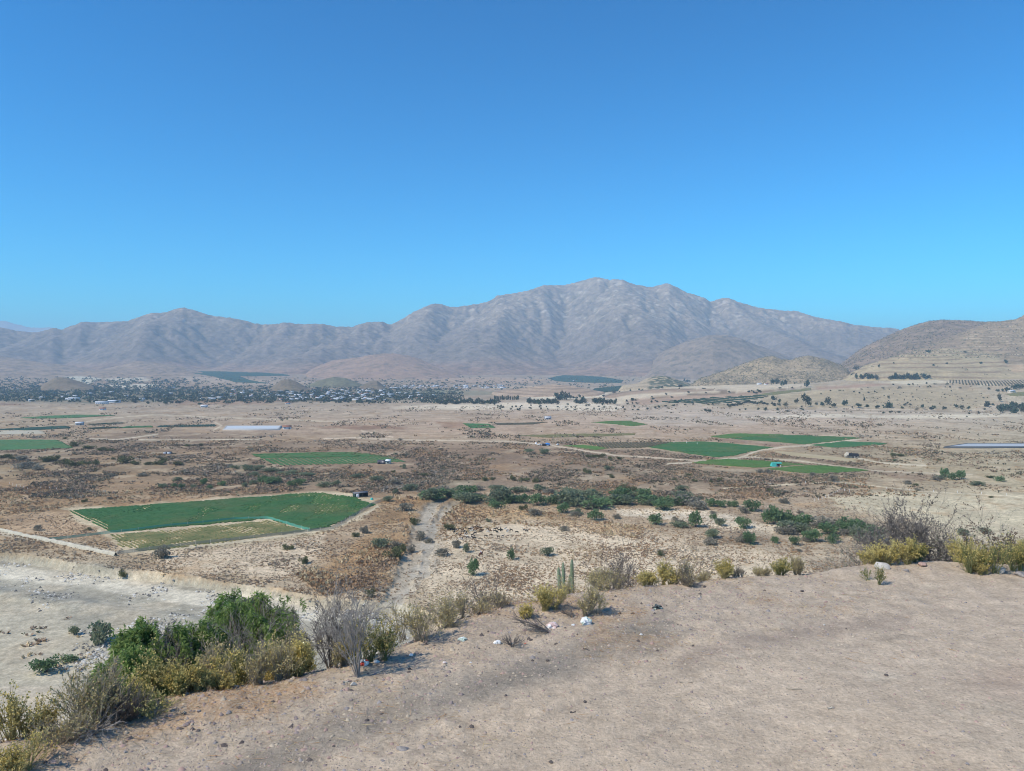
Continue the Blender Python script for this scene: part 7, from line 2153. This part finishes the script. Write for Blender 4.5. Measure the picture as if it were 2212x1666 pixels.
# ================================================================== STONES, GRASS, LITTER on the dirt
def rock_mesh(name, mat, seed, sub=3, rough=.28, flat=.65):
    import bmesh
    bm = bmesh.new(); bmesh.ops.create_icosphere(bm, subdivisions=sub, radius=.5)
    V = np.array([v.co[:] for v in bm.verts])
    rng = np.random.default_rng(seed)
    for _ in range(9):          # cleave flat faces
        n = rng.normal(size=3); n /= np.linalg.norm(n); d = rng.uniform(.26, .44)
        e = V @ n - d
        V = V - np.maximum(e, 0)[:, None] * n * .92
    V *= (1 + rough * .35 * fbm(V[:, 0] * 4 + seed, V[:, 1] * 4 + V[:, 2] * 3, 3, seed))[:, None]
    V[:, 2] *= flat
    for v, c in zip(bm.verts, V): v.co = c
    me = bpy.data.meshes.new(name); bm.to_mesh(me); bm.free()
    me.materials.append(mat)
    return me
K_pink = simple('pink_stone', (.40, .28, .235), var=.2, scale=5)
K_grey = simple('grey_stone', (.30, .27, .25), var=.25, scale=5)
K_tan = simple('tan_stone', (.46, .38, .28), var=.2, scale=5)
K_white = simple('white_stone', (.50, .46, .40), var=.2, scale=5)
K_dark = simple('dark_stone', (.12, .10, .09), var=.25, scale=5)
K_soil = simple('soil_crumb', (.40, .32, .26), var=.2, scale=5); K_soil2 = simple('mauve_crumb', (.30, .24, .215), var=.2, scale=5)
SM = {(m, s): rock_mesh('stone', {'pink': K_pink, 'grey': K_grey, 'tan': K_tan, 'white': K_white, 'dark': K_dark}[m], 40 + s) for m in ('pink', 'grey', 'tan', 'white', 'dark') for s in range(2)}
ROCKS = [('flat pink rock on the brink under the bright yellow cluster', 1993, 1224, 22, 'pink'), ('grey rock left of the flat pink one', 1958, 1233, 15, 'grey'), ('large white boulder behind the sparse green shrub', 1905, 1226, 42, 'white'),
         ('pale boulder at the foot of the right edge shrubs', 2158, 1232, 32, 'white'), ('grey boulder half buried at the right edge', 2206, 1240, 26, 'grey'), ('tan stone alone on the open dirt', 1683, 1358, 10, 'tan'),
         ('small white stone near the tan one', 1780, 1346, 6, 'white'), ('dark brown stone at the lower right', 1914, 1456, 11, 'dark'), ('white rock at the foot of the tall bare shrub', 764, 1478, 16, 'white'),
         ('pale stone with the litter at the lower left', 25, 1589, 20, 'white'), ('grey stone in the rusty grass at lower left', 190, 1612, 14, 'grey'), ('pale stone under the wide olive shrub', 185, 1568, 14, 'white'),
         ('dark stone right of the wide olive shrub', 288, 1540, 12, 'dark'), ('grey stone on the crumbly margin', 430, 1543, 10, 'grey'), ('white stone on the crumbly margin by the rusty grass', 365, 1513, 7, 'white'),
         ('white lump at the brink before the pepper thicket', 510, 1463, 14, 'white'), ('small dark stone on the grey band', 1092, 1500, 9, 'dark'), ('dark stone on the dirt beyond the grey band', 1183, 1425, 10, 'dark'),
         ('brown stone on the dirt at centre', 1263, 1512, 10, 'dark'), ('pinkish stone at the foot of the small golden shrub', 1143, 1336, 10, 'pink'), ('grey stone by the dark bag', 1490, 1361, 8, 'grey'),
         ('white stone at the brink below the faded shrubs', 1426, 1267, 7, 'white'), ('brown stone at the bottom edge', 1190, 1638, 12, 'dark'), ('small grey stone at the lower right corner', 2090, 1655, 10, 'grey'),
         ('grey stone on the far right dirt', 2086, 1295, 8, 'grey'), ('dark pebble by the pale powder patch', 1733, 1275, 9, 'dark'), ('pale stone near the centre bottom', 960, 1430, 6, 'tan'), ('grey rock embedded in the dirt at bottom left', 870, 1612, 34, 'grey')]
rng = np.random.default_rng(66)
for i, (lab, px, py, w, m) in enumerate(ROCKS):
    p = fg(px, py); k = p[1] / F
    o = bpy.data.objects.new('boulder' if w > 20 else 'stone', SM[m, i % 2]); COL.objects.link(o)
    s = w * k
    o.location = (p[0], p[1], p[2] + s * (.12 if lab.startswith('grey rock embedded') is False else -.05)); o.scale = (s, s * rng.uniform(.7, 1), s * rng.uniform(.7, 1))
    o.rotation_euler = (rng.normal() * .15, rng.normal() * .15, rng.uniform(0, 6.28))
    set_props(o, lab, 'rock', 'stones on the lookout')

# pebbles nobody could count
def pebbles(n, seed, mats, size, acc, label):
    rng = np.random.default_rng(seed)
    x = rng.uniform(-9, 12, n * 6); y = 2.4 + 12 * rng.random(n * 6) ** .8
    s = edge_s(x, y)
    ok = (s < .5) & (np.abs(x) < y * .78) & acc(x, y, s, rng)
    x, y = x[ok][:n], y[ok][:n]; z = HF(x, y); m = len(x)
    r = size[0] * (size[1] / size[0]) ** (rng.random(m) ** 3.0)
    base = np.array([[1, 0, 0], [-1, 0, 0], [0, 1, 0], [0, -1, 0], [0, 0, 1], [.5, .5, .6]], float)
    V = base[None] * r[:, None, None] * rng.uniform(.6, 1.25, (m, 6, 3)); V[..., 2] *= .75
    a = rng.uniform(0, 6.28, m)[:, None]
    vx = V[..., 0] * np.cos(a) - V[..., 1] * np.sin(a); vy = V[..., 0] * np.sin(a) + V[..., 1] * np.cos(a)
    P = np.stack([vx + x[:, None], vy + y[:, None], V[..., 2] + z[:, None]], -1)
    f0 = np.array([[0, 5, 4], [0, 2, 5], [2, 4, 5], [2, 1, 4], [1, 3, 4], [3, 0, 4]])
    mb = MB(); q = rng.integers(0, len(mats), m)
    for k in range(len(mats)):
        i = np.flatnonzero(q == k)
        mb.add(P[i].reshape(-1, 3), (np.arange(len(i)) * 6)[:, None, None].repeat(6, 1).repeat(3, 2).reshape(-1, 3) + np.tile(f0, (len(i), 1)), k)
    set_props(mb.build('gravel', mats), label, 'gravel', None, 'stuff')
pebbles(30000, 1, [K_grey, K_tan, K_soil, K_soil2, K_pink, K_tan, K_soil], (.004, .023), lambda x, y, s, r: r.random(x.shape) < .30 + .7 * sstep(-4.5, -.8, s) * sstep(7, 2, x), 'small stones and crumbs of dirt strewn over the lookout')
pebbles(6500, 2, [K_grey, K_pink, K_soil, K_soil2, K_tan, K_soil2, K_dark], (.009, .040), lambda x, y, s, r: (r.random(x.shape) < sstep(-3.2, -.3, s) * sstep(6, 1, x)), 'larger crumbly stones along the brink')

# dry grass litter
def drygrass(n, seed, mats, label, acc, L=(.05, .16), flat=.5):
    rng = np.random.default_rng(seed)
    x = rng.uniform(-9, 12, n * 12); y = 2.6 + 11.5 * rng.random(n * 12)
    s = edge_s(x, y)
    ok = (np.abs(x) < y * .8) & acc(x, y, s, rng)
    x, y = x[ok][:n], y[ok][:n]; m = len(x); z = HF(x, y)
    a = rng.uniform(0, 6.28, m)
    U = np.stack([np.cos(a), np.sin(a), np.abs(rng.normal(size=m)) * flat], 1)
    mb = MB(); q = rng.integers(0, len(mats), m)
    l = rng.uniform(*L, m); w = rng.uniform(.002, .0045, m)
    for k in range(len(mats)):
        i = q == k
        mb.leaves(np.stack([x, y, z + .004], 1)[i], U[i], l[i], w[i], rng, k)
    set_props(mb.build('dry_grass', mats), label, 'dry grass', None, 'stuff')
D_rust = leafy('rusty_grass', (.36, .18, .065), (.44, .25, .10), scale=3, translucent=.2)
D_straw = leafy('straw_grass', (.50, .38, .18), (.60, .48, .27), scale=3, translucent=.2)
D_grey = leafy('grey_grass', (.30, .26, .21), (.40, .35, .28), scale=3, translucent=.1)
def acc_g(x, y, s, r):
    wob2 = fbm(x / .35, y / .35, 3, 302)
    g = sstep(.05, .45, fbm(x / 1.3, y / .8, 4, 305) + .25 * wob2) * sstep(-3.0, -1.2, s) * sstep(.9, -.1, s) * sstep(7.5, 3, x)
    g2 = sstep(.15, .5, fbm(x / .9, y / .6, 4, 306)) * sstep(-1.3, -.5, s) * sstep(4, 7, x)
    return r.random(x.shape) < np.maximum(g, .8 * g2)
drygrass(15000, 5, [D_rust, D_rust, D_straw], 'rusty dry grass along the brink of the lookout', acc_g, (.03, .11), .6)
drygrass(5000, 6, [D_straw, D_grey, D_rust], 'straw and broken stems lying on the dirt', lambda x, y, s, r: (s < .2) & (r.random(x.shape) < sstep(-4.5, -.6, s) * sstep(8, 2, x) * sstep(-.1, .35, fbm(x / 1.6, y / 1.0, 4, 315))), (.04, .2), .12)
drygrass(2600, 7, [D_straw, D_rust, D_grey], 'dry grass tufts in front of the pepper trees and shrubs', lambda x, y, s, r: (np.abs(s + .1) < .5) & (r.random(x.shape) < sstep(0, .4, fbm(x / .8, y / .8, 3, 316))), (.06, .2), 1.2)

# ---- litter
def crumple(name, label, px, py, w, mats, seed, hgt=.55, cat='litter', dark=None):
    import bmesh
    rng = np.random.default_rng(seed)
    p = fg(px, py); k = p[1] / F; s = w * k
    bm = bmesh.new(); bmesh.ops.create_icosphere(bm, subdivisions=4, radius=.5)
    V = np.array([v.co[:] for v in bm.verts])
    n1 = 1 - np.abs(fbm(V[:, 0] * 3 + seed, V[:, 1] * 3 + V[:, 2] * 2, 3, seed)) * 1.5
    n2 = fbm(V[:, 0] * 1.3 + seed * 2, V[:, 1] * 1.3 - V[:, 2], 2, seed + 9)
    V = V * (n1 * .55 + .5 + .5 * n2)[:, None]
    V[:, 2] = V[:, 2] * hgt; V[:, 2] -= V[:, 2].min() * .75
    V[:, 1] *= .75
    for v, c in zip(bm.verts, V): v.co = c
    me = bpy.data.meshes.new(name); bm.to_mesh(me); bm.free()
    for m in mats: me.materials.append(m)
    if len(mats) > 1:
        for q in me.polygons:
            c = q.center
            q.material_index = int(vnoise(np.array([c.x * 3 + 7]), np.array([c.y * 3 + c.z * 4]), seed)[0] > .62)
    o = bpy.data.objects.new(name, me); COL.objects.link(o)
    o.location = (p[0], p[1], p[2] - .005); o.scale = (s, s, s); o.rotation_euler = (0, 0, rng.uniform(-.4, .4))
    set_props(o, label, cat, 'litter on the lookout')
P_white = simple('white_plastic', (.82, .82, .80), var=.05, rough=.35, spec=.4)
P_red = simple('red_print', (.55, .08, .05), var=.1, rough=.4)
P_pink = simple('pinkish_paper', (.66, .50, .46), var=.1)
P_green = simple('pale_green_plastic', (.62, .70, .60), var=.08, rough=.4)
P_dark = simple('dark_green_plastic', (.05, .07, .07), var=.3, rough=.3, spec=.5)
for lab, px, py, w, ms, hg in (('white and orange crumpled bag under the tall bare shrub', 785, 1437, 22, [P_white, P_red], .6), ('white crumpled paper right of the bag under the tall bare shrub', 813, 1430, 12, [P_white], .7),
                               ('small torn white paper behind the tall bare shrub', 889, 1413, 9, [P_white], .5), ('brown and white scrap on the dirt near the long shadow', 961, 1432, 9, [P_pink, P_white], .5), ('tiny white scrap on the open dirt', 1016, 1430, 6, [P_white], .6),
                               ('flattened pale green plastic near the straw shrub', 999, 1387, 17, [P_green, P_white], .3), ('bulging white plastic bag with its knot up', 1075, 1391, 16, [P_white], .7), ('tiny red scrap right of the white plastic bag', 1134, 1387, 4, [P_red], .4),
                               ('pink and white bag among the dead twigs', 1194, 1356, 22, [P_pink, P_white], .5), ('long pale green plastic sheet below the upright shrub', 1264, 1352, 30, [P_green, P_white], .3), ('small white scrap left of the long plastic sheet', 1238, 1352, 9, [P_white], .5),
                               ('crumpled dark green bag on the bare dirt', 1419, 1317, 26, [P_dark, P_green], .45), ('white crumpled paper in the rusty grass at left', 309, 1536, 13, [P_white], .7), ('torn white paper at the far lower left', 18, 1592, 16, [P_white], .5),
                               ('tiny white scrap at the brink near the faded shrub', 640, 1378 + 60, 8, [P_white], .5), ('small white scrap on the dirt left of the grey band', 1385, 1413 - 40, 6, [P_white], .5)):
    crumple('litter', lab, px, py, w, ms, int(px))
def stick(label, px, py, l, rz, mat, r=.006):
    p = fg(px, py); k = p[1] / F
    mb = MB(); rng = np.random.default_rng(int(px))
    s = np.linspace(-.5, .5, 7)
    P = np.stack([s * l * k * math.cos(rz), s * l * k * math.sin(rz), .008 + 0 * s + .004 * np.sin(s * 9)], 1) + rng.normal(size=(7, 3)) * .004
    mb.tubes(P[None], np.array([np.linspace(1, .5, 7) * r]), 6)
    o = mb.build('stick', mat); o.location = p
    set_props(o, label, 'stick', 'sticks on the dirt')
K_stick = simple('dry_stick', (.42, .35, .26)); K_pale = simple('pale_stick', (.66, .60, .48))
for lab, px, py, l, rz, m in (('thin dry stick on the dirt at centre right', 1715, 1486, 34, -.15, K_stick), ('pale straw on the dirt right of centre', 1795, 1528, 18, .2, K_pale), ('straight stick on the dirt left of centre right', 1483, 1469, 30, -.05, K_stick),
                              ('pale stick near the foot of the tall bare shrub', 748, 1475, 16, .6, K_pale), ('dark short stick at lower right', 1226 + 12, 1533, 16, .4, K_dark), ('small pale stick at left of the rusty grass', 750, 1476, 12, 0, K_pale), ('dark bent twig on the grey band', 1265, 1402, 18, -.6, K_dark)):
    stick(lab, px, py, l, rz, m)
